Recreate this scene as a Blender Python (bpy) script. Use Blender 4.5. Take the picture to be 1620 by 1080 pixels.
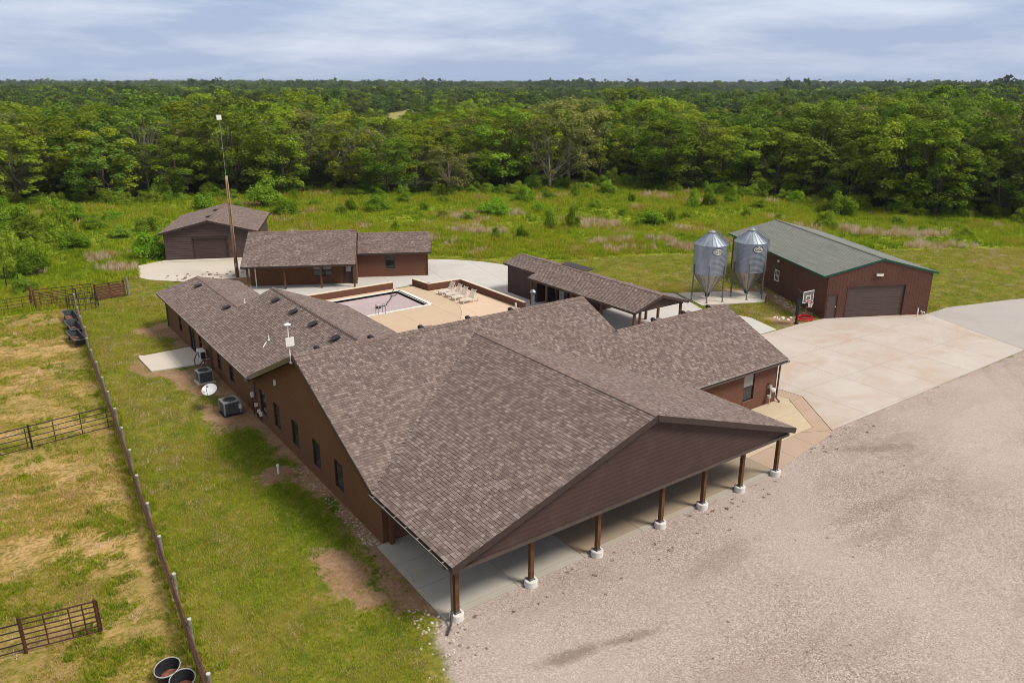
import bpy, math, random
import numpy as np
from mathutils import Matrix, Vector

random.seed(7)
RNG = np.random.default_rng(11)
PI = math.pi
for o in list(bpy.data.objects):
    bpy.data.objects.remove(o)
SC = bpy.context.scene
COL = SC.collection

# ------------------------------------------------------------------ camera
CAMLOC = np.array([-12.06, -21.63, 18.62])
YAW, PITCH, ROLL = 0.62434, 0.3255, 0.0026
_f = np.array([math.sin(YAW) * math.cos(PITCH), math.cos(YAW) * math.cos(PITCH), -math.sin(PITCH)])
_r0 = np.array([math.cos(YAW), -math.sin(YAW), 0.0])
_u0 = np.cross(_r0, _f)
_r = _r0 * math.cos(ROLL) + _u0 * math.sin(ROLL)
_u = -_r0 * math.sin(ROLL) + _u0 * math.cos(ROLL)
cam = bpy.data.cameras.new('camera')
cam.sensor_width = 36.0
cam.lens = 36.0 * 1216.6 / 1620.0
cam.clip_start = 0.1
cam.clip_end = 20000
camo = bpy.data.objects.new('camera', cam)
COL.objects.link(camo)
camo.matrix_world = Matrix(((_r[0], _u[0], -_f[0], CAMLOC[0]), (_r[1], _u[1], -_f[1], CAMLOC[1]),
                            (_r[2], _u[2], -_f[2], CAMLOC[2]), (0, 0, 0, 1)))
SC.camera = camo

# ------------------------------------------------------------------ world, sun, exposure
SUNDIR = Vector((0.42, -0.60, 0.95)).normalized()
SUN_EL = math.asin(SUNDIR.z)
SUN_ROT = math.atan2(SUNDIR.x, SUNDIR.y)
w = bpy.data.worlds.new('World')
SC.world = w
w.use_nodes = True
nt = w.node_tree
nt.nodes.clear()
N = nt.nodes.new


def link(a, b):
    nt.links.new(a, b)


wo = N('ShaderNodeOutputWorld')
bg = N('ShaderNodeBackground')
bg.inputs['Strength'].default_value = 0.1
link(bg.outputs[0], wo.inputs[0])
sky = N('ShaderNodeTexSky')
sky.sky_type = 'NISHITA'
sky.sun_disc = False
sky.sun_elevation = SUN_EL
sky.sun_rotation = SUN_ROT
tc = N('ShaderNodeTexCoord')
sep = N('ShaderNodeSeparateXYZ')
link(tc.outputs['Generated'], sep.inputs[0])
zz = N('ShaderNodeMath'); zz.operation = 'MAXIMUM'; zz.inputs[1].default_value = 0.0
link(sep.outputs['Z'], zz.inputs[0])
za = N('ShaderNodeMath'); za.operation = 'ADD'; za.inputs[1].default_value = 0.12
link(zz.outputs[0], za.inputs[0])
dx = N('ShaderNodeMath'); dx.operation = 'DIVIDE'
link(sep.outputs['X'], dx.inputs[0]); link(za.outputs[0], dx.inputs[1])
dy = N('ShaderNodeMath'); dy.operation = 'DIVIDE'
link(sep.outputs['Y'], dy.inputs[0]); link(za.outputs[0], dy.inputs[1])
cx = N('ShaderNodeCombineXYZ')
link(dx.outputs[0], cx.inputs[0]); link(dy.outputs[0], cx.inputs[1])
cn = N('ShaderNodeTexNoise')
cn.inputs['Scale'].default_value = 0.55
cn.inputs['Detail'].default_value = 6
cn.inputs['Roughness'].default_value = 0.58
cn.inputs['Distortion'].default_value = 0.25
link(cx.outputs[0], cn.inputs['Vector'])
cr = N('ShaderNodeValToRGB')           # cloud body: blue grey undersides to pale breaks
cr.color_ramp.elements[0].position = 0.43; cr.color_ramp.elements[0].color = (1.60, 1.92, 2.78, 1)
cr.color_ramp.elements[1].position = 0.66; cr.color_ramp.elements[1].color = (2.8, 3.05, 3.6, 1)
link(cn.outputs['Fac'], cr.inputs[0])
hr = N('ShaderNodeMapRange')           # flat layer far away: even blue grey near the horizon
hr.inputs[1].default_value = -0.03; hr.inputs[2].default_value = 0.055
hr.interpolation_type = 'SMOOTHSTEP'
link(sep.outputs['Z'], hr.inputs[0])
mh = N('ShaderNodeMix'); mh.data_type = 'RGBA'
mh.inputs[6].default_value = (1.62, 2.05, 3.0, 1)
link(hr.outputs[0], mh.inputs[0]); link(cr.outputs[0], mh.inputs[7])
zr_ = N('ShaderNodeMapRange')          # thinner, whiter overhead
zr_.inputs[1].default_value = 0.1; zr_.inputs[2].default_value = 0.6
link(sep.outputs['Z'], zr_.inputs[0])
mz = N('ShaderNodeMix'); mz.data_type = 'RGBA'
mz.inputs[7].default_value = (2.55, 2.5, 2.5, 1)
link(zr_.outputs[0], mz.inputs[0]); link(mh.outputs[2], mz.inputs[6])
mc = N('ShaderNodeMix'); mc.data_type = 'RGBA'
mc.inputs[0].default_value = 0.93
link(sky.outputs[0], mc.inputs[6]); link(mz.outputs[2], mc.inputs[7])
link(mc.outputs[2], bg.inputs[0])

sun = bpy.data.lights.new('sun', 'SUN')
sun.energy = 1.5
sun.angle = math.radians(16)
sun.color = (1.0, 0.93, 0.83)
suno = bpy.data.objects.new('sun', sun)
COL.objects.link(suno)
suno.location = (0, 0, 60)
suno.rotation_euler = SUNDIR.to_track_quat('Z', 'Y').to_euler()

SC.view_settings.view_transform = 'Standard'
SC.view_settings.look = 'None'
SC.view_settings.gamma = 1
SC.view_settings.use_curve_mapping = False
SC.view_settings.exposure = 1.27
SC.cycles.use_denoising = True
SC.cycles.denoising_prefilter = 'ACCURATE'
SC.cycles.pixel_filter_type = 'BLACKMAN_HARRIS'
SC.cycles.filter_width = 0.9
SC.cycles.sample_clamp_indirect = 4.0
SC.cycles.max_bounces = 6
SC.cycles.diffuse_bounces = 3
SC.cycles.glossy_bounces = 2
SC.cycles.transmission_bounces = 3
SC.cycles.transparent_max_bounces = 6
SC.cycles.volume_bounces = 0

# ------------------------------------------------------------------ materials
MAT = {}


class NT:
    def __init__(s, name):
        s.m = bpy.data.materials.new(name)
        s.m.use_nodes = True
        s.t = s.m.node_tree
        s.t.nodes.clear()
        s.out = s.t.nodes.new('ShaderNodeOutputMaterial')

    def n(s, t, **kw):
        nd = s.t.nodes.new(t)
        for k, v in kw.items():
            setattr(nd, k, v)
        return nd

    def l(s, a, b):
        s.t.links.new(a, b)

    def val(s, x, sock):
        if hasattr(x, 'is_linked') or hasattr(x, 'links'):
            s.l(x, sock)
        else:
            sock.default_value = x

    def noise(s, vec, scale, detail=4, rough=0.55, dist=0.0, ntype=None):
        nd = s.n('ShaderNodeTexNoise')
        nd.inputs['Scale'].default_value = scale
        nd.inputs['Detail'].default_value = detail
        nd.inputs['Roughness'].default_value = rough
        nd.inputs['Distortion'].default_value = dist
        if vec is not None:
            s.l(vec, nd.inputs['Vector'])
        return nd.outputs['Fac']

    def math(s, op, a, b=None, c=None, clamp=False):
        nd = s.n('ShaderNodeMath', operation=op)
        nd.use_clamp = clamp
        for i, x in enumerate((a, b, c)):
            if x is not None:
                s.val(x, nd.inputs[i])
        return nd.outputs[0]

    def rng(s, x, a, b, c=0.0, d=1.0, smooth=False):
        nd = s.n('ShaderNodeMapRange')
        if smooth:
            nd.interpolation_type = 'SMOOTHSTEP'
        s.l(x, nd.inputs[0])
        for i, v in enumerate((a, b, c, d)):
            nd.inputs[i + 1].default_value = v
        return nd.outputs[0]

    def mix(s, fac, a, b, mode='MIX'):
        nd = s.n('ShaderNodeMix', data_type='RGBA', blend_type=mode)
        s.val(fac, nd.inputs[0])
        for x, i in ((a, 6), (b, 7)):
            if isinstance(x, tuple):
                nd.inputs[i].default_value = (*x[:3], 1)
            else:
                s.l(x, nd.inputs[i])
        return nd.outputs[2]

    def ramp(s, fac, stops, const=False):
        nd = s.n('ShaderNodeValToRGB')
        cr = nd.color_ramp
        if const:
            cr.interpolation = 'CONSTANT'
        while len(cr.elements) < len(stops):
            cr.elements.new(0.5)
        for e, (p, c) in zip(cr.elements, stops):
            e.position = p
            e.color = (*c[:3], 1)
        s.l(fac, nd.inputs[0])
        return nd.outputs[0]

    def co(s, kind='Object'):
        return s.n('ShaderNodeTexCoord').outputs[kind]

    def pos(s):
        return s.n('ShaderNodeNewGeometry').outputs['Position']

    def scale(s, vec, v):
        nd = s.n('ShaderNodeVectorMath', operation='MULTIPLY')
        s.l(vec, nd.inputs[0])
        nd.inputs[1].default_value = v
        return nd.outputs[0]

    def attr(s, name, typ='GEOMETRY', out='Fac'):
        nd = s.n('ShaderNodeAttribute', attribute_name=name, attribute_type=typ)
        return nd.outputs[out]

    def done(s, color, rough=0.8, metal=0.0, bump=None, bd=0.02, bs=0.5, spec=0.3):
        p = s.n('ShaderNodeBsdfPrincipled')
        if isinstance(color, tuple):
            p.inputs['Base Color'].default_value = (*color[:3], 1)
        else:
            s.l(color, p.inputs['Base Color'])
        s.val(rough, p.inputs['Roughness'])
        p.inputs['Metallic'].default_value = metal
        p.inputs['Specular IOR Level'].default_value = spec
        if bump is not None:
            b = s.n('ShaderNodeBump')
            b.inputs['Strength'].default_value = bs
            b.inputs['Distance'].default_value = bd
            s.l(bump, b.inputs['Height'])
            s.l(b.outputs[0], p.inputs['Normal'])
        s.l(p.outputs[0], s.out.inputs[0])
        return s.m


def simple(name, col, rough=0.7, metal=0.0, var=0.18, scale=3.0, bump=0.0, spec=0.3, dirt=None):
    t = NT(name)
    p = t.pos()
    n1 = t.noise(p, scale, 5, 0.6)
    dark = tuple(c * (1 - var) for c in col)
    lite = tuple(min(1, c * (1 + var)) for c in col)
    c = t.mix(t.rng(n1, 0.3, 0.7), dark, lite)
    if dirt:
        n2 = t.noise(p, scale * 0.4 + 0.3, 6, 0.7, 0.4)
        c = t.mix(t.rng(n2, 0.52, 0.75, 0, 0.7), c, dirt)
    r = t.rng(t.noise(p, scale * 2.3, 3), 0.3, 0.7, max(0.03, rough - 0.08), min(1, rough + 0.08))
    MAT[name] = t.done(c, r, metal, n1 if bump else None, 0.01, bump, spec)
    return MAT[name]


simple('siding_brown', (0.060, 0.034, 0.029), 0.6, var=0.10, scale=1.2, dirt=(0.085, 0.055, 0.045))
simple('siding_shed', (0.082, 0.052, 0.047), 0.6, var=0.10, scale=1.0)
simple('metal_siding_red', (0.100, 0.042, 0.028), 0.55, var=0.14, scale=0.8, dirt=(0.115, 0.058, 0.042))
simple('trim_dark', (0.050, 0.033, 0.028), 0.5, var=0.12)
simple('gutter_brown', (0.075, 0.055, 0.048), 0.32, var=0.15, spec=0.5)
simple('drip_edge', (0.42, 0.38, 0.34), 0.35, var=0.1, spec=0.5)
simple('trim_green', (0.012, 0.085, 0.055), 0.4, var=0.12)
simple('door_brown', (0.095, 0.066, 0.058), 0.5, var=0.08)
simple('shed_door', (0.066, 0.040, 0.036), 0.5, var=0.08)
simple('window_frame', (0.022, 0.017, 0.015), 0.4, var=0.1)
simple('white_paint', (0.78, 0.77, 0.74), 0.45, var=0.05, scale=2, dirt=(0.6, 0.58, 0.53))
simple('pvc_white', (0.80, 0.79, 0.76), 0.35, var=0.04)
simple('footing_concrete', (0.70, 0.67, 0.62), 0.85, var=0.10, scale=6, bump=0.3, dirt=(0.52, 0.48, 0.42))
simple('black_metal', (0.018, 0.018, 0.020), 0.4, var=0.2)
simple('black_plastic', (0.020, 0.021, 0.026), 0.45, var=0.25, scale=2, dirt=(0.07, 0.065, 0.06))
simple('grey_plastic', (0.34, 0.34, 0.33), 0.5, var=0.1)
simple('ac_grey', (0.115, 0.118, 0.125), 0.5, var=0.1)
simple('ac_light', (0.28, 0.29, 0.29), 0.5, var=0.1)
simple('rust_pipe', (0.075, 0.030, 0.018), 0.8, var=0.4, scale=5, dirt=(0.035, 0.02, 0.016))
simple('rust_red', (0.125, 0.050, 0.032), 0.85, var=0.35, scale=5, dirt=(0.07, 0.035, 0.026))
simple('rust_rail', (0.105, 0.052, 0.034), 0.85, var=0.35, scale=5, dirt=(0.06, 0.034, 0.026))
simple('rust_dark', (0.028, 0.017, 0.014), 0.7, var=0.4, scale=5)
simple('post_grey', (0.21, 0.20, 0.175), 0.7, var=0.3, scale=6, dirt=(0.17, 0.16, 0.13))
simple('post_cap', (0.50, 0.50, 0.47), 0.5, var=0.08)
simple('pole_wood', (0.34, 0.20, 0.115), 0.85, var=0.3, scale=4, dirt=(0.20, 0.115, 0.07))
simple('column_wood', (0.125, 0.055, 0.022), 0.55, var=0.28, scale=5, dirt=(0.07, 0.03, 0.014))
simple('rust_feed', (0.22, 0.085, 0.05), 0.9, var=0.4, scale=7, dirt=(0.28, 0.2, 0.16))
simple('lounger_resin', (0.66, 0.60, 0.52), 0.55, var=0.1, dirt=(0.5, 0.44, 0.36))
simple('pool_cover', (0.45, 0.36, 0.365), 0.6, var=0.07, scale=0.5, dirt=(0.39, 0.31, 0.32))
simple('pool_wall', (0.33, 0.245, 0.265), 0.5, var=0.08)
simple('pool_coping', (0.80, 0.74, 0.66), 0.7, var=0.06)
simple('limestone', (0.72, 0.60, 0.45), 0.85, var=0.12, scale=3)
simple('red_hose', (0.62, 0.012, 0.022), 0.4, var=0.1)
simple('rim_red', (0.55, 0.05, 0.05), 0.4, var=0.05)
simple('board_dark', (0.10, 0.10, 0.105), 0.15, var=0.1, spec=0.6)
simple('leg_steel', (0.19, 0.20, 0.215), 0.45, 0.6, var=0.2)
simple('dish_grey', (0.56, 0.57, 0.57), 0.45, var=0.06)
simple('rock', (0.50, 0.43, 0.35), 0.9, var=0.3, scale=8)
simple('pale_rock', (0.70, 0.66, 0.60), 0.9, var=0.2, scale=8)
simple('bare_branch', (0.25, 0.205, 0.17), 0.9, var=0.3, scale=2)
simple('bark', (0.095, 0.073, 0.055), 0.9, var=0.35, scale=3)
simple('vent_black', (0.018, 0.016, 0.016), 0.5, var=0.1)
simple('far_roof', (0.66, 0.63, 0.60), 0.5, var=0.1)
simple('far_red', (0.16, 0.05, 0.04), 0.7, var=0.1)
simple('lamp_lens', (0.75, 0.66, 0.56), 0.3, var=0.1)
simple('meter_grey', (0.42, 0.41, 0.38), 0.4, var=0.1)
simple('sill_stone', (0.17, 0.085, 0.06), 0.8, var=0.15)


def glass():
    t = NT('window_glass')
    n1 = t.noise(t.pos(), 0.7, 2)
    c = t.mix(n1, (0.012, 0.014, 0.016), (0.035, 0.038, 0.040))
    MAT['glass'] = t.done(c, 0.06, 0, n1, 0.02, 0.08, 0.6)


glass()


def curtain():
    t = NT('pale_blind_glass')
    uv = t.co('Object')
    wv = t.n('ShaderNodeTexWave', wave_type='BANDS', bands_direction='Z')
    wv.inputs['Scale'].default_value = 9
    t.l(uv, wv.inputs['Vector'])
    c = t.mix(wv.outputs['Fac'], (0.20, 0.19, 0.18), (0.30, 0.29, 0.28))
    MAT['blind'] = t.done(c, 0.25, 0, None, spec=0.5)


curtain()


def brick(name, c1, c2, mortar):
    t = NT(name)
    uv = t.co('UV')
    b = t.n('ShaderNodeTexBrick')
    b.inputs['Color1'].default_value = (*c1, 1)
    b.inputs['Color2'].default_value = (*c2, 1)
    b.inputs['Mortar'].default_value = (*mortar, 1)
    b.inputs['Scale'].default_value = 1.0
    b.inputs['Mortar Size'].default_value = 0.006
    b.inputs['Mortar Smooth'].default_value = 0.2
    b.inputs['Bias'].default_value = -0.1
    b.inputs['Brick Width'].default_value = 0.22
    b.inputs['Row Height'].default_value = 0.076
    t.l(uv, b.inputs['Vector'])
    p = t.pos()
    big = t.noise(p, 0.5, 4, 0.6)
    fine = t.noise(p, 22, 3)
    c = t.mix(t.rng(big, 0.3, 0.7, 0.0, 0.35), b.outputs['Color'], tuple(x * 0.62 for x in c1))
    c = t.mix(t.rng(fine, 0.3, 0.7, 0.0, 0.3), c, tuple(x * 1.35 for x in c2))
    inv = t.math('SUBTRACT', 1.0, b.outputs['Fac'])
    MAT[name] = t.done(c, 0.85, 0, inv, 0.008, 0.7)


brick('brick_brown', (0.132, 0.056, 0.022), (0.178, 0.079, 0.031), (0.105, 0.062, 0.034))
brick('brick_red', (0.128, 0.050, 0.030), (0.162, 0.068, 0.041), (0.12, 0.075, 0.053))


def shingle(name, stops, gran=0.16):
    t = NT(name)
    rnd = t.n('ShaderNodeNewGeometry').outputs['Random Per Island']
    oi = t.n('ShaderNodeObjectInfo').outputs['Random']
    f = t.math('FRACT', t.math('ADD', rnd, t.math('MULTIPLY', oi, 7.31)))
    c = t.ramp(f, stops)
    p = t.pos()
    fine = t.noise(p, 60, 2, 0.6)
    c = t.mix(t.rng(fine, 0.3, 0.7, 0, gran), c, (0.33, 0.29, 0.27))
    streak = t.noise(p, 0.45, 5, 0.65, 0.3)
    c = t.mix(t.rng(streak, 0.35, 0.72, 0.0, 0.30), c, (0.17, 0.120, 0.098))
    MAT[name] = t.done(c, 0.92, 0, fine, 0.004, 0.4, 0.15)


shingle('shingle_brown', [(0.0, (0.120, 0.086, 0.075)), (0.35, (0.165, 0.121, 0.105)), (0.62, (0.198, 0.147, 0.127)),
                          (0.84, (0.240, 0.184, 0.160)), (0.95, (0.275, 0.215, 0.188)), (1.0, (0.31, 0.245, 0.215))])
shingle('ridge_shingle', [(0.0, (0.19, 0.135, 0.118)), (0.6, (0.245, 0.175, 0.152)), (1.0, (0.30, 0.225, 0.195))])


def green_roof():
    t = NT('roof_green_grey')
    rnd = t.n('ShaderNodeNewGeometry').outputs['Random Per Island']
    c = t.ramp(rnd, [(0, (0.168, 0.178, 0.156)), (0.6, (0.192, 0.202, 0.180)), (1, (0.216, 0.226, 0.204))])
    p = t.pos()
    n2 = t.noise(p, 0.35, 5, 0.6)
    c = t.mix(t.rng(n2, 0.35, 0.7, 0, 0.4), c, (0.205, 0.205, 0.180))
    MAT['roof_green'] = t.done(c, 0.85, 0, t.noise(p, 40, 2), 0.004, 0.3, 0.2)


green_roof()


def concrete(name, col, stain, rust=None, contrast=1.0):
    t = NT(name)
    p = t.pos()
    oi = t.n('ShaderNodeObjectInfo').outputs['Random']
    n1 = t.noise(p, 0.35, 6, 0.62, 0.6)
    n2 = t.noise(p, 2.6, 5, 0.6)
    n3 = t.noise(p, 30, 3)
    c = t.mix(t.rng(oi, 0, 1, 0, 0.25 * contrast), col, stain)
    c = t.mix(t.rng(n1, 0.42, 0.72, 0, 0.75 * contrast), c, stain)
    if rust:
        n4 = t.noise(t.scale(p, (1, 1.6, 1)), 0.21, 6, 0.62, 0.9)
        c = t.mix(t.rng(n4, 0.47, 0.68, 0, 0.85), c, rust)
    c = t.mix(t.rng(n2, 0.3, 0.75, 0, 0.25), c, tuple(x * 0.78 for x in col))
    c = t.mix(t.rng(n3, 0.3, 0.7, 0, 0.12), c, tuple(x * 0.6 for x in col))
    MAT[name] = t.done(c, 0.85, 0, n3, 0.004, 0.35, 0.2)


concrete('concrete_drive', (0.56, 0.50, 0.45), (0.46, 0.40, 0.35), (0.48, 0.36, 0.275))
concrete('concrete_white', (0.57, 0.545, 0.505), (0.48, 0.45, 0.41))
concrete('concrete_porch', (0.47, 0.44, 0.385), (0.40, 0.37, 0.32), (0.42, 0.35, 0.26))
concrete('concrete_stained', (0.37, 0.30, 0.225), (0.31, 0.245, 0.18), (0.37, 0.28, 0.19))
concrete('concrete_cream', (0.60, 0.50, 0.36), (0.54, 0.43, 0.29), (0.52, 0.40, 0.26))
concrete('concrete_tan', (0.48, 0.355, 0.265), (0.42, 0.305, 0.225), (0.46, 0.33, 0.24))
concrete('concrete_pool', (0.66, 0.50, 0.36), (0.61, 0.45, 0.32), None, 0.7)
concrete('concrete_pool_dark', (0.57, 0.43, 0.305), (0.52, 0.39, 0.27), None, 0.7)
concrete('concrete_pad', (0.60, 0.54, 0.46), (0.54, 0.48, 0.40))
concrete('road_grey', (0.44, 0.40, 0.37), (0.39, 0.355, 0.325))


def galv(name, rings=False):
    t = NT(name)
    o = t.co('Object')
    n1 = t.noise(t.scale(o, (1, 1, 0.25)), 2.2, 5, 0.6)
    n2 = t.noise(o, 14, 3)
    c = t.mix(t.rng(n1, 0.3, 0.7), (0.25, 0.285, 0.335), (0.42, 0.46, 0.52))
    c = t.mix(t.rng(n2, 0.4, 0.7, 0, 0.3), c, (0.27, 0.30, 0.35))
    MAT[name] = t.done(c, t.rng(n2, 0.3, 0.7, 0.36, 0.5), 0.75, n2, 0.01, 0.12, 0.5)


galv('galvanised')
simple('hopper_steel', (0.42, 0.40, 0.37), 0.42, 0.7, var=0.16, scale=1.6, dirt=(0.30, 0.27, 0.24))


def leaf(name, c0, c1, c2, trans=0.40):
    t = NT(name)
    rnd = t.n('ShaderNodeNewGeometry').outputs['Random Per Island']
    oi = t.n('ShaderNodeObjectInfo').outputs['Random']
    c = t.ramp(rnd, [(0, c0), (0.55, c1), (1, c2)])
    hs = t.n('ShaderNodeHueSaturation')
    t.l(c, hs.inputs['Color'])
    t.l(t.rng(oi, 0, 1, 0.480, 0.516), hs.inputs['Hue'])
    t.l(t.rng(t.math('FRACT', t.math('MULTIPLY', oi, 17.3)), 0, 1, 0.78, 1.62), hs.inputs['Value'])
    hs.inputs['Saturation'].default_value = 1.0
    d = t.n('ShaderNodeBsdfDiffuse')
    tr = t.n('ShaderNodeBsdfTranslucent')
    t.l(hs.outputs[0], d.inputs[0])
    t.l(hs.outputs[0], tr.inputs[0])
    mx = t.n('ShaderNodeMixShader')
    mx.inputs[0].default_value = trans
    t.l(d.outputs[0], mx.inputs[1]); t.l(tr.outputs[0], mx.inputs[2])
    t.l(mx.outputs[0], t.out.inputs[0])
    MAT[name] = t.m


leaf('leaf_green', (0.106, 0.163, 0.017), (0.168, 0.251, 0.023), (0.263, 0.344, 0.033))
leaf('leaf_dark', (0.072, 0.124, 0.02), (0.118, 0.184, 0.024), (0.191, 0.254, 0.037))
leaf('leaf_yellow', (0.119, 0.171, 0.013), (0.186, 0.245, 0.019), (0.283, 0.319, 0.033))
leaf('leaf_grey', (0.116, 0.138, 0.037), (0.175, 0.199, 0.053), (0.253, 0.267, 0.081))
leaf('leaf_shrub', (0.102, 0.179, 0.013), (0.162, 0.269, 0.019), (0.245, 0.351, 0.03))


leaf('leaf_far', (0.062, 0.101, 0.02), (0.096, 0.143, 0.03), (0.151, 0.191, 0.041))
leaf('leaf_far_dark', (0.049, 0.081, 0.023), (0.073, 0.114, 0.032), (0.114, 0.152, 0.041))


def grassmat(name, stops):
    t = NT(name)
    ti = t.attr('tint', 'INSTANCER')
    rnd = t.n('ShaderNodeObjectInfo').outputs['Random']
    f = t.math('ADD', ti, t.rng(rnd, 0, 1, -0.2, 0.2), clamp=True)
    c = t.ramp(f, stops)
    d = t.n('ShaderNodeBsdfDiffuse')
    tr = t.n('ShaderNodeBsdfTranslucent')
    t.l(c, d.inputs[0]); t.l(c, tr.inputs[0])
    mx = t.n('ShaderNodeMixShader')
    mx.inputs[0].default_value = 0.45
    t.l(d.outputs[0], mx.inputs[1]); t.l(tr.outputs[0], mx.inputs[2])
    t.l(mx.outputs[0], t.out.inputs[0])
    MAT[name] = t.m


# tint: 0 deep green, .35 fresh green, .6 yellow green, .8 straw, 1 pale reed
GSTOPS = [(0.0, (0.160, 0.250, 0.015)), (0.3, (0.320, 0.395, 0.022)), (0.55, (0.385, 0.345, 0.040)),
          (0.78, (0.46, 0.335, 0.135)), (1.0, (0.66, 0.53, 0.40))]
grassmat('grass_blade', GSTOPS)

# ------------------------------------------------------------------ mesh helpers


class MB:
    def __init__(s):
        s.v = []
        s.f = []
        s.uv = []

    def add(s, vs, fs, uvs=None):
        b = len(s.v)
        s.v += [tuple(map(float, p)) for p in vs]
        for i, f in enumerate(fs):
            s.f.append(tuple(b + k for k in f))
            s.uv.append(uvs[i] if uvs else None)
        return s

    def box(s, x0, x1, y0, y1, z0, z1):
        v = [(x0, y0, z0), (x1, y0, z0), (x1, y1, z0), (x0, y1, z0), (x0, y0, z1), (x1, y0, z1), (x1, y1, z1), (x0, y1, z1)]
        f = [(0, 3, 2, 1), (4, 5, 6, 7), (0, 1, 5, 4), (1, 2, 6, 5), (2, 3, 7, 6), (3, 0, 4, 7)]
        return s.add(v, f)

    def bar(s, p, q, wd, ht, up=(0, 0, 1)):
        """box from p to q, wd across, ht along up"""
        p, q, up = np.array(p, float), np.array(q, float), np.array(up, float)
        d = (q - p) / np.linalg.norm(q - p)
        r = np.cross(d, up)
        if np.linalg.norm(r) < 1e-5:
            r = np.array([1.0, 0, 0])
        r /= np.linalg.norm(r)
        u = np.cross(r, d)
        c = [(-1, -1), (1, -1), (1, 1), (-1, 1)]
        v = [p + r * a * wd / 2 + u * b * ht / 2 for a, b in c] + [q + r * a * wd / 2 + u * b * ht / 2 for a, b in c]
        return s.add(v, [(3, 2, 1, 0), (4, 5, 6, 7), (0, 1, 5, 4), (1, 2, 6, 5), (2, 3, 7, 6), (3, 0, 4, 7)])

    def tube(s, pts, rad, n=8, cap=True):
        pts = [np.array(p, float) for p in pts]
        if not hasattr(rad, '__len__'):
            rad = [rad] * len(pts)
        b = len(s.v)
        ref = np.array([0.0, 0, 1.0])
        for i, p in enumerate(pts):
            d = pts[min(i + 1, len(pts) - 1)] - pts[max(i - 1, 0)]
            d = d / (np.linalg.norm(d) + 1e-12)
            a = np.cross(d, ref if abs(d @ ref) < 0.95 else np.array([1.0, 0, 0]))
            a /= np.linalg.norm(a)
            c = np.cross(d, a)
            for k in range(n):
                t = 2 * PI * k / n
                s.v.append(tuple(p + rad[i] * (math.cos(t) * a + math.sin(t) * c)))
        for i in range(len(pts) - 1):
            for k in range(n):
                s.f.append((b + i * n + k, b + i * n + (k + 1) % n, b + (i + 1) * n + (k + 1) % n, b + (i + 1) * n + k))
                s.uv.append(None)
        if cap:
            s.f.append(tuple(b + k for k in reversed(range(n)))); s.uv.append(None)
            s.f.append(tuple(b + (len(pts) - 1) * n + k for k in range(n))); s.uv.append(None)
        return s

    def lathe(s, prof, c=(0, 0, 0), n=24, cap=False):
        b = len(s.v)
        for r, z in prof:
            for k in range(n):
                t = 2 * PI * k / n
                s.v.append((c[0] + r * math.cos(t), c[1] + r * math.sin(t), c[2] + z))
        for i in range(len(prof) - 1):
            for k in range(n):
                s.f.append((b + i * n + k, b + i * n + (k + 1) % n, b + (i + 1) * n + (k + 1) % n, b + (i + 1) * n + k))
                s.uv.append(None)
        if cap:
            s.f.append(tuple(b + k for k in reversed(range(n)))); s.uv.append(None)
            s.f.append(tuple(b + (len(prof) - 1) * n + k for k in range(n))); s.uv.append(None)
        return s

    def prism(s, poly, z0, z1):
        """vertical prism over a ccw polygon in xy"""
        n = len(poly)
        a = sum(poly[i][0] * poly[(i + 1) % n][1] - poly[(i + 1) % n][0] * poly[i][1] for i in range(n))
        if a < 0:
            poly = poly[::-1]
        v = [(p[0], p[1], z0) for p in poly] + [(p[0], p[1], z1) for p in poly]
        f = [tuple(reversed(range(n))), tuple(range(n, 2 * n))]
        f += [(i, (i + 1) % n, n + (i + 1) % n, n + i) for i in range(n)]
        return s.add(v, f)

    def slab3(s, pts, off):
        """solid from a 3-D polygon extruded by off"""
        n = len(pts)
        pts = [np.array(p, float) for p in pts]
        off = np.array(off, float)
        v = pts + [p + off for p in pts]
        return s.add(v, [tuple(reversed(range(n))), tuple(range(n, 2 * n))] +
                     [(i, (i + 1) % n, n + (i + 1) % n, n + i) for i in range(n)])

    def build(s, name, mat, parent=None, smooth=False, **kw):
        me = bpy.data.meshes.new(name)
        me.from_pydata(s.v, [], s.f)
        if any(u is not None for u in s.uv):
            ul = me.uv_layers.new(name='UVMap')
            flat = []
            for f, u in zip(s.f, s.uv):
                flat += list(u) if u is not None else [(s.v[i][0] + s.v[i][1], s.v[i][2]) for i in f]
            ul.data.foreach_set('uv', np.array(flat, float).ravel())
        if smooth:
            me.shade_smooth()
        return mkobj(name, me, mat, parent, **kw)


def mkobj(name, me, mat, parent=None, label=None, cat=None, group=None, kind=None, loc=None, rotz=None):
    if mat is not None and len(me.materials) == 0:
        me.materials.append(MAT[mat])
    o = bpy.data.objects.new(name, me)
    COL.objects.link(o)
    if parent is not None:
        o.parent = parent
    tag(o, label, cat, group, kind)
    if loc is not None:
        o.location = loc
    if rotz is not None:
        o.rotation_euler = (0, 0, rotz)
    return o


def tag(o, label=None, cat=None, group=None, kind=None):
    if label: o['label'] = label
    if cat: o['category'] = cat
    if group: o['group'] = group
    if kind: o['kind'] = kind
    return o


def thing(name, label, cat, loc=(0, 0, 0), rotz=0.0, group=None):
    o = bpy.data.objects.new(name, None)
    o.empty_display_size = 0.3
    COL.objects.link(o)
    o.location = loc
    o.rotation_euler = (0, 0, rotz)
    return tag(o, label, cat, group)


def copy_tree(o, parent=None):
    c = o.copy()
    COL.objects.link(c)
    if parent is not None:
        c.parent = parent
    for ch in list(o.children):
        copy_tree(ch, c)
    return c


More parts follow.
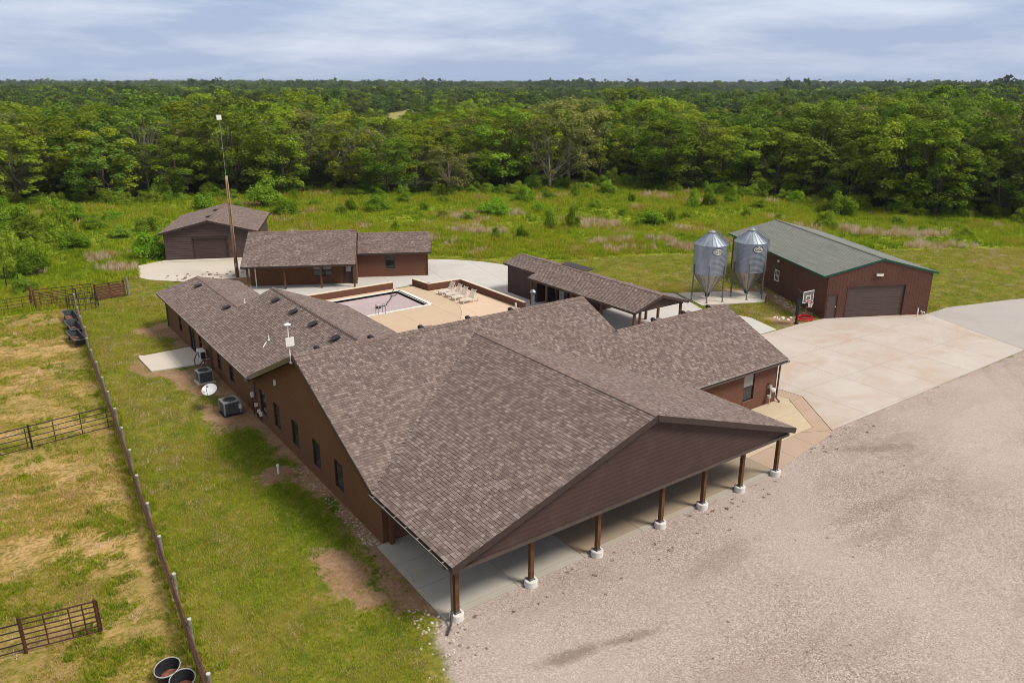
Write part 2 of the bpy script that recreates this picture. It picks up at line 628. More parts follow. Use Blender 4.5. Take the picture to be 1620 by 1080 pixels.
def mesh_np(name, V, quads, smooth=False):
    """fast quad mesh"""
    me = bpy.data.meshes.new(name)
    nq = len(quads)
    me.vertices.add(len(V))
    me.vertices.foreach_set('co', np.asarray(V, np.float32).ravel())
    me.loops.add(nq * 4)
    me.loops.foreach_set('vertex_index', np.asarray(quads, np.int32).ravel())
    me.polygons.add(nq)
    me.polygons.foreach_set('loop_start', np.arange(nq, dtype=np.int32) * 4)
    me.polygons.foreach_set('loop_total', np.full(nq, 4, np.int32))
    me.update(calc_edges=True)
    if smooth:
        me.shade_smooth()
    else:
        me.shade_flat()
    return me


def clip_cell(poly, x0, x1, y0, y1):
    def cut(P, ax, val, keep_ge):
        out = []
        for i in range(len(P)):
            a, b = P[i], P[(i + 1) % len(P)]
            ia = (a[ax] >= val) if keep_ge else (a[ax] <= val)
            ib = (b[ax] >= val) if keep_ge else (b[ax] <= val)
            if ia:
                out.append(a)
            if ia != ib:
                t = (val - a[ax]) / (b[ax] - a[ax])
                out.append((a[0] + t * (b[0] - a[0]), a[1] + t * (b[1] - a[1])))
        return out
    P = list(poly)
    for ax, val, ge in ((0, x0, True), (0, x1, False), (1, y0, True), (1, y1, False)):
        if len(P) < 3:
            return []
        P = cut(P, ax, val, ge)
    return P


def area(P):
    return 0.5 * abs(sum(P[i][0] * P[(i + 1) % len(P)][1] - P[(i + 1) % len(P)][0] * P[i][1] for i in range(len(P))))


def paving(name, poly, mat, pitch, z0, z1, gap=0.02, rot=0.0, base_mat='road_grey', origin=(0, 0), kind='structure', **kw):
    """a structure sheet with every slab an object of its own"""
    base = MB().prism(poly, z0, z1 - 0.035).build(name, base_mat, kind=kind, **kw)
    c, s = math.cos(rot), math.sin(rot)
    L = [((x - origin[0]) * c + (y - origin[1]) * s, -(x - origin[0]) * s + (y - origin[1]) * c) for x, y in poly]
    px, py = pitch
    xs = [p[0] for p in L]; ys = [p[1] for p in L]
    for i in range(math.floor(min(xs) / px), math.ceil(max(xs) / px)):
        for j in range(math.floor(min(ys) / py), math.ceil(max(ys) / py)):
            P = clip_cell(L, i * px + gap / 2, (i + 1) * px - gap / 2, j * py + gap / 2, (j + 1) * py - gap / 2)
            if len(P) < 3 or area(P) < 0.03:
                continue
            W = [(origin[0] + x * c - y * s, origin[1] + x * s + y * c) for x, y in P]
            MB().prism(W, z1 - 0.03, z1).build('slab', mat, base)
    return base


# ------------------------------------------------------------------ roofs
TABW, EXPO = 0.175, 0.155
_tab_mesh = {}


def tab_verts(th=0.026):
    # unit tab: u 0..1, v 0..1 scaled later; butt end thick
    return np.array([(0, 0, 0.0), (1, 0, 0.0), (1, 1, 0.0), (0, 1, 0.0), (0, 0, 1), (1, 0, 1), (1, 1, 0.25), (0, 1, 0.25)])


TQ = [(4, 5, 6, 7), (0, 1, 5, 4), (1, 2, 6, 5), (3, 0, 4, 7)]


def roof_plane(parent, poly3, mat='shingle_brown', up=None, thick=0.14, th=0.024, single_near=None, deck_mat='trim_dark',
               tabw=TABW, expo=EXPO, name='roof_plane'):
    """poly3: coplanar 3-D outline (local to parent). builds deck + shingles (rows along the horizontal)"""
    P = [np.array(p, float) for p in poly3]
    n = np.zeros(3)
    for i in range(1, len(P) - 1):
        n += np.cross(P[i] - P[0], P[i + 1] - P[0])
    n /= np.linalg.norm(n)
    if n[2] < 0:
        n = -n
        P = P[::-1]
    U = np.cross(np.array([0, 0, 1.0]), n)
    U /= np.linalg.norm(U)
    Vv = np.cross(n, U)
    O = min(P, key=lambda p: p[2])
    deck = MB().slab3([p - n * thick for p in P], n * (thick - 0.004)).build(name, deck_mat, parent)
    L = [((p - O) @ U, (p - O) @ Vv) for p in P]
    vmax = max(l[1] for l in L)
    tabs = []
    row = 0
    v = -0.02
    rr = random.Random(len(L) * 7 + int(abs(P[0][0]) * 13) + int(abs(P[0][1]) * 5))
    while v < vmax - 0.01:
        vm = min(v + expo * 0.5, vmax - 0.01)
        vm = max(vm, 0.005)
        xs = []
        for i in range(len(L)):
            a, b = L[i], L[(i + 1) % len(L)]
            if (a[1] <= vm) != (b[1] <= vm):
                xs.append(a[0] + (vm - a[1]) / (b[1] - a[1]) * (b[0] - a[0]))
        xs.sort()
        for k in range(0, len(xs) - 1, 2):
            u0, u1 = xs[k], xs[k + 1]
            if k == 0 and len(xs) == 2:
                u0 -= 0.012; u1 += 0.012
            u = u0 - rr.random() * tabw
            while u < u1:
                wdt = tabw * rr.uniform(0.82, 1.18)
                a, b = max(u, u0), min(u + wdt - 0.012, u1)
                if b - a > 0.03:
                    tabs.append((a, b, v, rr.choice((1.0, 1.0, 0.75, 1.25))))
                u += wdt
        v += expo
        row += 1
    near = set()
    if single_near is not None:
        cen = np.array([O + U * ((t[0] + t[1]) / 2) + Vv * t[2] for t in tabs])
        pw = cen
        d = np.linalg.norm(pw - CAMLOC, axis=1)
        near = set(np.argsort(d)[:single_near].tolist())
    base = tab_verts()
    rest = [t for i, t in enumerate(tabs) if i not in near]
    T = np.array(rest)
    m = len(T)
    sc = np.zeros((m, 8, 3))
    sc[:, :, 0] = T[:, None, 0] + base[None, :, 0] * (T[:, 1] - T[:, 0])[:, None]
    sc[:, :, 1] = T[:, None, 2] + base[None, :, 1] * (expo + 0.012)
    sc[:, :, 2] = base[None, :, 2] * th * T[:, 3][:, None] - 0.002
    W = O + sc[..., 0:1] * U + sc[..., 1:2] * Vv + sc[..., 2:3] * n
    Q = (np.arange(m)[:, None, None] * 8 + np.array(TQ)[None]).reshape(-1, 4)
    me = mesh_np('shingles', W.reshape(-1, 3), Q)
    mkobj('shingles', me, mat, deck, kind='stuff')
    if near:
        key = 'tab'
        if key not in _tab_mesh:
            mm = MB().add([tuple(x) for x in base], TQ)
            tm = bpy.data.meshes.new('shingle')
            tm.from_pydata(mm.v, [], mm.f)
            tm.materials.append(MAT[mat])
            _tab_mesh[key] = tm
        for i in near:
            a, b, vv, tt = tabs[i]
            o = bpy.data.objects.new('shingle', _tab_mesh[key])
            COL.objects.link(o)
            o.parent = deck
            q = O + U * a + Vv * vv - n * 0.002
            M = np.eye(4)
            M[:3, 0] = U * (b - a); M[:3, 1] = Vv * (expo + 0.012); M[:3, 2] = n * th * tt; M[:3, 3] = q
            o.matrix_basis = Matrix(M.tolist())
    return deck


def ridge_cap(parent, p, q, slope_dirs, mat='ridge_shingle', wid=0.16, seg=0.16):
    """bent cap pieces along a ridge; slope_dirs: two downhill unit vectors"""
    p, q = np.array(p, float), np.array(q, float)
    L = np.linalg.norm(q - p)
    d = (q - p) / L
    mb = MB()
    k = int(L / seg)
    a, b = [np.array(x, float) / np.linalg.norm(x) for x in slope_dirs]
    for i in range(k):
        s0 = p + d * (i * L / k); s1 = p + d * ((i + 1) * L / k + 0.02)
        h0, h1 = 0.045, 0.026
        z = np.array([0, 0, 1.0])
        v = [s0 + z * h0, s0 + a * wid + z * h0 * 0.9, s0 + b * wid + z * h0 * 0.9,
             s1 + z * h1, s1 + a * wid + z * h1 * 0.9, s1 + b * wid + z * h1 * 0.9,
             s0 + a * wid, s0 + b * wid, s0]
        mb.add(v, [(0, 3, 4, 1), (0, 2, 5, 3), (0, 1, 6, 8), (0, 8, 7, 2), (1, 4, 6), (2, 7, 5)])
    return mb.build('ridge_cap', mat, parent)


def wall(parent, p, q, profile, mat, holes=(), name='wall', depth=0.14):
    """outer wall face from p to q (outside on the right hand of p->q). profile: list of (u,z) top outline from u=0 to u=L.
    holes: (u0,u1,z0,z1) openings with reveals. Returned with UVs in metres."""
    p, q = np.array(p, float), np.array(q, float)
    L = np.linalg.norm(q - p)
    d = (q - p) / L
    nrm = np.array([d[1], -d[0]])
    zt = min(z for u, z in profile)
    mb = MB()

    def P3(u, z, o=0.0):
        xy = p + d * u + nrm * o
        return (xy[0], xy[1], z)

    us = sorted({0, L, *[h[0] for h in holes], *[h[1] for h in holes]})
    z00 = -0.3
    zs = sorted({z00, zt, *[h[2] for h in holes], *[h[3] for h in holes]})
    for i in range(len(us) - 1):
        for j in range(len(zs) - 1):
            um, zm_ = (us[i] + us[i + 1]) / 2, (zs[j] + zs[j + 1]) / 2
            if any(h[0] < um < h[1] and h[2] < zm_ < h[3] for h in holes):
                continue
            a, b, c, e = us[i], us[i + 1], zs[j], zs[j + 1]
            mb.add([P3(a, c), P3(b, c), P3(b, e), P3(a, e)], [(0, 1, 2, 3)], [[(a, c), (b, c), (b, e), (a, e)]])
    top = [(0, zt)] + [(L, zt)] + [pt for pt in reversed(profile) if pt[1] > zt + 1e-6 or True]
    tp = [pt for k, pt in enumerate(top) if k == 0 or abs(pt[0] - top[k - 1][0]) + abs(pt[1] - top[k - 1][1]) > 1e-6]
    if abs(tp[-1][0] - tp[0][0]) + abs(tp[-1][1] - tp[0][1]) < 1e-6:
        tp = tp[:-1]
    if len(tp) > 2:
        mb.add([P3(*t) for t in tp], [tuple(range(len(tp)))], [tp])
    for a, b, c, e in holes:
        o = -depth
        for (u0, z0), (u1, z1) in (((a, c), (b, c)), ((b, c), (b, e)), ((b, e), (a, e)), ((a, e), (a, c))):
            mb.add([P3(u0, z0), P3(u0, z0, o), P3(u1, z1, o), P3(u1, z1)], [(0, 1, 2, 3)],
                   [[(u0, z0), (u0 + 0.1, z0), (u1 + 0.1, z1), (u1, z1)]])
    # inner face so that the wall has a thickness
    ih = 0.16
    mb.add([P3(0, z00, -ih), P3(L, z00, -ih), P3(L, zt, -ih), P3(0, zt, -ih)], [(3, 2, 1, 0)],
           [[(0, 0), (L, 0), (L, zt), (0, zt)]])
    o = mb.build(name, mat, parent)
    return o, (p, d, nrm)


def window(parent, fr, hole, depth=0.10, mat='window_frame', sashes=1, sill=True, pane_mats=('glass', 'glass'), fw=0.05, grid=False):
    p, d, nrm = fr
    a, b, c, e = hole

    def bx(mb, u0, u1, z0, z1, o0, o1):
        A = p + d * u0 + nrm * o0; B = p + d * u1 + nrm * o0
        C = p + d * u1 + nrm * o1; D = p + d * u0 + nrm * o1
        v = [(*A, z0), (*B, z0), (*C, z0), (*D, z0), (*A, z1), (*B, z1), (*C, z1), (*D, z1)]
        mb.add(v, [(0, 3, 2, 1), (4, 5, 6, 7), (0, 1, 5, 4), (1, 2, 6, 5), (2, 3, 7, 6), (3, 0, 4, 7)])
    root = MB()
    g = 0.004
    a, b, c, e = a + g, b - g, c + g, e - g
    o0, o1 = -depth, -depth + 0.06
    bx(root, a, a + fw, c, e, o0, o1); bx(root, b - fw, b, c, e, o0, o1)
    bx(root, a + fw, b - fw, e - fw, e, o0, o1); bx(root, a + fw, b - fw, c, c + fw, o0, o1)
    W = root.build('window', mat, parent)
    n = sashes
    wd = (b - a - 2 * fw) / n
    zm_ = (c + e) / 2
    for i in range(n):
        u0 = a + fw + i * wd; u1 = u0 + wd
        if i:
            m = MB(); bx(m, u0 - 0.035, u0 + 0.035, c + fw, e - fw, o0, o1 - 0.003); m.build('mullion', mat, W)
        m = MB(); bx(m, u0 + 0.002, u1 - 0.002, zm_ - 0.03, zm_ + 0.03, o0, o1 - 0.006); m.build('meeting_rail', mat, W)
        for (z0, z1), pm, of in (((c + fw, zm_ - 0.03), pane_mats[0], 0.0), ((zm_ + 0.03, e - fw), pane_mats[1], 0.012)):
            m = MB(); bx(m, u0, u1, z0, z1, o0 + 0.008 + of, o0 + 0.02 + of); m.build('pane', pm, W)
        if grid:
            for k in (1, 2):
                m = MB(); uu = u0 + (u1 - u0) * k / 3; bx(m, uu - 0.015, uu + 0.015, c + fw, zm_ - 0.03, o0 + 0.03, o1 - 0.01)
                bx(m, uu - 0.015, uu + 0.015, zm_ + 0.03, e - fw, o0 + 0.035, o1 - 0.01)
                m.build('muntin', mat, W)
    if sill:
        m = MB(); bx(m, a - 0.03, b + 0.03, c - 0.075, c - 0.006, -depth + 0.01, 0.045); m.build('sill', 'sill_stone', W)
    return W


def sheet_door(parent, fr, hole, panels, mat, depth=0.12, name='garage_door', frame_mat='trim_dark'):
    p, d, nrm = fr
    a, b, c, e = hole

    def bx(mb, u0, u1, z0, z1, o0, o1):
        A = p + d * u0 + nrm * o0; B = p + d * u1 + nrm * o0
        C = p + d * u1 + nrm * o1; D = p + d * u0 + nrm * o1
        v = [(*A, z0), (*B, z0), (*C, z0), (*D, z0), (*A, z1), (*B, z1), (*C, z1), (*D, z1)]
        mb.add(v, [(0, 3, 2, 1), (4, 5, 6, 7), (0, 1, 5, 4), (1, 2, 6, 5), (2, 3, 7, 6), (3, 0, 4, 7)])
    m = MB(); bx(m, a + .004, b - .004, c - 0.02, e - .004, -depth - 0.05, -depth - 0.012)
    D = m.build(name, mat, parent)
    hgt = (e - c) / panels
    for i in range(panels):
        m = MB()
        z0, z1 = c + i * hgt + 0.012, c + (i + 1) * hgt - 0.012
        if i == 0: z0 = c + 0.005
        bx(m, a + 0.02, b - 0.02, z0, z1, -depth - 0.012, -depth + 0.012)
        for k in range(1, 4):
            zz_ = z0 + (z1 - z0) * k / 4
            bx(m, a + 0.05, b - 0.05, zz_ - 0.012, zz_ + 0.012, -depth + 0.012, -depth + 0.02)
        m.build('panel', mat, D)
    m = MB()
    bx(m, a - 0.09, a - 0.003, c, e + 0.09, 0.004, 0.03); bx(m, b + 0.003, b + 0.09, c, e + 0.09, 0.004, 0.03)
    bx(m, a - 0.003, b + 0.003, e + 0.003, e + 0.09, 0.004, 0.03)
    m.build('frame', frame_mat, D)
    return D


def lap_boards(parent, p, q, profile, pitch, mat, holes=(), z0=0.0, stuff=False, name='siding_board', proud=0.026, joint=0.014):
    """horizontal lap boards over a wall whose top outline is profile (convex), clipped to it"""
    p, q = np.array(p, float), np.array(q, float)
    L = np.linalg.norm(q - p)
    d = (q - p) / L
    nrm = np.array([d[1], -d[0]])
    zmax = max(z for u, z in profile)

    def span(z):
        xs = []
        pr = [(0, -9)] + list(profile) + [(L, -9)]
        for (u0, a), (u1, b) in zip(pr[:-1], pr[1:]):
            if (a <= z) != (b <= z):
                xs.append(u0 + (z - a) / (b - a) * (u1 - u0))
        return (min(xs), max(xs)) if len(xs) >= 2 else None

    z = z0
    all_mb = MB()
    while z < zmax - 0.02:
        z1 = min(z + pitch, zmax - 0.005)
        s0, s1 = span(z + 0.001), span(z1 - 0.001)
        if s0 is None or s1 is None:
            break
        segs = [(s0, s1)]
        cuts = sorted([(h[0], h[1]) for h in holes if h[2] < z1 - 0.03 and h[3] > z + 0.03])
        if cuts:
            segs = []
            a0, b0 = max(s0[0], s1[0]), min(s0[1], s1[1])
            cur = a0
            for c0, c1 in cuts:
                segs.append(((cur, c0), (cur, c0))); cur = c1
            segs.append(((cur, b0), (cur, b0)))
        for A, B in segs:
            if A[1] - A[0] < 0.03:
                continue
            mb = all_mb if stuff else MB()

            def P(u, zz_, o):
                xy = p + d * u + nrm * o
                return (xy[0], xy[1], zz_)
            zj = z + joint
            v = [P(A[0], zj, proud), P(A[1], zj, proud), P(B[1], z1, 0.016), P(B[0], z1, 0.016),
                 P(A[0], zj, 0.001), P(A[1], zj, 0.001), P(B[1], z1, 0.001), P(B[0], z1, 0.001)]
            mb.add(v, [(0, 1, 2, 3), (4, 5, 1, 0), (1, 5, 6, 2), (3, 2, 6, 7), (4, 0, 3, 7)])
            if not stuff:
                mb.build(name, mat, parent)
        z += pitch
    if stuff:
        all_mb.build(name, mat, parent, kind='stuff')


def fascia(parent, p, q, drop=0.2, thick=0.03, mat='trim_dark', name='fascia', lift=0.0):
    p, q = np.array(p, float), np.array(q, float)
    c = np.array([0, 0, -drop / 2 + lift])
    return MB().bar(p + c, q + c, thick, drop).build(name, mat, parent)


def gutter(parent, p, q, out, mat='gutter_brown'):
    """open trough along p-q hung outside along unit xy vector out"""
    p, q = np.array(p, float), np.array(q, float)
    o = np.array([out[0], out[1], 0.0])
    prof = [(0.0, 0.0), (0.0, -0.10), (0.09, -0.11), (0.12, -0.02), (0.135, -0.02), (0.10, -0.125), (-0.008, -0.115), (-0.008, 0.0)]
    mb = MB()
    n = len(prof)
    v = [p + o * a + np.array([0, 0, b]) for a, b in prof] + [q + o * a + np.array([0, 0, b]) for a, b in prof]
    mb.add(v, [(i, (i + 1) % n, n + (i + 1) % n, n + i) for i in range(n)] + [tuple(range(n)), tuple(reversed(range(n, 2 * n)))])
    g = mb.build('gutter', mat, parent)
    return g

# ------------------------------------------------------------------ ground sheet
def sdf(poly, X, Y):
    """signed distance, positive inside"""
    d2 = np.full(X.shape, 1e18)
    ins = np.zeros(X.shape, bool)
    n = len(poly)
    for i in range(n):
        ax, ay = poly[i]; bx, by = poly[(i + 1) % n]
        ex, ey = bx - ax, by - ay
        t = np.clip(((X - ax) * ex + (Y - ay) * ey) / (ex * ex + ey * ey + 1e-12), 0, 1)
        d2 = np.minimum(d2, (X - ax - t * ex) ** 2 + (Y - ay - t * ey) ** 2)
        if ay != by:
            c = ((ay > Y) != (by > Y)) & (X < (bx - ax) * (Y - ay) / (by - ay) + ax)
            ins ^= c
    d = np.sqrt(d2)
    return np.where(ins, d, -d)


def vnoise(X, Y, s, seed=0):
    """smooth value noise in about 0..1"""
    X = X / s + seed * 17.3; Y = Y / s - seed * 9.1
    xi = np.floor(X).astype(int); yi = np.floor(Y).astype(int)
    fx = X - xi; fy = Y - yi
    fx = fx * fx * (3 - 2 * fx); fy = fy * fy * (3 - 2 * fy)

    def h(a, b):
        n = (a * 374761393 + b * 668265263 + seed * 1442695) & 0xffffffff
        n = ((n ^ (n >> 13)) * 1274126177) & 0xffffffff
        return ((n ^ (n >> 16)) & 0xffff) / 65535.0
    return (h(xi, yi) * (1 - fx) + h(xi + 1, yi) * fx) * (1 - fy) + (h(xi, yi + 1) * (1 - fx) + h(xi + 1, yi + 1) * fx) * fy


MOWN = [(-8.6, -60), (-8.45, -1), (-5.6, 50), (-3.5, 54.5), (0, 60), (4, 63), (10, 62), (25, 57), (30, 53), (36, 46), (42, 42), (49, 40),
        (56, 36), (68, 30), (79, 23), (91, 16), (112, 6), (160, -10), (160, -60)]
PADDOCK = [(-8.45, -1), (-5.6, 50), (-5.7, 52.8), (-14, 52.6), (-60, 50), (-60, -60), (-9, -60)]
GRAVEL = [(-0.7, -1.2), (-1.3, -2.2), (-1.7, -4.2), (-2.0, -7), (-4, -14), (-10, -60), (120, -60), (90, -24), (60, -7), (49.6, -0.3), (25.5, 0.2), (18, 0.2)]
DIRT = [[(-0.75, 4.0), (0.6, 3.5), (0.6, 43), (-0.7, 43)], [(-2.6, 19.6), (0, 19.6), (0, 24), (-2.4, 24)], [(-2.2, 25.5), (0, 25), (0, 31.5), (-3.2, 31.5)],
        [(-4.6, 33.5), (-3.3, 36.6), (-3.3, 30.5), (-4.1, 31)], [(-1.5, 0.2), (-0.2, -1.2), (0, 4.5), (-0.9, 4.2)], [(-3.3, 3.4), (-2.4, 1.2), (-1.7, 0.6), (-1.3, 3.0), (-1.6, 5.2), (-2.5, 5.6)],
        [(40.2, 13.2), (43.5, 13.2), (44.6, 13.2), (46.3, 17), (48.5, 21), (47.2, 21.2), (44.5, 16.6), (43.6, 15.1), (41, 15.8)],
        [(-2.4, 12.2), (-0.4, 11.8), (-0.4, 14), (-2.2, 13.9)], [(0.0, 38.5), (-2.4, 40.5), (-2.6, 42.5), (0, 43)], [(39.5, 20.5), (48, 18.6), (48.6, 22.5), (41, 26)],
        [(6.5, 52.3), (10.5, 52.3), (11.5, 56.5), (5, 57.5), (4, 55)]]
TREELINE = [(-60, 128), (-30, 124), (-7, 119), (10, 114), (23, 114), (45, 105), (59, 92), (77, 90), (91, 90), (99, 75), (101, 57), (103, 41), (107, 31), (112, 22), (118, 10), (126, -10), (150, -40)]
FOREST = TREELINE + [(9000, -3000), (9000, 9000), (-9000, 9000), (-9000, 1000)]
# pale fields far off between the woods: centre, half width across, half length along the view
VIEW = _f[:2] / np.linalg.norm(_f[:2])
SIDE = np.array([VIEW[1], -VIEW[0]])


def px_ground(u, v):
    d = _f * 1.0 + _r * ((u - 810) / 1216.6) - _u * ((v - 540) / 1216.6)
    t = -CAMLOC[2] / d[2]
    return (CAMLOC + d * t)[:2]


FIELDS = []
for u, v, w_, l_ in ((632, 184, 13, 190), (668, 186, 10, 150), (722, 180, 9, 150), (790, 152.5, 34, 300), (1140, 158, 34, 470), (1345, 164, 14, 330),
                     (1190, 157, 14, 400), (1590, 158, 26, 380), (880, 176, 12, 200), (1300, 153, 50, 460), (520, 160, 22, 360), (1050, 150, 70, 420), (250, 152, 50, 420)):
    FIELDS.append((*px_ground(u, v), w_, l_))


def in_field(X, Y):
    m = np.full(np.shape(X), -9.0)
    for fx, fy, w_, l_ in FIELDS:
        a = (X - fx) * SIDE[0] + (Y - fy) * SIDE[1]
        b = (X - fx) * VIEW[0] + (Y - fy) * VIEW[1]
        m = np.maximum(m, 1 - np.sqrt((a / w_) ** 2 + (b / l_) ** 2))
    return m


FLAT = [(0.5, 60), (1.5, 67), (4, 71), (9.5, 79.5), (20.5, 75), (16, 62), (20, 58), (30, 52), (0, 52)]


def height(X, Y):
    near = np.maximum(sdf(MOWN, X, Y), sdf(FLAT, X, Y))
    m = np.clip(-near / 6.0, 0, 1)
    m = m * np.clip((-sdf(PADDOCK, X, Y)) / 3.0, 0, 1)
    h = m * ((vnoise(X, Y, 5.5, 1) - 0.5) * 0.55 + (vnoise(X, Y, 17, 2) - 0.5) * 0.9)
    D = np.hypot(X - CAMLOC[0], Y - CAMLOC[1])
    far = np.clip((D - 350) / 900, 0, 1)
    h = h + far * (vnoise(X, Y, 520, 3) - 0.5) * 7
    az = np.arctan2(X - CAMLOC[0], Y - CAMLOC[1])
    h = h + 5.0 * np.exp(-((az - (YAW + 0.56)) / 0.20) ** 2) * np.clip((D - 260) / 350, 0, 1) * np.exp(-np.clip(D - 1500, 0, None) / 900.0)
    return h


def spaced(lo, hi, step, far, grow=1.16):
    c = list(np.arange(lo, hi + step, step))
    a, s = c[0], step
    left = []
    while a > -far:
        s *= grow; a -= s; left.append(a)
    b, s = c[-1], step
    right = []
    while b < far:
        s *= grow; b += s; right.append(b)
    return np.array(left[::-1] + c + right)


GX, GY = spaced(-32, 112, 0.5, 9000), spaced(-14, 122, 0.5, 9000)
X, Y = np.meshgrid(GX, GY)
Z = height(X, Y)
nx, ny = len(GX), len(GY)
ii = np.arange(nx * ny).reshape(ny, nx)
quads = np.stack([ii[:-1, :-1], ii[:-1, 1:], ii[1:, 1:], ii[1:, :-1]], -1).reshape(-1, 4)
qx = X[:-1, :-1].ravel(); qy = Y[:-1, :-1].ravel(); qx2 = X[1:, 1:].ravel(); qy2 = Y[1:, 1:].ravel()
quads = quads[~((qx2 > 13.0) & (qx < 20.1) & (qy2 > 35.5) & (qy < 41.3))]      # the pool is dug out of the sheet
gme = mesh_np('ground', np.stack([X, Y, Z], -1).reshape(-1, 3), quads, True)


def fattr(me, name, arr):
    a = me.attributes.new(name, 'FLOAT', 'POINT')
    a.data.foreach_set('value', np.asarray(arr, np.float32).ravel())


dirt = np.full(X.shape, -9.0)
for P in DIRT:
    dirt = np.maximum(dirt, sdf(P, X, Y))
fattr(gme, 'gravel', np.clip(sdf(GRAVEL, X, Y), -6, 6))
fattr(gme, 'paddock', np.clip(sdf(PADDOCK, X, Y), -6, 6))
fattr(gme, 'meadow', np.clip(-np.maximum(sdf(MOWN, X, Y), sdf(PADDOCK, X, Y)), -6, 6))
fattr(gme, 'dirt', np.clip(dirt, -6, 6))
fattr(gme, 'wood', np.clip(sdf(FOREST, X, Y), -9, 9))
fattr(gme, 'field', in_field(X, Y))


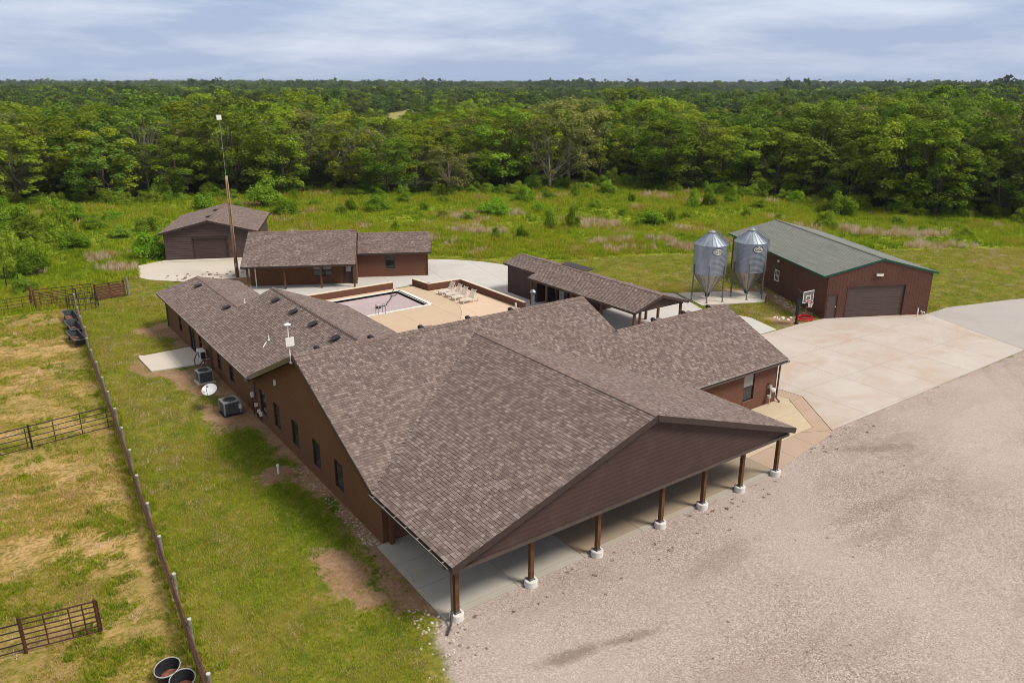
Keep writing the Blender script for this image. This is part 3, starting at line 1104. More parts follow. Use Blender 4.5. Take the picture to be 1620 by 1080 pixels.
def ground_mat():
    t = NT('ground_cover')
    p = t.pos()
    big = t.noise(p, 0.11, 5, 0.6, 0.5)
    mid = t.noise(p, 0.62, 5, 0.62, 0.3)
    fine = t.noise(p, 5.5, 4, 0.65)
    gr = t.noise(p, 24, 3, 0.7)
    streak = t.noise(t.scale(p, (0.8, 1.25, 1)), 0.9, 6, 0.68, 0.6)
    nz = t.math('ADD', t.math('MULTIPLY', t.math('SUBTRACT', mid, 0.5), 3.2), t.math('MULTIPLY', t.math('SUBTRACT', fine, 0.5), 1.1))

    def mask(name, amp=1.0, wd=0.3, off=0.0):
        a = t.math('ADD', t.attr(name), t.math('MULTIPLY', nz, amp))
        return t.rng(a, -wd + off, wd + off, 0, 1, True)
    med = t.noise(p, 1.9, 4, 0.6, 0.2)
    lawn = t.ramp(t.math('ADD', t.math('MULTIPLY', mid, 0.4), t.math('ADD', t.math('MULTIPLY', fine, 0.4), t.math('MULTIPLY', med, 0.25))),
                  [(0.40, (0.050, 0.080, 0.008)), (0.49, (0.108, 0.138, 0.012)), (0.57, (0.195, 0.192, 0.024)), (0.68, (0.38, 0.28, 0.11))])
    lawn = t.mix(t.rng(big, 0.48, 0.66, 0, 0.55), lawn, (0.25, 0.185, 0.045))
    pad = t.ramp(t.math('ADD', t.math('MULTIPLY', streak, 0.45), t.math('ADD', t.math('MULTIPLY', fine, 0.4), t.math('MULTIPLY', med, 0.22))),
                 [(0.40, (0.070, 0.092, 0.010)), (0.48, (0.205, 0.165, 0.034)), (0.545, (0.39, 0.262, 0.095)), (0.65, (0.57, 0.36, 0.185))])
    pad = t.mix(t.rng(big, 0.47, 0.62, 0, 0.55), pad, (0.16, 0.155, 0.024))
    mead = t.ramp(t.math('ADD', t.math('MULTIPLY', mid, 0.7), t.math('MULTIPLY', fine, 0.4)),
                  [(0.32, (0.13, 0.195, 0.012)), (0.5, (0.205, 0.27, 0.016)), (0.66, (0.265, 0.285, 0.026)), (0.82, (0.37, 0.31, 0.11))])
    dirtc = t.ramp(t.math('ADD', t.math('MULTIPLY', mid, 0.5), t.math('MULTIPLY', fine, 0.55)),
                   [(0.3, (0.155, 0.085, 0.045)), (0.55, (0.30, 0.185, 0.110)), (0.78, (0.43, 0.30, 0.20))])
    g1 = t.n('ShaderNodeTexVoronoi', feature='F1')
    g1.inputs['Scale'].default_value = 22
    t.l(p, g1.inputs['Vector'])
    sepc = t.n('ShaderNodeSeparateColor')
    t.l(g1.outputs['Color'], sepc.inputs[0])
    grav = t.ramp(sepc.outputs[0], [(0.0, (0.155, 0.110, 0.090)), (0.22, (0.305, 0.235, 0.200)), (0.5, (0.390, 0.312, 0.272)), (0.8, (0.455, 0.375, 0.332)), (0.95, (0.60, 0.525, 0.475))])
    grav = t.mix(t.rng(gr, 0.35, 0.65, 0, 0.3), grav, (0.27, 0.205, 0.172))
    # wheel wear and damp stains lying in long sweeps over the gravel
    sw = t.noise(t.scale(p, (0.28, 1.0, 1)), 0.33, 5, 0.6, 1.4)
    grav = t.mix(t.rng(sw, 0.49, 0.72, 0, 0.50), grav, (0.250, 0.185, 0.155))
    for cx_, cy_, rad, amt in ((34.0, -60.0, 48.0, .6), (34.0, -60.0, 49.7, .5), (2.0, 40.0, 50.5, .5), (2.0, 40.0, 52.2, .4), (70.0, -40.0, 46.0, .5), (70.0, -40.0, 47.7, .5)):
        vd = t.n('ShaderNodeVectorMath', operation='DISTANCE')
        t.l(p, vd.inputs[0]); vd.inputs[1].default_value = (cx_, cy_, 0)
        dd = t.math('ABSOLUTE', t.math('ADD', t.math('SUBTRACT', vd.outputs['Value'], rad), t.math('MULTIPLY', t.math('SUBTRACT', sw2 if False else t.noise(p, 0.14, 3), 0.5), 1.6)))
        mk = t.math('MULTIPLY', t.rng(dd, 0.0, 0.42, amt * 0.6, 0.0, True), t.rng(t.noise(p, 0.5, 4), 0.42, 0.6))
        grav = t.mix(mk, grav, (0.20, 0.150, 0.125))
    sw2 = t.noise(p, 0.09, 3, 0.5)
    grav = t.mix(t.rng(sw2, 0.42, 0.66, 0, 0.5), grav, (0.50, 0.425, 0.385))
    for sx, sy, ang, la, lb, amt in ((2.3, -5.35, -.2, 2.0, .40, .6), (4.6, -5.9, -.25, 1.4, .3, .45), (11.0, -4.6, .1, 3.0, .9, .3), (25.5, -2.6, -.5, 3.2, .6, .4), (21.0, -6.2, -.12, 5, .8, .3)):
        mp_ = t.n('ShaderNodeMapping', vector_type='TEXTURE')
        t.l(p, mp_.inputs[0])
        mp_.inputs['Location'].default_value = (sx, sy, 0); mp_.inputs['Rotation'].default_value = (0, 0, ang); mp_.inputs['Scale'].default_value = (la, lb, 50)
        ln = t.n('ShaderNodeVectorMath', operation='LENGTH'); t.l(mp_.outputs[0], ln.inputs[0])
        k_ = t.math('ADD', ln.outputs['Value'], t.math('MULTIPLY', t.math('SUBTRACT', t.noise(p, 1.4, 5, 0.7), 0.5), 1.8))
        grav = t.mix(t.rng(k_, 0.15, 1.1, amt, 0.0, True), grav, (0.14, 0.105, 0.088))
    c = lawn
    c = t.mix(mask('paddock', 0.25), c, pad)
    c = t.mix(mask('meadow', 0.7, 0.6), c, mead)
    c = t.mix(t.math('MULTIPLY', mask('dirt', 1.0, 0.18), t.rng(gr, 0.2, 0.5, 0.75, 1.0)), c, dirtc)
    c = t.mix(mask('gravel', 0.35, 0.25), c, grav)
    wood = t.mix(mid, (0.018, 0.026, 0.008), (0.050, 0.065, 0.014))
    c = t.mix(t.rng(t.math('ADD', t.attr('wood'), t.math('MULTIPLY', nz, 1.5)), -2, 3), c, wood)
    fld = t.mix(big, (0.19, 0.225, 0.045), (0.42, 0.33, 0.14))
    c = t.mix(t.rng(t.attr('field'), 0.0, 0.12), c, fld)
    b = t.math('ADD', t.math('MULTIPLY', fine, 0.7), t.math('MULTIPLY', gr, 0.4))
    b = t.math('ADD', b, t.math('MULTIPLY', g1.outputs['Distance'], 0.25))
    MAT['ground'] = t.done(c, 0.95, 0, b, 0.05, 0.6, 0.1)


ground_mat()
mkobj('ground', gme, 'ground', kind='structure')

# ------------------------------------------------------------------ pavements
paving('porch_pavement', [(-0.4, -1.3), (19.0, -1.3), (19.0, 4.41), (-0.3, 4.41)], 'concrete_porch', (3.35, 1.85), -0.25, 0.06, origin=(-0.4, -1.0))
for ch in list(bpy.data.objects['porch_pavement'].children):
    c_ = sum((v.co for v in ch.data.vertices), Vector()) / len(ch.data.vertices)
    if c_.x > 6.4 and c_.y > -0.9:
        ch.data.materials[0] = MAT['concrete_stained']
paving('front_walk', [(19.03, -1.3), (25.35, -0.35), (25.65, -0.1), (24.0, 0.72), (19.03, 0.45)], 'concrete_tan', (2.1, 4), -0.25, 0.045, origin=(19.03, -2))
paving('entry_patio', [(19.03, 0.48), (24.0, 0.75), (25.15, 0.75), (27.55, 4.05), (27.35, 4.9), (26.6, 4.38), (19.03, 4.38)], 'concrete_cream', (4.1, 2.2), -0.25, 0.06, origin=(19.03, 0.4))
paving('border_walk', [(24.06, 0.72), (25.68, -0.08), (28.6, 3.8), (28.5, 5.2), (26.64, 6.4), (26.64, 4.48), (27.38, 4.95), (27.6, 4.03), (25.17, 0.72)],
       'concrete_tan', (9, 1.35), -0.25, 0.05, origin=(20, -0.3))
paving('driveway', [(25.72, -0.1), (49.75, -0.3), (53.2, 8.6), (44.75, 12.85), (41.4, 13.15), (39.1, 13.1), (34, 13.2), (26.64, 13.0), (26.64, 6.42), (28.54, 5.22), (28.64, 3.78)],
       'concrete_drive', (4.15, 4.3), -0.25, 0.055, gap=0.02, rot=-0.03, origin=(33.6, 0))
paving('side_road', [(49.82, -0.3), (53.26, 8.6), (56.5, 8.6), (64, 6.5), (82, -1.0), (80, -9.5), (62, -4.2)], 'road_grey', (40, 40), -0.25, 0.045)
paving('courtyard_walk', [(26.6, 13.25), (39.0, 13.3), (40.0, 16.6), (38.6, 20.5), (40.6, 25.6), (36.5, 30), (34.8, 37.5), (34.4, 44.5), (33.4, 46.8), (31.3, 49.7), (29.2, 51.3), (26.8, 50.2), (24.2, 46.9), (8.6, 51.8),
                          (6.2, 46.9), (12.0, 43.0), (12.0, 42.25), (20.1, 42.25), (22.3, 42.45), (22.6, 39.9), (26.1, 39.7), (26.1, 29.4), (24.5, 26), (24.5, 14.2)],
       'concrete_white', (5.2, 4.6), -0.25, 0.05, gap=0.025, rot=-0.2, origin=(20, 40))
paving('silo_pavement', [(40.75, 25.4), (39.45, 21.4), (42.0, 20.2), (44.9, 18.9), (47.4, 20.6), (46.6, 22.4), (44.0, 23.8)], 'concrete_pad', (9, 9), -0.25, 0.09, rot=-0.48)
paving('shed_apron', [(1.4, 60.8), (2.4, 66.3), (5.2, 67.4), (14.2, 63.3), (13.0, 58.5), (10.6, 54.6), (7.0, 55.6), (4.6, 56.4), (2.0, 59.2)], 'concrete_pad', (80, 80), -0.25, 0.04, origin=(-20, 20))
paving('back_patio_slab', [(-3.6, 35.5), (-3.45, 31.85), (-0.02, 31.4), (-0.02, 35.6)], 'concrete_pad', (1.85, 5), -0.25, 0.10, gap=0.012, origin=(-3.6, 31))

# pool terrace: slabs outside the rectangle of the pool, a darker fan between pool and loungers
PX0, PX1, PY0, PY1 = 13.2, 19.95, 35.55, 41.25
arc = [(15.0, 24.0), (17.5, 27.3), (19.2, 29.35), (20.0, 30.2), (21.1, 31.7), (22.0, 33.5), (22.5, 35.6), (22.55, 38.3), (22.35, 39.6), (22.0, 42.0)]
base = MB().prism([(9.4, 19.6), (26.0, 19.6), (26.0, 29.6), (25.7, 39.4), (22.2, 39.6), (22.0, 42.1), (20.0, 42.1), (20.0, PY0 - 0.05), (9.4, PY0 - 0.05)], -0.3, 0.0).build('pool_terrace', 'concrete_pool_dark', kind='structure')
inner = [(9.4, 19.6), (13.0, 21.5)] + arc + [(20.3, 42.0), (20.3, 35.2), (9.4, 35.2)]
outer = [(26.0, 19.6), (26.0, 29.6), (25.65, 39.35), (22.42, 39.55)] + [(x + 0.03, y) for x, y in arc[-3::-1]] + [(13.03, 21.5), (12, 19.6)]
for poly, mt, pitch in ((inner, 'concrete_pool_dark', (3.6, 3.4)), (outer, 'concrete_pool', (4.2, 4.4))):
    xs = [q[0] for q in poly]; ys = [q[1] for q in poly]
    for i in range(10):
        for j in range(10):
            x0, y0 = 9.4 + i * pitch[0], 19.0 + j * pitch[1]
            Pq = clip_cell(poly, x0 + 0.008, x0 + pitch[0] - 0.008, y0 + 0.008, y0 + pitch[1] - 0.008)
            if len(Pq) > 2 and area(Pq) > 0.05:
                MB().prism(Pq, 0.004, 0.05).build('slab', mt, base)

for x0, x1, y0, y1 in ((9.4, 12.6, 41.58, 42.12), (12.62, 16.2, 41.58, 42.12), (16.22, 19.98, 41.58, 42.12), (9.4, 12.88, 35.2, 38.3), (9.4, 12.88, 38.32, 41.56), (20.0, 20.28, 41.3, 42.1)):
    MB().box(x0, x1, y0, y1, -0.2, 0.05).build('slab', 'concrete_pool', base)

# ------------------------------------------------------------------ main house
HL = 'long brick house with wide gabled porch, wings and brown shingle roofs'
house = thing('brick_house', HL, 'house')
AE, ZE, S, BE, BP = -0.57, 2.86, 0.4507, 3.98, 11.92
ZM = ZE + S * (BP - BE)
SP, AM, BR, AR = 0.3289, 9.105, -2.22, 18.78
ZR = ZE + SP * (AM - AE)
BM = BE + (ZR - ZE) / S
BW2 = 8.96
ZW2 = ZE + S * (BW2 - BE)
AR1, AR2 = 17.36, 26.89
fz = lambda a, b: (a, b, ZE + S * (b - BE))
pl = lambda a, b: (a, b, ZE + SP * (a - AE))
pr_ = lambda a, b: (a, b, ZE + SP * (AR - a))
roof_plane(house, [fz(AE, BE), fz(AM, BM), fz(AR, BE), fz(AR2, BE), fz(AR2, BW2), fz(AR1, BW2), fz(AR1, BP), fz(AE, BP)], name='roof')
roof_plane(house, [pl(AE, BR), pl(AM, BR), pl(AM, BM), pl(AE, BE)], single_near=300, name='roof')
roof_plane(house, [pr_(AM, BR), pr_(AR, BR), pr_(AR, BE), pr_(AM, BM)], name='roof')
rz = lambda a, b: (a, b, ZM - S * (b - BP))
roof_plane(house, [rz(AE, BP), rz(AR1, BP), rz(AR1, 20.3), rz(AE, 20.3)], name='roof')
r2 = lambda a, b: (a, b, ZW2 - S * (b - BW2))
roof_plane(house, [r2(AR1 - 0.3, BW2), r2(AR2, BW2), r2(AR2, 13.95), r2(AR1 - 0.3, 13.95)], name='roof')
WR, SW = 4.72, 0.405
wl = lambda a, b: (a, b, ZE + SW * (a + 0.62))
wr = lambda a, b: (a, b, ZE + SW * (10.06 - a))
ZWR = wl(WR, 0)[2]
roof_plane(house, [wl(-0.62, 19.55), wl(WR, BP + (ZM - ZWR) / S - 0.05), wl(WR, 30.15), wl(-0.62, 30.15)], name='roof')
roof_plane(house, [wr(WR, BP + (ZM - ZWR) / S - 0.05), wr(10.06, 19.55), wr(10.06, 30.15), wr(WR, 30.15)], name='roof')
LR, SL = 2.68, 0.262
ll = lambda a, b: (a, b, 2.82 + SL * (a + 0.55))
lr = lambda a, b: (a, b, 2.82 + SL * (5.91 - a))
roof_plane(house, [ll(-0.55, 29.95), ll(LR, 29.95), ll(LR, 42.35), ll(-0.55, 42.35)], name='roof')
roof_plane(house, [lr(LR, 29.95), lr(5.91, 29.95), lr(5.91, 42.35), lr(LR, 42.35)], name='roof')
ridge_cap(house, (AM, BR, ZR + .02), (AM, BM, ZR + .02), ((-1, 0, -SP), (1, 0, -SP)))
ridge_cap(house, (AE, BP, ZM + .02), (AR1, BP, ZM + .02), ((0, -1, -S), (0, 1, -S)))
ridge_cap(house, (AR1, BW2, ZW2 + .02), (AR2, BW2, ZW2 + .02), ((0, -1, -S), (0, 1, -S)))
ridge_cap(house, (WR, 15.3, ZWR + .02), (WR, 30.15, ZWR + .02), ((-1, 0, -SW), (1, 0, -SW)))
ZLR = ll(LR, 0)[2]
ridge_cap(house, (LR, 29.95, ZLR + .02), (LR, 42.35, ZLR + .02), ((-1, 0, -SL), (1, 0, -SL)))

# walls with real openings
LW_ = [(20.2 - 19.75, 20.2 - 18.75, 0.62, 2.06), (20.2 - 17.45, 20.2 - 16.5, 0.62, 2.06), (20.2 - 14.75, 20.2 - 13.8, 0.62, 2.06),
       (20.2 - 11.9, 20.2 - 10.95, 0.62, 2.06), (20.2 - 9.25, 20.2 - 8.3, 0.62, 2.06)]
_, fr = wall(house, (0, 20.2), (0, 4.41), [(0, ZM - S * (20.2 - BP) - 0.17), (20.2 - BP, ZM - 0.17), (20.2 - 4.41, ZE + S * (4.41 - BE) - 0.17)], 'brick_brown', LW_)
for h in LW_:
    window(house, fr, h)
WW = [(29.9 - 28.35, 29.9 - 27.5, 0.65, 2.0), (29.9 - 25.75, 29.9 - 24.8, 0.65, 2.0)]
_, fr = wall(house, (0.03, 29.9), (0.03, 20.2), [(0, 2.72), (9.7, 2.72)], 'brick_brown', WW)
for h in WW:
    window(house, fr, h)
FW_ = [(42.0 - 38.3, 42.0 - 37.5, 0.62, 2.0), (42.0 - 35.3, 42.0 - 33.7, 0.06, 2.12), (42.0 - 32.7, 42.0 - 31.9, 0.62, 2.0)]
_, fr = wall(house, (0.0, 42.0), (0.0, 29.9), [(0, 2.70), (12.1, 2.70)], 'brick_brown', FW_)
window(house, fr, FW_[0]); window(house, fr, FW_[2])
window(house, fr, FW_[1], sashes=2, sill=False)
RW = [(23.45, 24.45, 0.72, 2.42)]
_, fr = wall(house, (0.0, 4.41), (26.6, 4.41), [(0, 2.78), (26.6, 2.78)], 'brick_red',
             RW + [(5.0, 6.0, 0.02, 2.1), (9.0, 10.2, 0.02, 2.1), (2.2, 3.4, 0.7, 2.1), (13, 14.4, 0.7, 2.1)])
window(house, fr, RW[0], pane_mats=('glass', 'blind'))
window(house, fr, (2.2, 3.4, 0.7, 2.1)); window(house, fr, (13, 14.4, 0.7, 2.1), sashes=2)
for hh in ((5.0, 6.0, 0.02, 2.1), (9.0, 10.2, 0.02, 2.1)):
    sheet_door(house, fr, hh, 1, 'door_brown', name='door')
wall(house, (26.6, 4.41), (26.6, 13.6), [(0, ZE + S * (4.41 - BE) - .17), (BW2 - 4.41, ZW2 - .17), (9.19, ZW2 - S * (13.6 - BW2) - .17)], 'brick_red')
wall(house, (26.6, 13.6), (17.0, 13.6), [(0, 2.78), (9.6, 2.78)], 'brick_red')
wall(house, (17.0, 4.5), (17.0, 20.2), [(0, ZE + S * (4.5 - BE) - .17), (BP - 4.5, ZM - .17), (15.7, ZM - S * (20.2 - BP) - .17)], 'siding_brown')
wall(house, (17.0, 20.2), (9.4, 20.2), [(0, 2.6), (7.6, 2.6)], 'brick_red')
wall(house, (9.4, 20.2), (9.4, 29.9), [(0, 2.72), (9.7, 2.72)], 'brick_red')
wall(house, (9.4, 29.9), (0.03, 29.9), [(0, 2.72), (9.37 - 4.72, ZWR - .17), (9.37, 2.72)], 'siding_brown')
wall(house, (5.4, 29.9), (5.4, 42.0), [(0, 2.70), (12.1, 2.70)], 'brick_red')
wall(house, (5.4, 42.0), (0.0, 42.0), [(0, 2.70), (2.72, ZLR - .17), (5.4, 2.70)], 'brick_brown')

# porch gable: backing, boards one by one, trim, soffit
gp = [(0.15, ZE - 0.30), (AM - AE, ZR - 0.16 - 0.03), (AR - AE - 0.15, ZE - 0.30)]
z0g = ZE - 0.34
MB().slab3([(AE + 0.15, -1.93, z0g), (AR - 0.15, -1.93, z0g), (AR - 0.2, -1.93, ZE - 0.15), (AM, -1.93, ZR - 0.16), (AE + 0.2, -1.93, ZE - 0.15)], (0, 0.10, 0)).build('gable_wall', 'vent_black', house)
lap_boards(house, (AE, -1.932), (AR, -1.932), [(0.35, ZE - 0.14), (AM - AE, ZR - 0.165), (AR - AE - 0.35, ZE - 0.14)], 0.205, 'siding_brown', z0=z0g + 0.02)
MB().box(AE + 0.12, AR - 0.12, -2.02, -1.90, z0g - 0.12, z0g + 0.018).build('beam', 'gutter_brown', house)
MB().box(AE + 0.12, AR - 0.12, -1.895, 4.39, z0g - 0.02, z0g + 0.02).build('porch_ceiling', 'siding_brown', house)
fascia(house, (AE - .01, BR - .018, ZE - .005), (AM, BR - .018, ZR - .005), 0.26)
fascia(house, (AM, BR - .018, ZR - .005), (AR + .01, BR - .018, ZE - .005), 0.26)
fascia(house, (AE - .018, BE, ZE), (AE - .018, BP, ZM), 0.2)
fascia(house, (AE - .018, BP, ZM), (AE - .018, 20.3, ZM - S * (20.3 - BP)), 0.24, mat='gutter_brown')
fascia(house, (AR2 + .018, BE, ZE), (AR2 + .018, BW2, ZW2), 0.2)
fascia(house, (AR2 + .018, BW2, ZW2), (AR2 + .018, 13.95, ZE - .4 + .4), 0.2)
fascia(house, (AR1 + .018, BW2, ZW2), (AR1 + .018, BP, ZM), 0.2)
fascia(house, (-0.635, 19.55, ZE), (-0.635, 30.15, ZE), 0.18)
fascia(house, (-0.62, 19.535, ZE), (2.0, 19.535, wl(2.0, 0)[2]), 0.2)
fascia(house, (-0.565, 29.95, 2.82), (-0.565, 42.35, 2.82), 0.18)
fascia(house, (AR, BE - .015, ZE), (AR2, BE - .015, ZE), 0.2)
MB().bar((-0.66, 19.5, ZE - 0.012), (-0.66, 30.15, ZE - 0.012), 0.02, 0.035).build('drip_edge', 'drip_edge', house)
MB().bar((-0.59, 29.95, 2.808), (-0.59, 42.35, 2.808), 0.02, 0.03).build('drip_edge', 'drip_edge', house)
MB().bar((AR, BE - .045, ZE - 0.01), (AR2, BE - .045, ZE - 0.01), 0.02, 0.04).build('drip_edge', 'drip_edge', house)
g = gutter(house, (AE, BR + 0.05, ZE - 0.03), (AE, BE, ZE - 0.03), (-1, 0))
for i in range(7):
    b_ = BR + 0.5 + i * 0.9
    MB().bar((AE - 0.01, b_, ZE - .02), (AE - .14, b_, ZE - .035), 0.03, 0.02).build('strap', 'drip_edge', g)
MB().bar((AE - .142, BR + .05, ZE - .028), (AE - .142, BE, ZE - .028), 0.012, 0.02).build('lip', 'drip_edge', g)
gutter(house, (AR, BR + 0.05, ZE - 0.03), (AR, BE, ZE - 0.03), (1, 0))
gutter(house, (AR2, BE - 0.02, ZE - 0.04), (AR + 0.3, BE - 0.02, ZE - 0.04), (0, -1), 'gutter_brown')


def downspout(pts, parent=house):
    mb = MB()
    for p, q in zip(pts[:-1], pts[1:]):
        mb.bar(p, q, 0.075, 0.075, up=(0.3, 1, 0.1))
    return mb.build('downspout', 'gutter_brown', parent)


downspout([(AE - .07, -1.75, 2.74), (AE - .07, -1.75, 2.6), (-0.17, -1.45, 2.3), (-0.17, -1.45, 0.42), (-0.42, -1.75, 0.12), (-0.75, -2.05, 0.05)])
downspout([(26.5, 3.95, 2.75), (26.66, 4.3, 2.5), (26.66, 4.33, 0.25), (26.66, 4.05, 0.08)])
downspout([(-0.6, 20.4, 2.75), (-0.06, 20.4, 2.5), (-0.06, 20.4, 0.1)])
downspout([(-0.6, 29.6, 2.75), (-0.06, 29.6, 2.5), (-0.06, 29.6, 0.1)])
downspout([(-0.55, 41.9, 2.72), (-0.06, 41.9, 2.5), (-0.06, 41.9, 0.05)])

# porch columns
for i, a in enumerate((0.03, 3.43, 6.87, 10.59, 13.33, 16.01, 18.75)):
    wd = 0.085
    c = MB().box(a - wd, a + wd, -1.43 - wd, -1.43 + wd, 0.34, z0g - 0.118).build('column', 'column_wood', house)
    m = MB().lathe([(0.0, -0.15), (0.265, -0.15), (0.265, 0.255), (0.245, 0.275), (0.0, 0.277)], (a, -1.43, 0), 28)
    m.build('footing', 'footing_concrete', c)
    m = MB().box(a - wd - .012, a + wd + .012, -1.43 - wd - .012, -1.43 + wd + .012, 0.277, 0.345)
    m.box(a - .14, a + .14, -1.55, -1.31, 0.270, 0.288)
    m.build('bracket', 'leg_steel', c)
c = MB().box(0.22, 0.40, 4.12, 4.30, 0.06, z0g - 0.02).build('column', 'column_wood', house)
c = MB().box(10.5, 10.68, 1.4, 1.58, 0.06, z0g - 0.02).build('column', 'column_wood', house)


# roof vents
def box_vent(parent, x, y, z, slope, dirn):
    """low slanted black roof vent; dirn = downhill unit xy"""
    d = np.array([dirn[0], dirn[1], -slope]); d /= np.linalg.norm(d)
    s_ = np.array([-dirn[1], dirn[0], 0.0]); n_ = np.cross(s_, d)
    if n_[2] < 0: n_ = -n_
    p = np.array([x, y, z])
    m = MB()
    v = [p + s_ * a * 0.22 + d * b * 0.2 + n_ * h for a, b, h in ((-1, -1, 0), (1, -1, 0), (1, 1, 0), (-1, 1, 0), (-0.9, -0.9, 0.07), (0.9, -0.9, 0.07), (0.95, 0.95, 0.14), (-0.95, 0.95, 0.14))]
    m.add(v, [(0, 3, 2, 1), (4, 5, 6, 7), (0, 1, 5, 4), (1, 2, 6, 5), (2, 3, 7, 6), (3, 0, 4, 7)])
    v2 = m.build('roof_vent', 'vent_black', parent)
    m = MB()
    v = [p + s_ * a * 0.26 + d * b * 0.25 + n_ * h for a, b, h in ((-1, -1, 0.10), (1, -1, 0.10), (1, 1, 0.155), (-1, 1, 0.155), (-1, -1, 0.13), (1, -1, 0.13), (1, 1, 0.18), (-1, 1, 0.18))]
    m.add(v, [(0, 3, 2, 1), (4, 5, 6, 7), (0, 1, 5, 4), (1, 2, 6, 5), (2, 3, 7, 6), (3, 0, 4, 7)])
    m.build('hood', 'vent_black', v2)


for b_ in (27.6, 24.3, 21.1, 17.8):
    box_vent(house, 4.05, b_, wl(4.05, 0)[2], SW, (-1, 0))
for b_ in (39.6, 32.2):
    box_vent(house, 2.05, b_, ll(2.05, 0)[2], SL, (-1, 0))


def turtle(parent, x, y, z):
    m = MB().lathe([(0.0, 0.27), (0.10, 0.26), (0.15, 0.20), (0.15, 0.13), (0.10, 0.10), (0.10, -0.15)], (x, y, z), 14)
    m.build('roof_vent', 'vent_black', parent, smooth=True)
    MB().box(x + 0.25, x + 0.7, y - 0.18, y + 0.16, z - 0.2, z + 0.12).build('roof_vent', 'ridge_shingle', parent)


for a in (0.75, 3.57, 6.44, 9.36, 12.22):
    turtle(house, a, 12.25, ZM - 0.13)
for a in (20.6, 23.2, 25.5):
    turtle(house, a, 9.25, ZW2 - 0.13)


def pipe_vent(parent, x, y, z, h, r=0.04, mat='pvc_white', cap=False):
    m = MB().lathe([(r, -0.2), (r, h), (0.0, h)], (x, y, z), 12)
    if cap:
        m.lathe([(r * 1.1, h - 0.05), (r * 2.0, h + 0.02), (r * 2.0, h + 0.08), (r * 0.9, h + 0.2), (0.0, h + 0.25)], (x, y, z), 14)
    m.lathe([(r * 2.4, 0.015), (r * 1.1, 0.06)], (x, y, z), 12)
    return m.build('vent_pipe', mat, parent)


pipe_vent(house, 1.74, 22.6, wl(1.74, 0)[2], 0.32)
MB().bar((1.2, 22.1, wl(1.2, 0)[2] + .03), (1.55, 22.5, wl(1.55, 0)[2] + .05), 0.05, 0.03).build('flashing', 'white_paint', house)
pipe_vent(house, 3.5, 32.9, lr(3.5, 0)[2], 0.35)
pipe_vent(house, 16.3, 15.5, rz(0, 15.5)[2], 1.25, 0.10, 'galvanised', True)
pipe_vent(house, 14.6, 15.0, rz(0, 15.0)[2], 0.75, 0.06)
# internet dish on its mast at the gable peak
mp = np.array([-0.62, 12.05, ZM - 0.25])
mast = MB().tube([mp + (0, 0, -0.15), mp + (-0.02, 0, 0.1), mp + (0.02, 0.1, 0.45), mp + (0.02, 0.1, 1.72)], 0.026, 8)
mast.lathe([(0.0, -.16), (0.08, -.16), (0.08, -.1), (0, -.1)], tuple(mp), 10)
mast = mast.build('antenna_mast', 'white_paint', house)
MB().box(-0.80, -0.40, 11.99, 12.05, ZM + 0.45, ZM + 0.87).build('antenna_panel', 'white_paint', mast)
MB().lathe([(0, 0.06), (0.1, 0.05), (0.17, 0.0), (0.0, -0.02)], (-0.60, 12.15, ZM + 1.47), 14).build('antenna_cap', 'white_paint', mast)
# small things fixed to the long brick wall
MB().bar((-0.04, 16.7, 3.55), (-0.12, 16.45, 3.35), 0.14, 0.05).build('wall_light', 'white_paint', house)
for b_, z_, s_ in ((20.95, 1.15, 0.16), (20.35, 0.75, 0.12), (19.95, 0.5, 0.11), (19.6, 0.42, 0.13)):
    m = MB().box(-0.16, -0.005, b_ - s_ / 2, b_ + s_ / 2, z_, z_ + s_ * 1.7)
    m.build('utility_box', 'white_paint', house)
    MB().tube([(-0.07, b_, -0.1), (-0.07, b_, z_)], 0.025, 6).build('conduit', 'rust_dark', house)
m = MB().box(25.75, 25.95, 4.2, 4.4, 1.1, 1.3); mg = m.build('gas_meter', 'meter_grey', house)
MB().lathe([(0, -.09), (.15, -.09), (.17, 0), (.15, .09), (0, .09)], (26.05, 4.2, 0.98), 16).build('dial', 'white_paint', mg)
MB().lathe([(0, -.08), (.13, -.08), (.13, .08), (0, .08)], (25.72, 4.2, 0.62), 14).build('regulator', 'meter_grey', mg)
MB().tube([(25.85, 4.22, -0.1), (25.85, 4.22, 1.1)], 0.03, 8).tube([(25.72, 4.2, 0.6), (26.05, 4.2, 0.9)], 0.03, 8).build('pipe', 'meter_grey', mg)
MB().bar((25.72, 4.34, 1.42), (26.0, 4.34, 1.42), 0.18, 0.03).build('hood', 'gutter_brown', mg)

# ------------------------------------------------------------------ guest house
gh = thing('guest_house', 'low red brick guest house with posts along its front and lower right section', 'house', (8.676, 49.42, 0), -0.485)
GW1, GW2 = 9.95, 6.91
zg = lambda x, y: (x, y, 2.36 + 0.431 * (y + 0.4))
zgb = lambda x, y: (x, y, 2.36 + 0.431 * (5.23 - (y - 4.83)))
roof_plane(gh, [zg(-0.4, -0.4), zg(GW1 + .05, -0.4), zg(GW1 + .05, 4.83), zg(-0.4, 4.83)], name='roof')
roof_plane(gh, [zgb(-0.4, 4.83), zgb(GW1 + .05, 4.83), zgb(GW1 + .05, 10.0), zgb(-0.4, 10.0)], name='roof')
ze2 = lambda x, y: (x, y, 2.52 + 0.46 * (y - 3.45))
ze2b = lambda x, y: (x, y, 2.52 + 0.46 * (3.15 - (y - 6.6)))
roof_plane(gh, [ze2(GW1 + .06, 3.45), ze2(GW1 + GW2 + .4, 3.45), ze2(GW1 + GW2 + .4, 6.6), ze2(GW1 + .06, 6.6)], name='roof')
roof_plane(gh, [ze2b(GW1 + .06, 6.6), ze2b(GW1 + GW2 + .4, 6.6), ze2b(GW1 + GW2 + .4, 9.75), ze2b(GW1 + .06, 9.75)], name='roof')
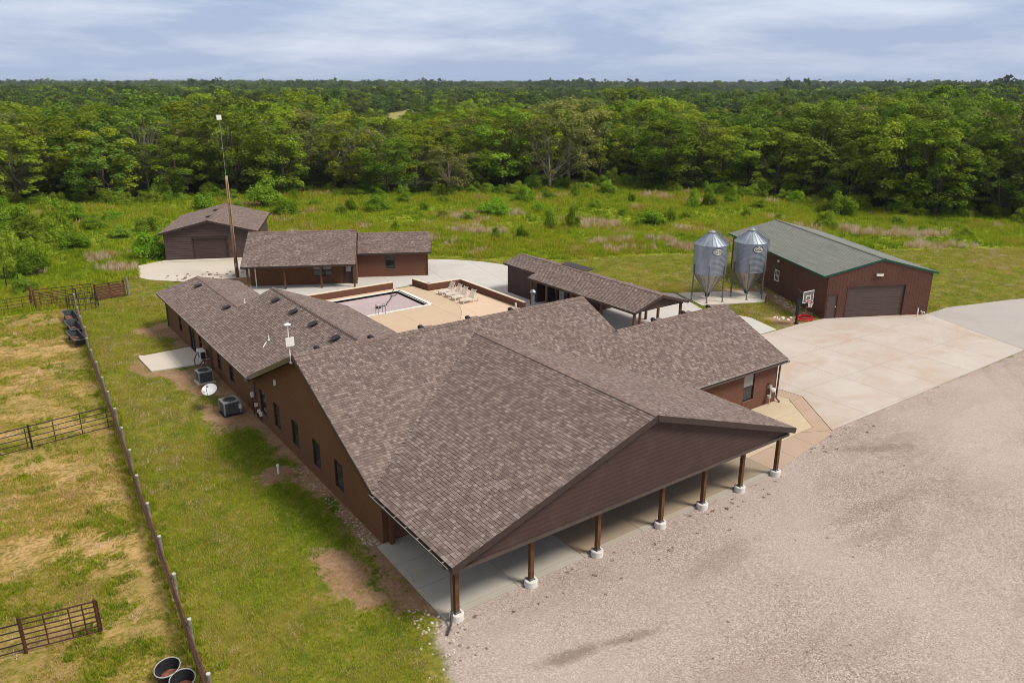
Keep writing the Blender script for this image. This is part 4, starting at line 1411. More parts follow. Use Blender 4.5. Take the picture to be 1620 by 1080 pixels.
ridge_cap(gh, (-0.4, 4.83, zg(0, 4.83)[2] + .02), (GW1, 4.83, zg(0, 4.83)[2] + .02), ((0, -1, -.43), (0, 1, -.43)))
ridge_cap(gh, (GW1 + .1, 6.6, ze2(0, 6.6)[2] + .02), (GW1 + GW2 + .4, 6.6, ze2(0, 6.6)[2] + .02), ((0, -1, -.46), (0, 1, -.46)))
GH = [(5.85, 7.65, 0.85, 2.0), (8.75, 9.65, 0.07, 2.1)]
_, fr = wall(gh, (0, 1.57), (GW1, 1.57), [(0, 2.9), (GW1, 2.9)], 'brick_brown', GH)
window(gh, fr, GH[0], sashes=2, pane_mats=('glass', 'blind'))
D = sheet_door(gh, fr, GH[1], 1, 'shed_door', name='door')
MB().box(8.95, 9.45, 1.57 - .09 - 0.03, 1.57 - .085, 1.25, 1.95).build('pane', 'blind', D)
GH2 = [(GW1 + 2.75, GW1 + 3.65, 0.85, 2.2)]
_, fr = wall(gh, (0.001, 3.85), (GW1 + GW2, 3.85), [(0, 2.55), (GW1 + GW2, 2.55)], 'brick_red', GH2)
window(gh, fr, GH2[0])
wall(gh, (GW1 + GW2, 3.85), (GW1 + GW2, 9.3), [(0, 2.55), (2.75, 3.8), (5.45, 2.55)], 'brick_red')
wall(gh, (GW1, 1.57), (GW1, 8.0), [(0, 3.0), (3.26, 4.4), (6.43, 3.0)], 'brick_brown')
wall(gh, (0, 8.0), (0, 1.57), [(0, 3.0), (3.2, 4.4), (6.43, 3.0)], 'brick_brown')
wall(gh, (GW1 + GW2, 9.3), (0, 9.3), [(0, 2.5), (GW1 + GW2, 2.5)], 'brick_brown')
for x in (0.05, 3.4, 6.75, 9.8):
    MB().box(x - .085, x + .085, 0.0, 0.17, 0.05, 2.5).build('column', 'column_wood', gh)
MB().box(-0.1, GW1, 0.02, 0.15, 2.27, 2.42).build('beam', 'trim_dark', gh)
fascia(gh, (-0.4, -0.415, 2.36), (GW1 + .05, -0.415, 2.36), 0.18)
fascia(gh, (GW1 + .07, 3.435, 2.52), (GW1 + GW2 + .4, 3.435, 2.52), 0.18)
fascia(gh, (-0.42, -0.4, 2.36), (-0.42, 4.83, zg(0, 4.83)[2]), 0.2)
fascia(gh, (GW1 + .07, -0.4, 2.36), (GW1 + .07, 4.83, zg(0, 4.83)[2]), 0.2)
fascia(gh, (GW1 + GW2 + .42, 3.45, 2.52), (GW1 + GW2 + .42, 6.6, ze2(0, 6.6)[2]), 0.2)
downspout([(GW1 + GW2 + .02, 3.6, 2.45), (GW1 + GW2 + .02, 3.78, 2.3), (GW1 + GW2 + .02, 3.78, 0.1)], gh)
MB().box(GW1 - 0.12, GW1 + 0.05, 1.2, 1.5, 0.05, 2.5).build('pilaster', 'brick_red', gh)
m = MB().tube([(0.62, 0.9, 0.05), (0.62, 0.9, 1.9)], 0.05, 8); m.build('vent_pipe', 'white_paint', gh)

# ------------------------------------------------------------------ pool house with open shelter
ph = thing('pool_house', 'dark sided pool house with long open shelter on square posts', 'pool house')
PE, PR, PEZ, PS = 27.1, 30.0, 2.5, 0.31
p1 = lambda a, b: (a, b, PEZ + PS * (a - PE))
p2 = lambda a, b: (a, b, PEZ + PS * (32.9 - a))
PN, PF, PB = 17.25, 35.35, 30.45
roof_plane(ph, [p1(PE, PN), p1(PE, PB), p1(28.0, PB), p1(28.0, PF), p1(PR, PF), p1(PR, PN)], name='roof')
roof_plane(ph, [p2(32.9, PN), p2(PR, PN), p2(PR, PF), p2(32.9, PF)], name='roof')
ZPR = p1(PR, 0)[2]
ridge_cap(ph, (PR, PN, ZPR + .02), (PR, PF, ZPR + .02), ((-1, 0, -PS), (1, 0, -PS)))
wall(ph, (28.25, 35.0), (28.25, PB + .1), [(0, 2.68), (4.45, 2.68)], 'siding_brown')
lap_boards(ph, (28.25, 35.0), (28.25, PB + .1), [(0, 2.66), (4.45, 2.66)], 0.19, 'siding_brown')
DH = [(0.35, 1.35, 0.06, 2.15), (1.75, 2.65, 0.06, 2.15), (3.1, 4.1, 0.06, 2.15)]
_, fr = wall(ph, (29.2, PB + .1), (29.2, 25.4), [(0, 2.85), (5.15, 2.85)], 'siding_brown', DH)
window(ph, fr, DH[0], sill=False)
sheet_door(ph, fr, DH[1], 1, 'grey_plastic', name='door')
sheet_door(ph, fr, DH[2], 1, 'column_wood', name='door')
wall(ph, (28.25, PB + .1), (29.2, PB + .1), [(0, 2.72), (.95, 2.9)], 'siding_brown')
wall(ph, (29.2, 25.4), (32.5, 25.4), [(0, 2.9), (.8, 3.2), (3.3, 2.55)], 'siding_brown')
wall(ph, (32.5, 25.4), (32.5, 35.0), [(0, 2.5), (9.6, 2.5)], 'siding_brown')
wall(ph, (32.5, 35.0), (28.25, 35.0), [(0, 2.5), (2.5, 3.2), (4.25, 2.7)], 'siding_brown')
for b_ in (17.65, 21.3, 24.9, 28.2, PB - .1):
    MB().box(27.4, 27.57, b_ - .085, b_ + .085, 0.05, 2.42).build('column', 'column_wood', ph)
    if b_ < 24:
        MB().box(32.4, 32.57, b_ - .085, b_ + .085, 0.05, 2.42).build('column', 'column_wood', ph)
MB().box(29.92, 30.08, 17.57, 17.73, 0.05, 2.42).build('column', 'column_wood', ph)
MB().box(28.0, 28.15, 17.57, 17.73, 0.05, 2.42).build('column', 'column_wood', ph)
MB().box(27.38, 27.58, 17.5, PB, 2.28, 2.44).box(32.38, 32.58, 17.5, 25.3, 2.28, 2.44).build('beam', 'trim_dark', ph)
MB().slab3([(27.3, 17.6, 2.3), (32.7, 17.6, 2.3), (32.7, 17.6, 2.42), (PR, 17.6, ZPR - .17), (27.3, 17.6, 2.42)], (0, .1, 0)).build('gable_wall', 'siding_brown', ph)
lap_boards(ph, (27.3, 17.598), (32.7, 17.598), [(0, 2.42), (2.7, ZPR - .18), (5.4, 2.42)], 0.18, 'siding_brown', z0=2.3)
fascia(ph, (PE, PN - .018, PEZ), (PR, PN - .018, ZPR), 0.2); fascia(ph, (PR, PN - .018, ZPR), (32.9, PN - .018, PEZ), 0.2)
fascia(ph, (PE - .018, PN, PEZ), (PE - .018, PB, PEZ), 0.17); fascia(ph, (28.0 - .018, PB, p1(28, 0)[2]), (28.0 - .018, PF, p1(28, 0)[2]), 0.17)
fascia(ph, (PE, PB + .018, PEZ), (28.0, PB + .018, p1(28, 0)[2]), 0.17)
gutter(ph, (32.9, PN, PEZ - .03), (32.9, PF, PEZ - .03), (1, 0))
MB().slab3([(30.1, 26.2, ZPR + .02), (30.1, 29.6, ZPR + .02), (31.0, 29.6, ZPR + 0.12), (31.0, 26.2, ZPR + 0.12)], (0, 0, 0.05)).slab3([(30.13, 26.25, ZPR - .1), (30.13, 29.55, ZPR - .1), (30.13, 29.55, ZPR + .03), (30.13, 26.25, ZPR + .03)], (0.05, 0, 0)).build('roof_hatch', 'trim_dark', ph)

# ------------------------------------------------------------------ metal workshop
WS = thing('workshop', 'rust red metal workshop with grey green roof and green trim', 'workshop', (44.70, 12.89, 0), -0.478)
SWd, SLn, SH, SSl = 9.34, 18.75, 3.78, 0.255
q1 = lambda x, y: (x, y, SH + SSl * x)
q2 = lambda x, y: (x, y, SH + SSl * (SWd - x))
roof_plane(WS, [q1(-.43, -.05), q1(SWd / 2, -.05), q1(SWd / 2, SLn + .2), q1(-.43, SLn + .2)], 'roof_green', name='roof', tabw=1.6, expo=0.20, th=0.012, deck_mat='trim_green')
roof_plane(WS, [q2(SWd + .43, -.05), q2(SWd + .43, SLn + .2), q2(SWd / 2, SLn + .2), q2(SWd / 2, -.05)], 'roof_green', name='roof', tabw=1.6, expo=0.20, th=0.012, deck_mat='trim_green')
ZS = q1(SWd / 2, 0)[2]
MB().slab3([(SWd / 2 - .16, -.05, ZS - .015), (SWd / 2, -.05, ZS + .045), (SWd / 2 + .16, -.05, ZS - .015), (SWd / 2 + .16, -.05, ZS - .05), (SWd / 2 - .16, -.05, ZS - .05)], (0, SLn + .25, 0)).build('ridge_cap', 'roof_green', WS)
MB().slab3([(SWd / 2 + .12, -.05, ZS - .01), (SWd / 2 + .15, -.05, ZS + .02), (SWd / 2 + .2, -.05, ZS - .02)], (0, SLn + .25, 0)).build('ridge_seam', 'trim_dark', WS)
SHOLES = [(0.0 + 0.12, 1.02, 0.04, 2.12), (1.88, 7.0, 0.04, 2.72)]
prof = [(0, SH - .1), (SWd / 2, ZS - .16), (SWd, SH - .1)]
_, fr = wall(WS, (0, 0), (SWd, 0), prof, 'metal_siding_red', SHOLES)
D = sheet_door(WS, fr, SHOLES[0], 1, 'door_brown', name='door', frame_mat='metal_siding_red', depth=0.06)
MB().lathe([(0, -.04), (.045, -.03), (.045, .03), (0, .04)], (0.90, -0.04, 1.05), 10).build('handle', 'white_paint', D)
sheet_door(WS, fr, SHOLES[1], 5, 'door_brown', depth=0.12, frame_mat='metal_siding_red')
SH2 = [(SLn - 9.1, SLn - 8.2, 1.1, 2.15)]
_, fr2 = wall(WS, (0, SLn), (0, 0), [(0, SH - .16), (SLn, SH - .16)], 'metal_siding_red', SH2)
window(WS, fr2, SH2[0], mat='white_paint', sill=False, grid=True, depth=0.05, fw=0.07)
wall(WS, (SWd, 0), (SWd, SLn), [(0, SH - .16), (SLn, SH - .16)], 'metal_siding_red')
wall(WS, (SWd, SLn), (0, SLn), prof, 'metal_siding_red')


def ribs(parent, p, q, prof, pitch, mat, holes=()):
    p, q = np.array(p, float), np.array(q, float)
    L = np.linalg.norm(q - p); d = (q - p) / L; nrm = np.array([d[1], -d[0]])
    mb = MB(); u = pitch / 2
    while u < L:
        zt = np.interp(u, [a for a, b in prof], [b for a, b in prof]) - 0.01
        segs = [(0.0, zt)]
        for h in holes:
            if h[0] - .12 < u < h[1] + .12:
                segs = [(h[3] + .12, zt)]
        for z0, z1 in segs:
            c = p + d * u
            v = []
            for o_, w_ in ((0.001, 0.035), (0.011, 0.014)):
                for sgn in (-1, 1):
                    xy = c + d * sgn * w_ + nrm * o_
                    v += [(*xy, z0), (*xy, z1)]
            mb.add(v, [(0, 4, 5, 1), (4, 6, 7, 5), (6, 2, 3, 7), (1, 5, 7, 3)])
        u += pitch
    mb.build('ribs', mat, parent, kind='stuff')


ribs(WS, (0, 0), (SWd, 0), prof, 0.305, 'metal_siding_red', SHOLES)
ribs(WS, (0, SLn), (0, 0), [(0, SH - .18), (SLn, SH - .18)], 0.305, 'metal_siding_red', SH2)
ribs(WS, (SWd, 0), (SWd, SLn), [(0, SH - .18), (SLn, SH - .18)], 0.305, 'metal_siding_red')
for a, b in (((-.43, -.07, SH - .11), (SWd / 2, -.07, ZS)), ((SWd / 2, -.07, ZS), (SWd + .43, -.07, SH - .11)), ((-.445, -.05, SH - .11), (-.445, SLn + .2, SH - .11)), ((SWd + .445, -.05, SH - .11), (SWd + .445, SLn + .2, SH - .11))):
    fascia(WS, a, b, 0.15, 0.03, 'trim_green', lift=0.015)
wlg = MB().box(4.1, 4.75, -0.16, -0.02, 3.55, 3.76).build('wall_light', 'grey_plastic', WS)
MB().slab3([(4.14, -.175, 3.54), (4.71, -.175, 3.54), (4.71, -.165, 3.70), (4.14, -.165, 3.70)], (0, .005, 0)).build('lens', 'lamp_lens', wlg)
for x, y in ((SWd + .03, 0.4),):
    MB().box(x, x + .16, y - .12, y + .12, 3.05, 3.2).build('wall_light', 'white_paint', WS)
MB().box(-.16, -.02, 8.3, 8.55, 2.95, 3.15).build('wall_light', 'white_paint', WS)
for x, h_, r_ in ((8.25, 0.72, 0.06), (8.7, 0.42, 0.04), (8.95, 0.34, 0.04)):
    MB().tube([(x, -0.35, 0.0), (x, -0.35, h_)] if x < 8.5 else [(x, -.3, 0.0), (x, -.3, h_ * .8), (x - .05, -.3, h_), (x - .16, -.3, h_)], r_, 10).build('standpipe', 'pale_rock', WS)

# ------------------------------------------------------------------ left shed
LG = thing('garage_shed', 'dark brown sided shed with wide roll door and low pitched shingle roof', 'shed', (5.405, 66.99, 0), -0.433)
lw, ll_, lh, ls, lo = 9.46, 11.78, 3.19, 0.251, 0.4
g1 = lambda x, y: (x, y, lh + ls * x)
g2 = lambda x, y: (x, y, lh + ls * (lw - x))
roof_plane(LG, [g1(-lo, -lo), g1(lw / 2, -lo), g1(lw / 2, ll_ + lo), g1(-lo, ll_ + lo)], name='roof')
roof_plane(LG, [g2(lw + lo, -lo), g2(lw + lo, ll_ + lo), g2(lw / 2, ll_ + lo), g2(lw / 2, -lo)], name='roof')
ZL = g1(lw / 2, 0)[2]
ridge_cap(LG, (lw / 2, -lo, ZL + .02), (lw / 2, ll_ + lo, ZL + .02), ((-1, 0, -ls), (1, 0, -ls)))
LH = [(2.93, 6.5, 0.03, 2.36)]
prof = [(0, lh - .17), (lw / 2, ZL - .17), (lw, lh - .17)]
_, fr = wall(LG, (0, 0), (lw, 0), prof, 'trim_dark', LH)
sheet_door(LG, fr, LH[0], 4, 'shed_door', depth=0.13)
lap_boards(LG, (0, 0), (lw, 0), prof, 0.26, 'siding_shed', holes=[(2.82, 6.61, -1, 2.47)], joint=0.035)
wall(LG, (lw, 0), (lw, ll_), [(0, lh - .17), (ll_, lh - .17)], 'siding_shed')
lap_boards(LG, (lw, 0), (lw, ll_), [(0, lh - .17), (ll_, lh - .17)], 0.24, 'siding_shed', stuff=True)
wall(LG, (0, ll_), (0, 0), [(0, lh - .17), (ll_, lh - .17)], 'siding_shed')
wall(LG, (lw, ll_), (0, ll_), prof, 'siding_shed')
for a, b in (((-lo, -lo - .018, g1(-lo, 0)[2]), (lw / 2, -lo - .018, ZL)), ((lw / 2, -lo - .018, ZL), (lw + lo, -lo - .018, g1(-lo, 0)[2]))):
    fascia(LG, a, b, 0.2)
for s_ in (-1, 1):
    xx = -lo - .018 if s_ < 0 else lw + lo + .018
    fascia(LG, (xx, -lo, g1(-lo, 0)[2]), (xx, ll_ + lo, g1(-lo, 0)[2]), 0.18)
for y in (2.2, 6.8):
    box_vent(LG, lw / 2 - 0.25, y, g1(lw / 2 - .25, 0)[2], ls, (-1, 0))
MB().box(-0.3, lw + .3, -0.9, -0.01, -0.2, 0.13).build('doorstep', 'concrete_pad', LG)

# ------------------------------------------------------------------ pool and terrace walls


def low_wall(name, label, pts, h=0.62, w=0.26):
    root = thing(name, label, 'garden wall')
    mb = MB()
    for p, q in zip(pts[:-1], pts[1:]):
        p, q = np.array(p, float), np.array(q, float)
        L = np.linalg.norm(q - p); d = (q - p) / L; n_ = np.array([d[1], -d[0]])
        P = lambda u, o, z: (*(p + d * u + n_ * o), z)
        a, b = -0.0, L + 0.0
        for (u0, o0), (u1, o1) in (((a, 0), (b, 0)), ((b, 0), (b, -w)), ((b, -w), (a, -w)), ((a, -w), (a, 0))):
            ln = abs(u1 - u0) + abs(o1 - o0)
            mb.add([P(u0, o0, -.1), P(u1, o1, -.1), P(u1, o1, h), P(u0, o0, h)], [(0, 1, 2, 3)], [[(0, -.1), (ln, -.1), (ln, h), (0, h)]])
        mb.add([P(a, 0, h), P(b, 0, h), P(b, -w, h), P(a, -w, h)], [(0, 1, 2, 3)], [[(0, 0), (L, 0), (L, w), (0, w)]])
    mb.build('wall', 'brick_red', root)
    for p, q in zip(pts[:-1], pts[1:]):
        p, q = np.array(p, float), np.array(q, float)
        L = np.linalg.norm(q - p); d = (q - p) / L; n_ = np.array([d[1], -d[0]])
        k = max(1, int(L / 1.2))
        for i in range(k):
            a = p + d * (L * i / k + 0.008) - n_ * (w / 2 + 0.05); b = p + d * (L * (i + 1) / k - 0.008) - n_ * (w / 2 + 0.05)
            MB().bar((*a, h + .028), (*b, h + .028), w + 0.02, 0.05).build('coping', 'limestone', root)
    return root


low_wall('garden_wall', 'straight low brick wall with pale coping along the far edge of the pool', [(11.6, 42.2), (20.05, 42.2)])
low_wall('garden_wall', 'stepped low brick wall with pale coping behind the sun loungers', [(22.15, 42.3), (22.42, 39.75), (25.85, 39.55), (25.95, 29.5)])

pool = thing('swimming_pool', 'rectangular swimming pool closed with a mauve pool cover', 'pool', ((PX0 + PX1) / 2, (PY0 + PY1) / 2, 0))
hx, hy = (PX1 - PX0) / 2, (PY1 - PY0) / 2
m = MB()
m.add([(-hx, -hy, 0.02), (hx, -hy, 0.02), (hx, hy, 0.02), (-hx, hy, 0.02), (-hx, -hy, -.9), (hx, -hy, -.9), (hx, hy, -.9), (-hx, hy, -.9)],
      [(0, 1, 5, 4), (1, 2, 6, 5), (2, 3, 7, 6), (3, 0, 4, 7), (4, 5, 6, 7)])
m.build('basin', 'pool_wall', pool)
cv = MB()
NXC, NYC = 26, 22
vv = []
for j in range(NYC + 1):
    for i in range(NXC + 1):
        x = -hx + 0.03 + (2 * hx - .06) * i / NXC; y = -hy + .03 + (2 * hy - .06) * j / NYC
        ex = min(i, NXC - i) / NXC; ey = min(j, NYC - j) / NYC
        sg = -0.15 - 0.08 * min(1, 5 * min(ex, ey)) + 0.012 * math.sin(i * 1.1 + j * .4) * min(1, 8 * min(ex, ey))
        vv.append((x, y, sg))
cv.add(vv, [(j * (NXC + 1) + i, j * (NXC + 1) + i + 1, (j + 1) * (NXC + 1) + i + 1, (j + 1) * (NXC + 1) + i) for j in range(NYC) for i in range(NXC)])
cv.build('cover', 'pool_cover', pool, smooth=True)
m = MB()
m.box(-hx - .28, hx + .28, -hy - .28, -hy, -.2, .062).box(-hx - .28, hx + .28, hy, hy + .28, -.2, .062)
m.box(-hx - .28, -hx, -hy, hy, -.2, .062).box(hx, hx + .55, -hy, hy, -.2, .062)
m.build('coping', 'pool_coping', pool)
MB().box(hx + .06, hx + .16, -hy + .1, hy - .1, .065, .095).build('cover_track', 'black_metal', pool)
for x in (-0.9, -0.25):
    cx_ = 14.9 + 1.1 + x - (PX0 + PX1) / 2
    pts = [(cx_, -hy - 0.30, 0.0), (cx_, -hy - .30, .62)] + [(cx_, -hy - .30 + .28 * (1 - math.cos(t)), .62 + .22 * math.sin(t)) for t in np.linspace(.2, PI, 7)] + [(cx_, -hy + .26, .1), (cx_, -hy + .24, -.5)]
    MB().tube(pts, 0.025, 8).build('handrail', 'galvanised', pool, smooth=True)
cl = thing('pool_cleaner', 'black pool cleaner head with curling hose lying on the cover', 'pool cleaner', (16.35, 37.9, -0.22))
MB().lathe([(0, .0), (.26, .02), (.28, .08), (.16, .16), (0, .2)], (0, 0, 0), 14).build('head', 'black_plastic', cl)
MB().lathe([(0, .0), (.1, .02), (.06, .08), (0, .09)], (-.05, 0, .2), 10).build('cap', 'white_paint', cl)
hp = [(0.2, 0, .12), (.7, .1, .06), (1.0, .35, .06), (1.35, .9, .1), (2.1, 1.7, .12), (2.7, 2.6, .2), (3.0, 3.05, .38), (3.3, 3.35, .46)]
MB().tube(hp, 0.035, 7).tube([(2.6, 2.5, .14), (3.0, 2.6, .1), (3.35, 2.9, .12)], .035, 7).build('hose', 'black_plastic', cl, smooth=True)

# sun loungers
lg = thing('sun_lounger', 'white resin sun lounger on the pool terrace, the one farthest from the pool house', 'sun lounger', (22.45, 37.75, 0.05), 0.03, 'sun loungers in a row by the low wall')
for i in range(9):
    MB().box(0.05 + i * .125, .05 + i * .125 + .1, -.3, .3, .30, .33).build('slat', 'lounger_resin', lg)
for s_ in (-1, 1):
    MB().box(0, 1.9, s_ * .33 - .03, s_ * .33 + .03, .25, .33).build('side_rail', 'lounger_resin', lg)
    for x in (.12, 1.2, 1.75):
        MB().bar((x, s_ * .31, 0), (x + .04, s_ * .31, .25), .07, .06, up=(1, 0, 0)).build('leg', 'lounger_resin', lg)
bk = MB().slab3([(1.18, -.32, .32), (1.18, -.27, .32), (1.62, -.27, 1.05), (1.62, -.32, 1.05)], (-.03, 0, .02)).slab3([(1.18, .32, .32), (1.18, .27, .32), (1.62, .27, 1.05), (1.62, .32, 1.05)], (-.03, 0, .02)).build('backrest', 'lounger_resin', lg)
for i in range(6):
    t0 = .04 + i * .16
    p0, p1_ = np.array([1.18 + .44 * t0, 0, .32 + .73 * t0]), np.array([1.18 + .44 * (t0 + .12), 0, .32 + .73 * (t0 + .12)])
    MB().slab3([(p0[0], -.27, p0[2]), (p0[0], .27, p0[2]), (p1_[0], .27, p1_[2]), (p1_[0], -.27, p1_[2])], (-.025, 0, .015)).build('slat', 'lounger_resin', bk)
MB().bar((1.5, -.28, .9), (1.82, -.28, .3), .03, .04).bar((1.5, .28, .9), (1.82, .28, .3), .03, .04).build('prop', 'lounger_resin', lg)
for k, (x, y, r, lb) in enumerate(((22.5, 36.65, -.02, 'white resin sun lounger, second from the far end of its row by the low wall'),
                                   (22.42, 35.45, .05, 'white resin sun lounger, second from the near end of its row by the low wall'),
                                   (22.45, 34.1, .1, 'white resin sun lounger at the near end of its row, set a little apart'))):
    c = copy_tree(lg)
    c.location = (x, y, .05); c.rotation_euler = (0, 0, r); c['label'] = lb

# ------------------------------------------------------------------ feed silos


def silo(x, y, label, faceang):
    r = thing('feed_silo', label, 'feed silo', (x, y, 0.09), 0, 'galvanised feed silos')
    R0, zb, zt, za = 1.46, 2.42, 5.05, 6.1
    m = MB(); n = 56; prof = [(0.02, 0.42), (0.16, .45), (R0 - .03, zb - .02), (R0 + .015, zb)]
    m.lathe(prof, (0, 0, 0), n); m.build('hopper', 'hopper_steel', r)
    m = MB()
    for k in range(16):      # seams of the hopper
        t = 2 * PI * k / 16
        m.bar((.17 * math.cos(t), .17 * math.sin(t), .46), ((R0 - .01) * math.cos(t), (R0 - .01) * math.sin(t), zb - .03), .03, .02)
    m.build('hopper_seam', 'leg_steel', r)
    rows = 3
    for k in range(rows):
        z0 = zb + (zt - zb) * k / rows; z1 = zb + (zt - zb) * (k + 1) / rows
        pr = []
        for i in range(33):
            z = z0 + (z1 - z0) * i / 32
            pr.append((R0 + .008 * math.sin(i / 32 * 2 * PI * 8) + (.004 if i == 0 else 0), z))
        b = MB().lathe(pr, (0, 0, 0), n).build('body_ring', 'galvanised', r, smooth=True)
    m = MB()
    for k in range(24):
        t0, t1 = 2 * PI * k / 24, 2 * PI * (k + 1) / 24
        rr = R0 + .07
        v = [(rr * math.cos(t0), rr * math.sin(t0), zt - .03), (rr * math.cos(t1), rr * math.sin(t1), zt - .03), (.3 * math.cos(t1), .3 * math.sin(t1), za - .12), (.3 * math.cos(t0), .3 * math.sin(t0), za - .12)]
        m.add(v, [(0, 1, 2, 3)])
    ro = m.build('roof', 'galvanised', r)
    m = MB()
    for k in range(24):
        t0 = 2 * PI * k / 24; rr = R0 + .07
        m.bar((rr * math.cos(t0), rr * math.sin(t0), zt - .01), (.3 * math.cos(t0), .3 * math.sin(t0), za - .10), .035, .03)
    m.build('roof_rib', 'galvanised', ro)
    MB().lathe([(.34, za - .2), (.34, za - .05), (.30, za - .03), (0.0, za + .16)], (0, 0, 0), 20).build('lid', 'galvanised', ro)
    MB().lathe([(.345, za - .2), (.37, za - .12), (.345, za - .05)], (0, 0, 0), 20).build('lid_band', 'leg_steel', ro)
    t = faceang + 1.25
    m = MB()
    rg = [((R0 + .1) * math.cos(t), (R0 + .1) * math.sin(t), zt + .02), (.4 * math.cos(t), .4 * math.sin(t), za - .02)]
    ofs = np.array([-math.sin(t), math.cos(t), 0]) * .17
    for s_ in (-1, 1):
        m.tube([np.array(rg[0]) + ofs * s_ + (0, 0, .06), np.array(rg[1]) + ofs * s_ + (0, 0, .06)], .018, 6)
        m.tube([np.array(rg[0]) + ofs * s_ + (0, 0, .35), np.array(rg[0]) + ofs * s_ + (0, 0, -1.0)], .018, 6)
        m.tube([np.array(rg[0]) + ofs * s_ + (0, 0, .35), np.array(rg[1]) + ofs * s_ + (0, 0, .35)], .014, 6)
    for i in range(6):
        c0 = np.array(rg[0]) * (1 - i / 6) + np.array(rg[1]) * (i / 6) + (0, 0, .06)
        m.tube([c0 - ofs, c0 + ofs], .014, 6)
    m.build('roof_ladder', 'leg_steel', r)
    for k in range(6):
        t = faceang + 2 * PI * (k + .02) / 6
        cx_, cy_ = (R0 + .05) * math.cos(t), (R0 + .05) * math.sin(t)
        d = np.array([math.cos(t), math.sin(t), 0])
        L_ = MB().bar((cx_ * 1.03, cy_ * 1.03, 0), (cx_, cy_, 3.25), .10, .07, up=tuple(d)).build('leg', 'leg_steel', r)
        MB().box(cx_ * 1.03 - .12, cx_ * 1.03 + .12, cy_ * 1.03 - .12, cy_ * 1.03 + .12, 0, .02).build('foot_plate', 'leg_steel', L_)
        t2 = faceang + 2 * PI * (k + 1.02) / 6
        c2 = np.array([(R0 + .05) * math.cos(t2), (R0 + .05) * math.sin(t2), 0])
        c1 = np.array([cx_, cy_, 0])
        MB().bar(c1 + (0, 0, 2.0), c2 + (0, 0, .35), .035, .02).build('brace', 'leg_steel', r)
        MB().bar((cx_, cy_, 1.5), (.25 * math.cos(t), .25 * math.sin(t), .55), .035, .03).build('strut', 'leg_steel', r)
    MB().lathe([(.17, .18), (.17, .45), (.24, .47), (.24, .43)], (0, 0, 0), 16).build('outlet', 'black_metal', r)
    # badge: oval plate with black border and lettering, wrapped on the shell
    th = faceang + 0.46
    zc = 4.55

    def wrap(px, pz, off):
        a = th + px / R0
        return ((R0 + off) * math.cos(a), (R0 + off) * math.sin(a), zc + pz)
    for nm, ax, az, off, mt in (('badge_border', .50, .33, .024, 'black_metal'), ('badge', .43, .265, .034, 'white_paint')):
        m = MB(); n2 = 32
        v = []
        for ring, kk in ((1.0, n2), (.66, n2), (.33, n2)):
            v += [wrap(ax * ring * math.cos(2 * PI * i / n2), az * ring * math.sin(2 * PI * i / n2), off) for i in range(n2)]
        v.append(wrap(0, 0, off))
        f = [(i, (i + 1) % n2, n2 + (i + 1) % n2, n2 + i) for i in range(n2)] + [(n2 + i, n2 + (i + 1) % n2, 2 * n2 + (i + 1) % n2, 2 * n2 + i) for i in range(n2)] + [(2 * n2 + i, 2 * n2 + (i + 1) % n2, 3 * n2) for i in range(n2)]
        m.add(v, f); m.build(nm, mt, r)
    cu = bpy.data.curves.new('lettering', 'FONT')
    cu.body = 'GSI'; cu.size = 0.46; cu.align_x = 'CENTER'; cu.align_y = 'CENTER'; cu.offset = 0.010; cu.space_character = 1.12; cu.shear = 0.1
    tmp = bpy.data.objects.new('lettering', cu)
    me = tmp.to_mesh().copy() if False else bpy.data.meshes.new_from_object(tmp)
    bpy.data.objects.remove(tmp)
    for vtx in me.vertices:
        vtx.co = Vector(wrap(vtx.co.x, vtx.co.y, .046))
    me.materials.clear()
    mkobj('lettering', me, 'black_metal', r)
    return r


fa = math.atan2(CAMLOC[1] - 22, CAMLOC[0] - 43)
silo(41.54, 22.62, 'galvanised feed silo on steel legs standing nearer the pool shelter', fa)
silo(45.30, 21.25, 'galvanised feed silo on steel legs close beside the workshop wall', fa)

# ------------------------------------------------------------------ basketball hoop and hose
bh = thing('basketball_hoop', 'black basketball hoop with clear backboard at the driveway corner', 'basketball hoop', (41.7, 13.4, 0.0), -1.62)
MB().box(-.13, .13, -.13, .13, -.05, .10).build('base_plate', 'black_metal', bh)
MB().box(-.065, .065, -.065, .065, .1, 2.55).build('pole', 'black_metal', bh)
MB().box(-.12, .12, -.11, .11, .7, 2.2).build('pole_pad', 'black_plastic', bh)
MB().bar((0, 0, 2.5), (.75, 0, 2.75), .08, .08).bar((0, 0, 2.1), (.75, 0, 2.3), .08, .08).bar((-.25, 0, 2.9), (.3, 0, 2.55), .07, .07).build('arm', 'black_metal', bh)
bd = MB().box(.80, .825, -.60, .60, 2.05, 2.90).build('backboard', 'board_dark', bh)
m = MB()
m.box(.79, .835, -.64, -.60, 2.01, 2.94).box(.79, .835, .60, .64, 2.01, 2.94).box(.79, .835, -.60, .60, 2.90, 2.94).box(.79, .835, -.60, .60, 2.01, 2.05)
m.build('board_frame', 'white_paint', bd)
m = MB()
m.box(.826, .832, -.30, -.25, 2.14, 2.58).box(.826, .832, .25, .30, 2.14, 2.58).box(.826, .832, -.25, .25, 2.53, 2.58).box(.826, .832, -.25, .25, 2.14, 2.19)
m.build('target_square', 'white_paint', bd)
rim = MB(); rim.tube([(1.08 + .23 * math.cos(t), .23 * math.sin(t), 2.10) for t in np.linspace(0, 2 * PI, 21)], .02, 6, cap=False)
rim.bar((.83, -.06, 2.1), (.87, -.06, 2.1), .05, .1).bar((.83, .06, 2.1), (.87, .06, 2.1), .05, .1)
rim.build('rim', 'rim_red', bh)
m = MB()
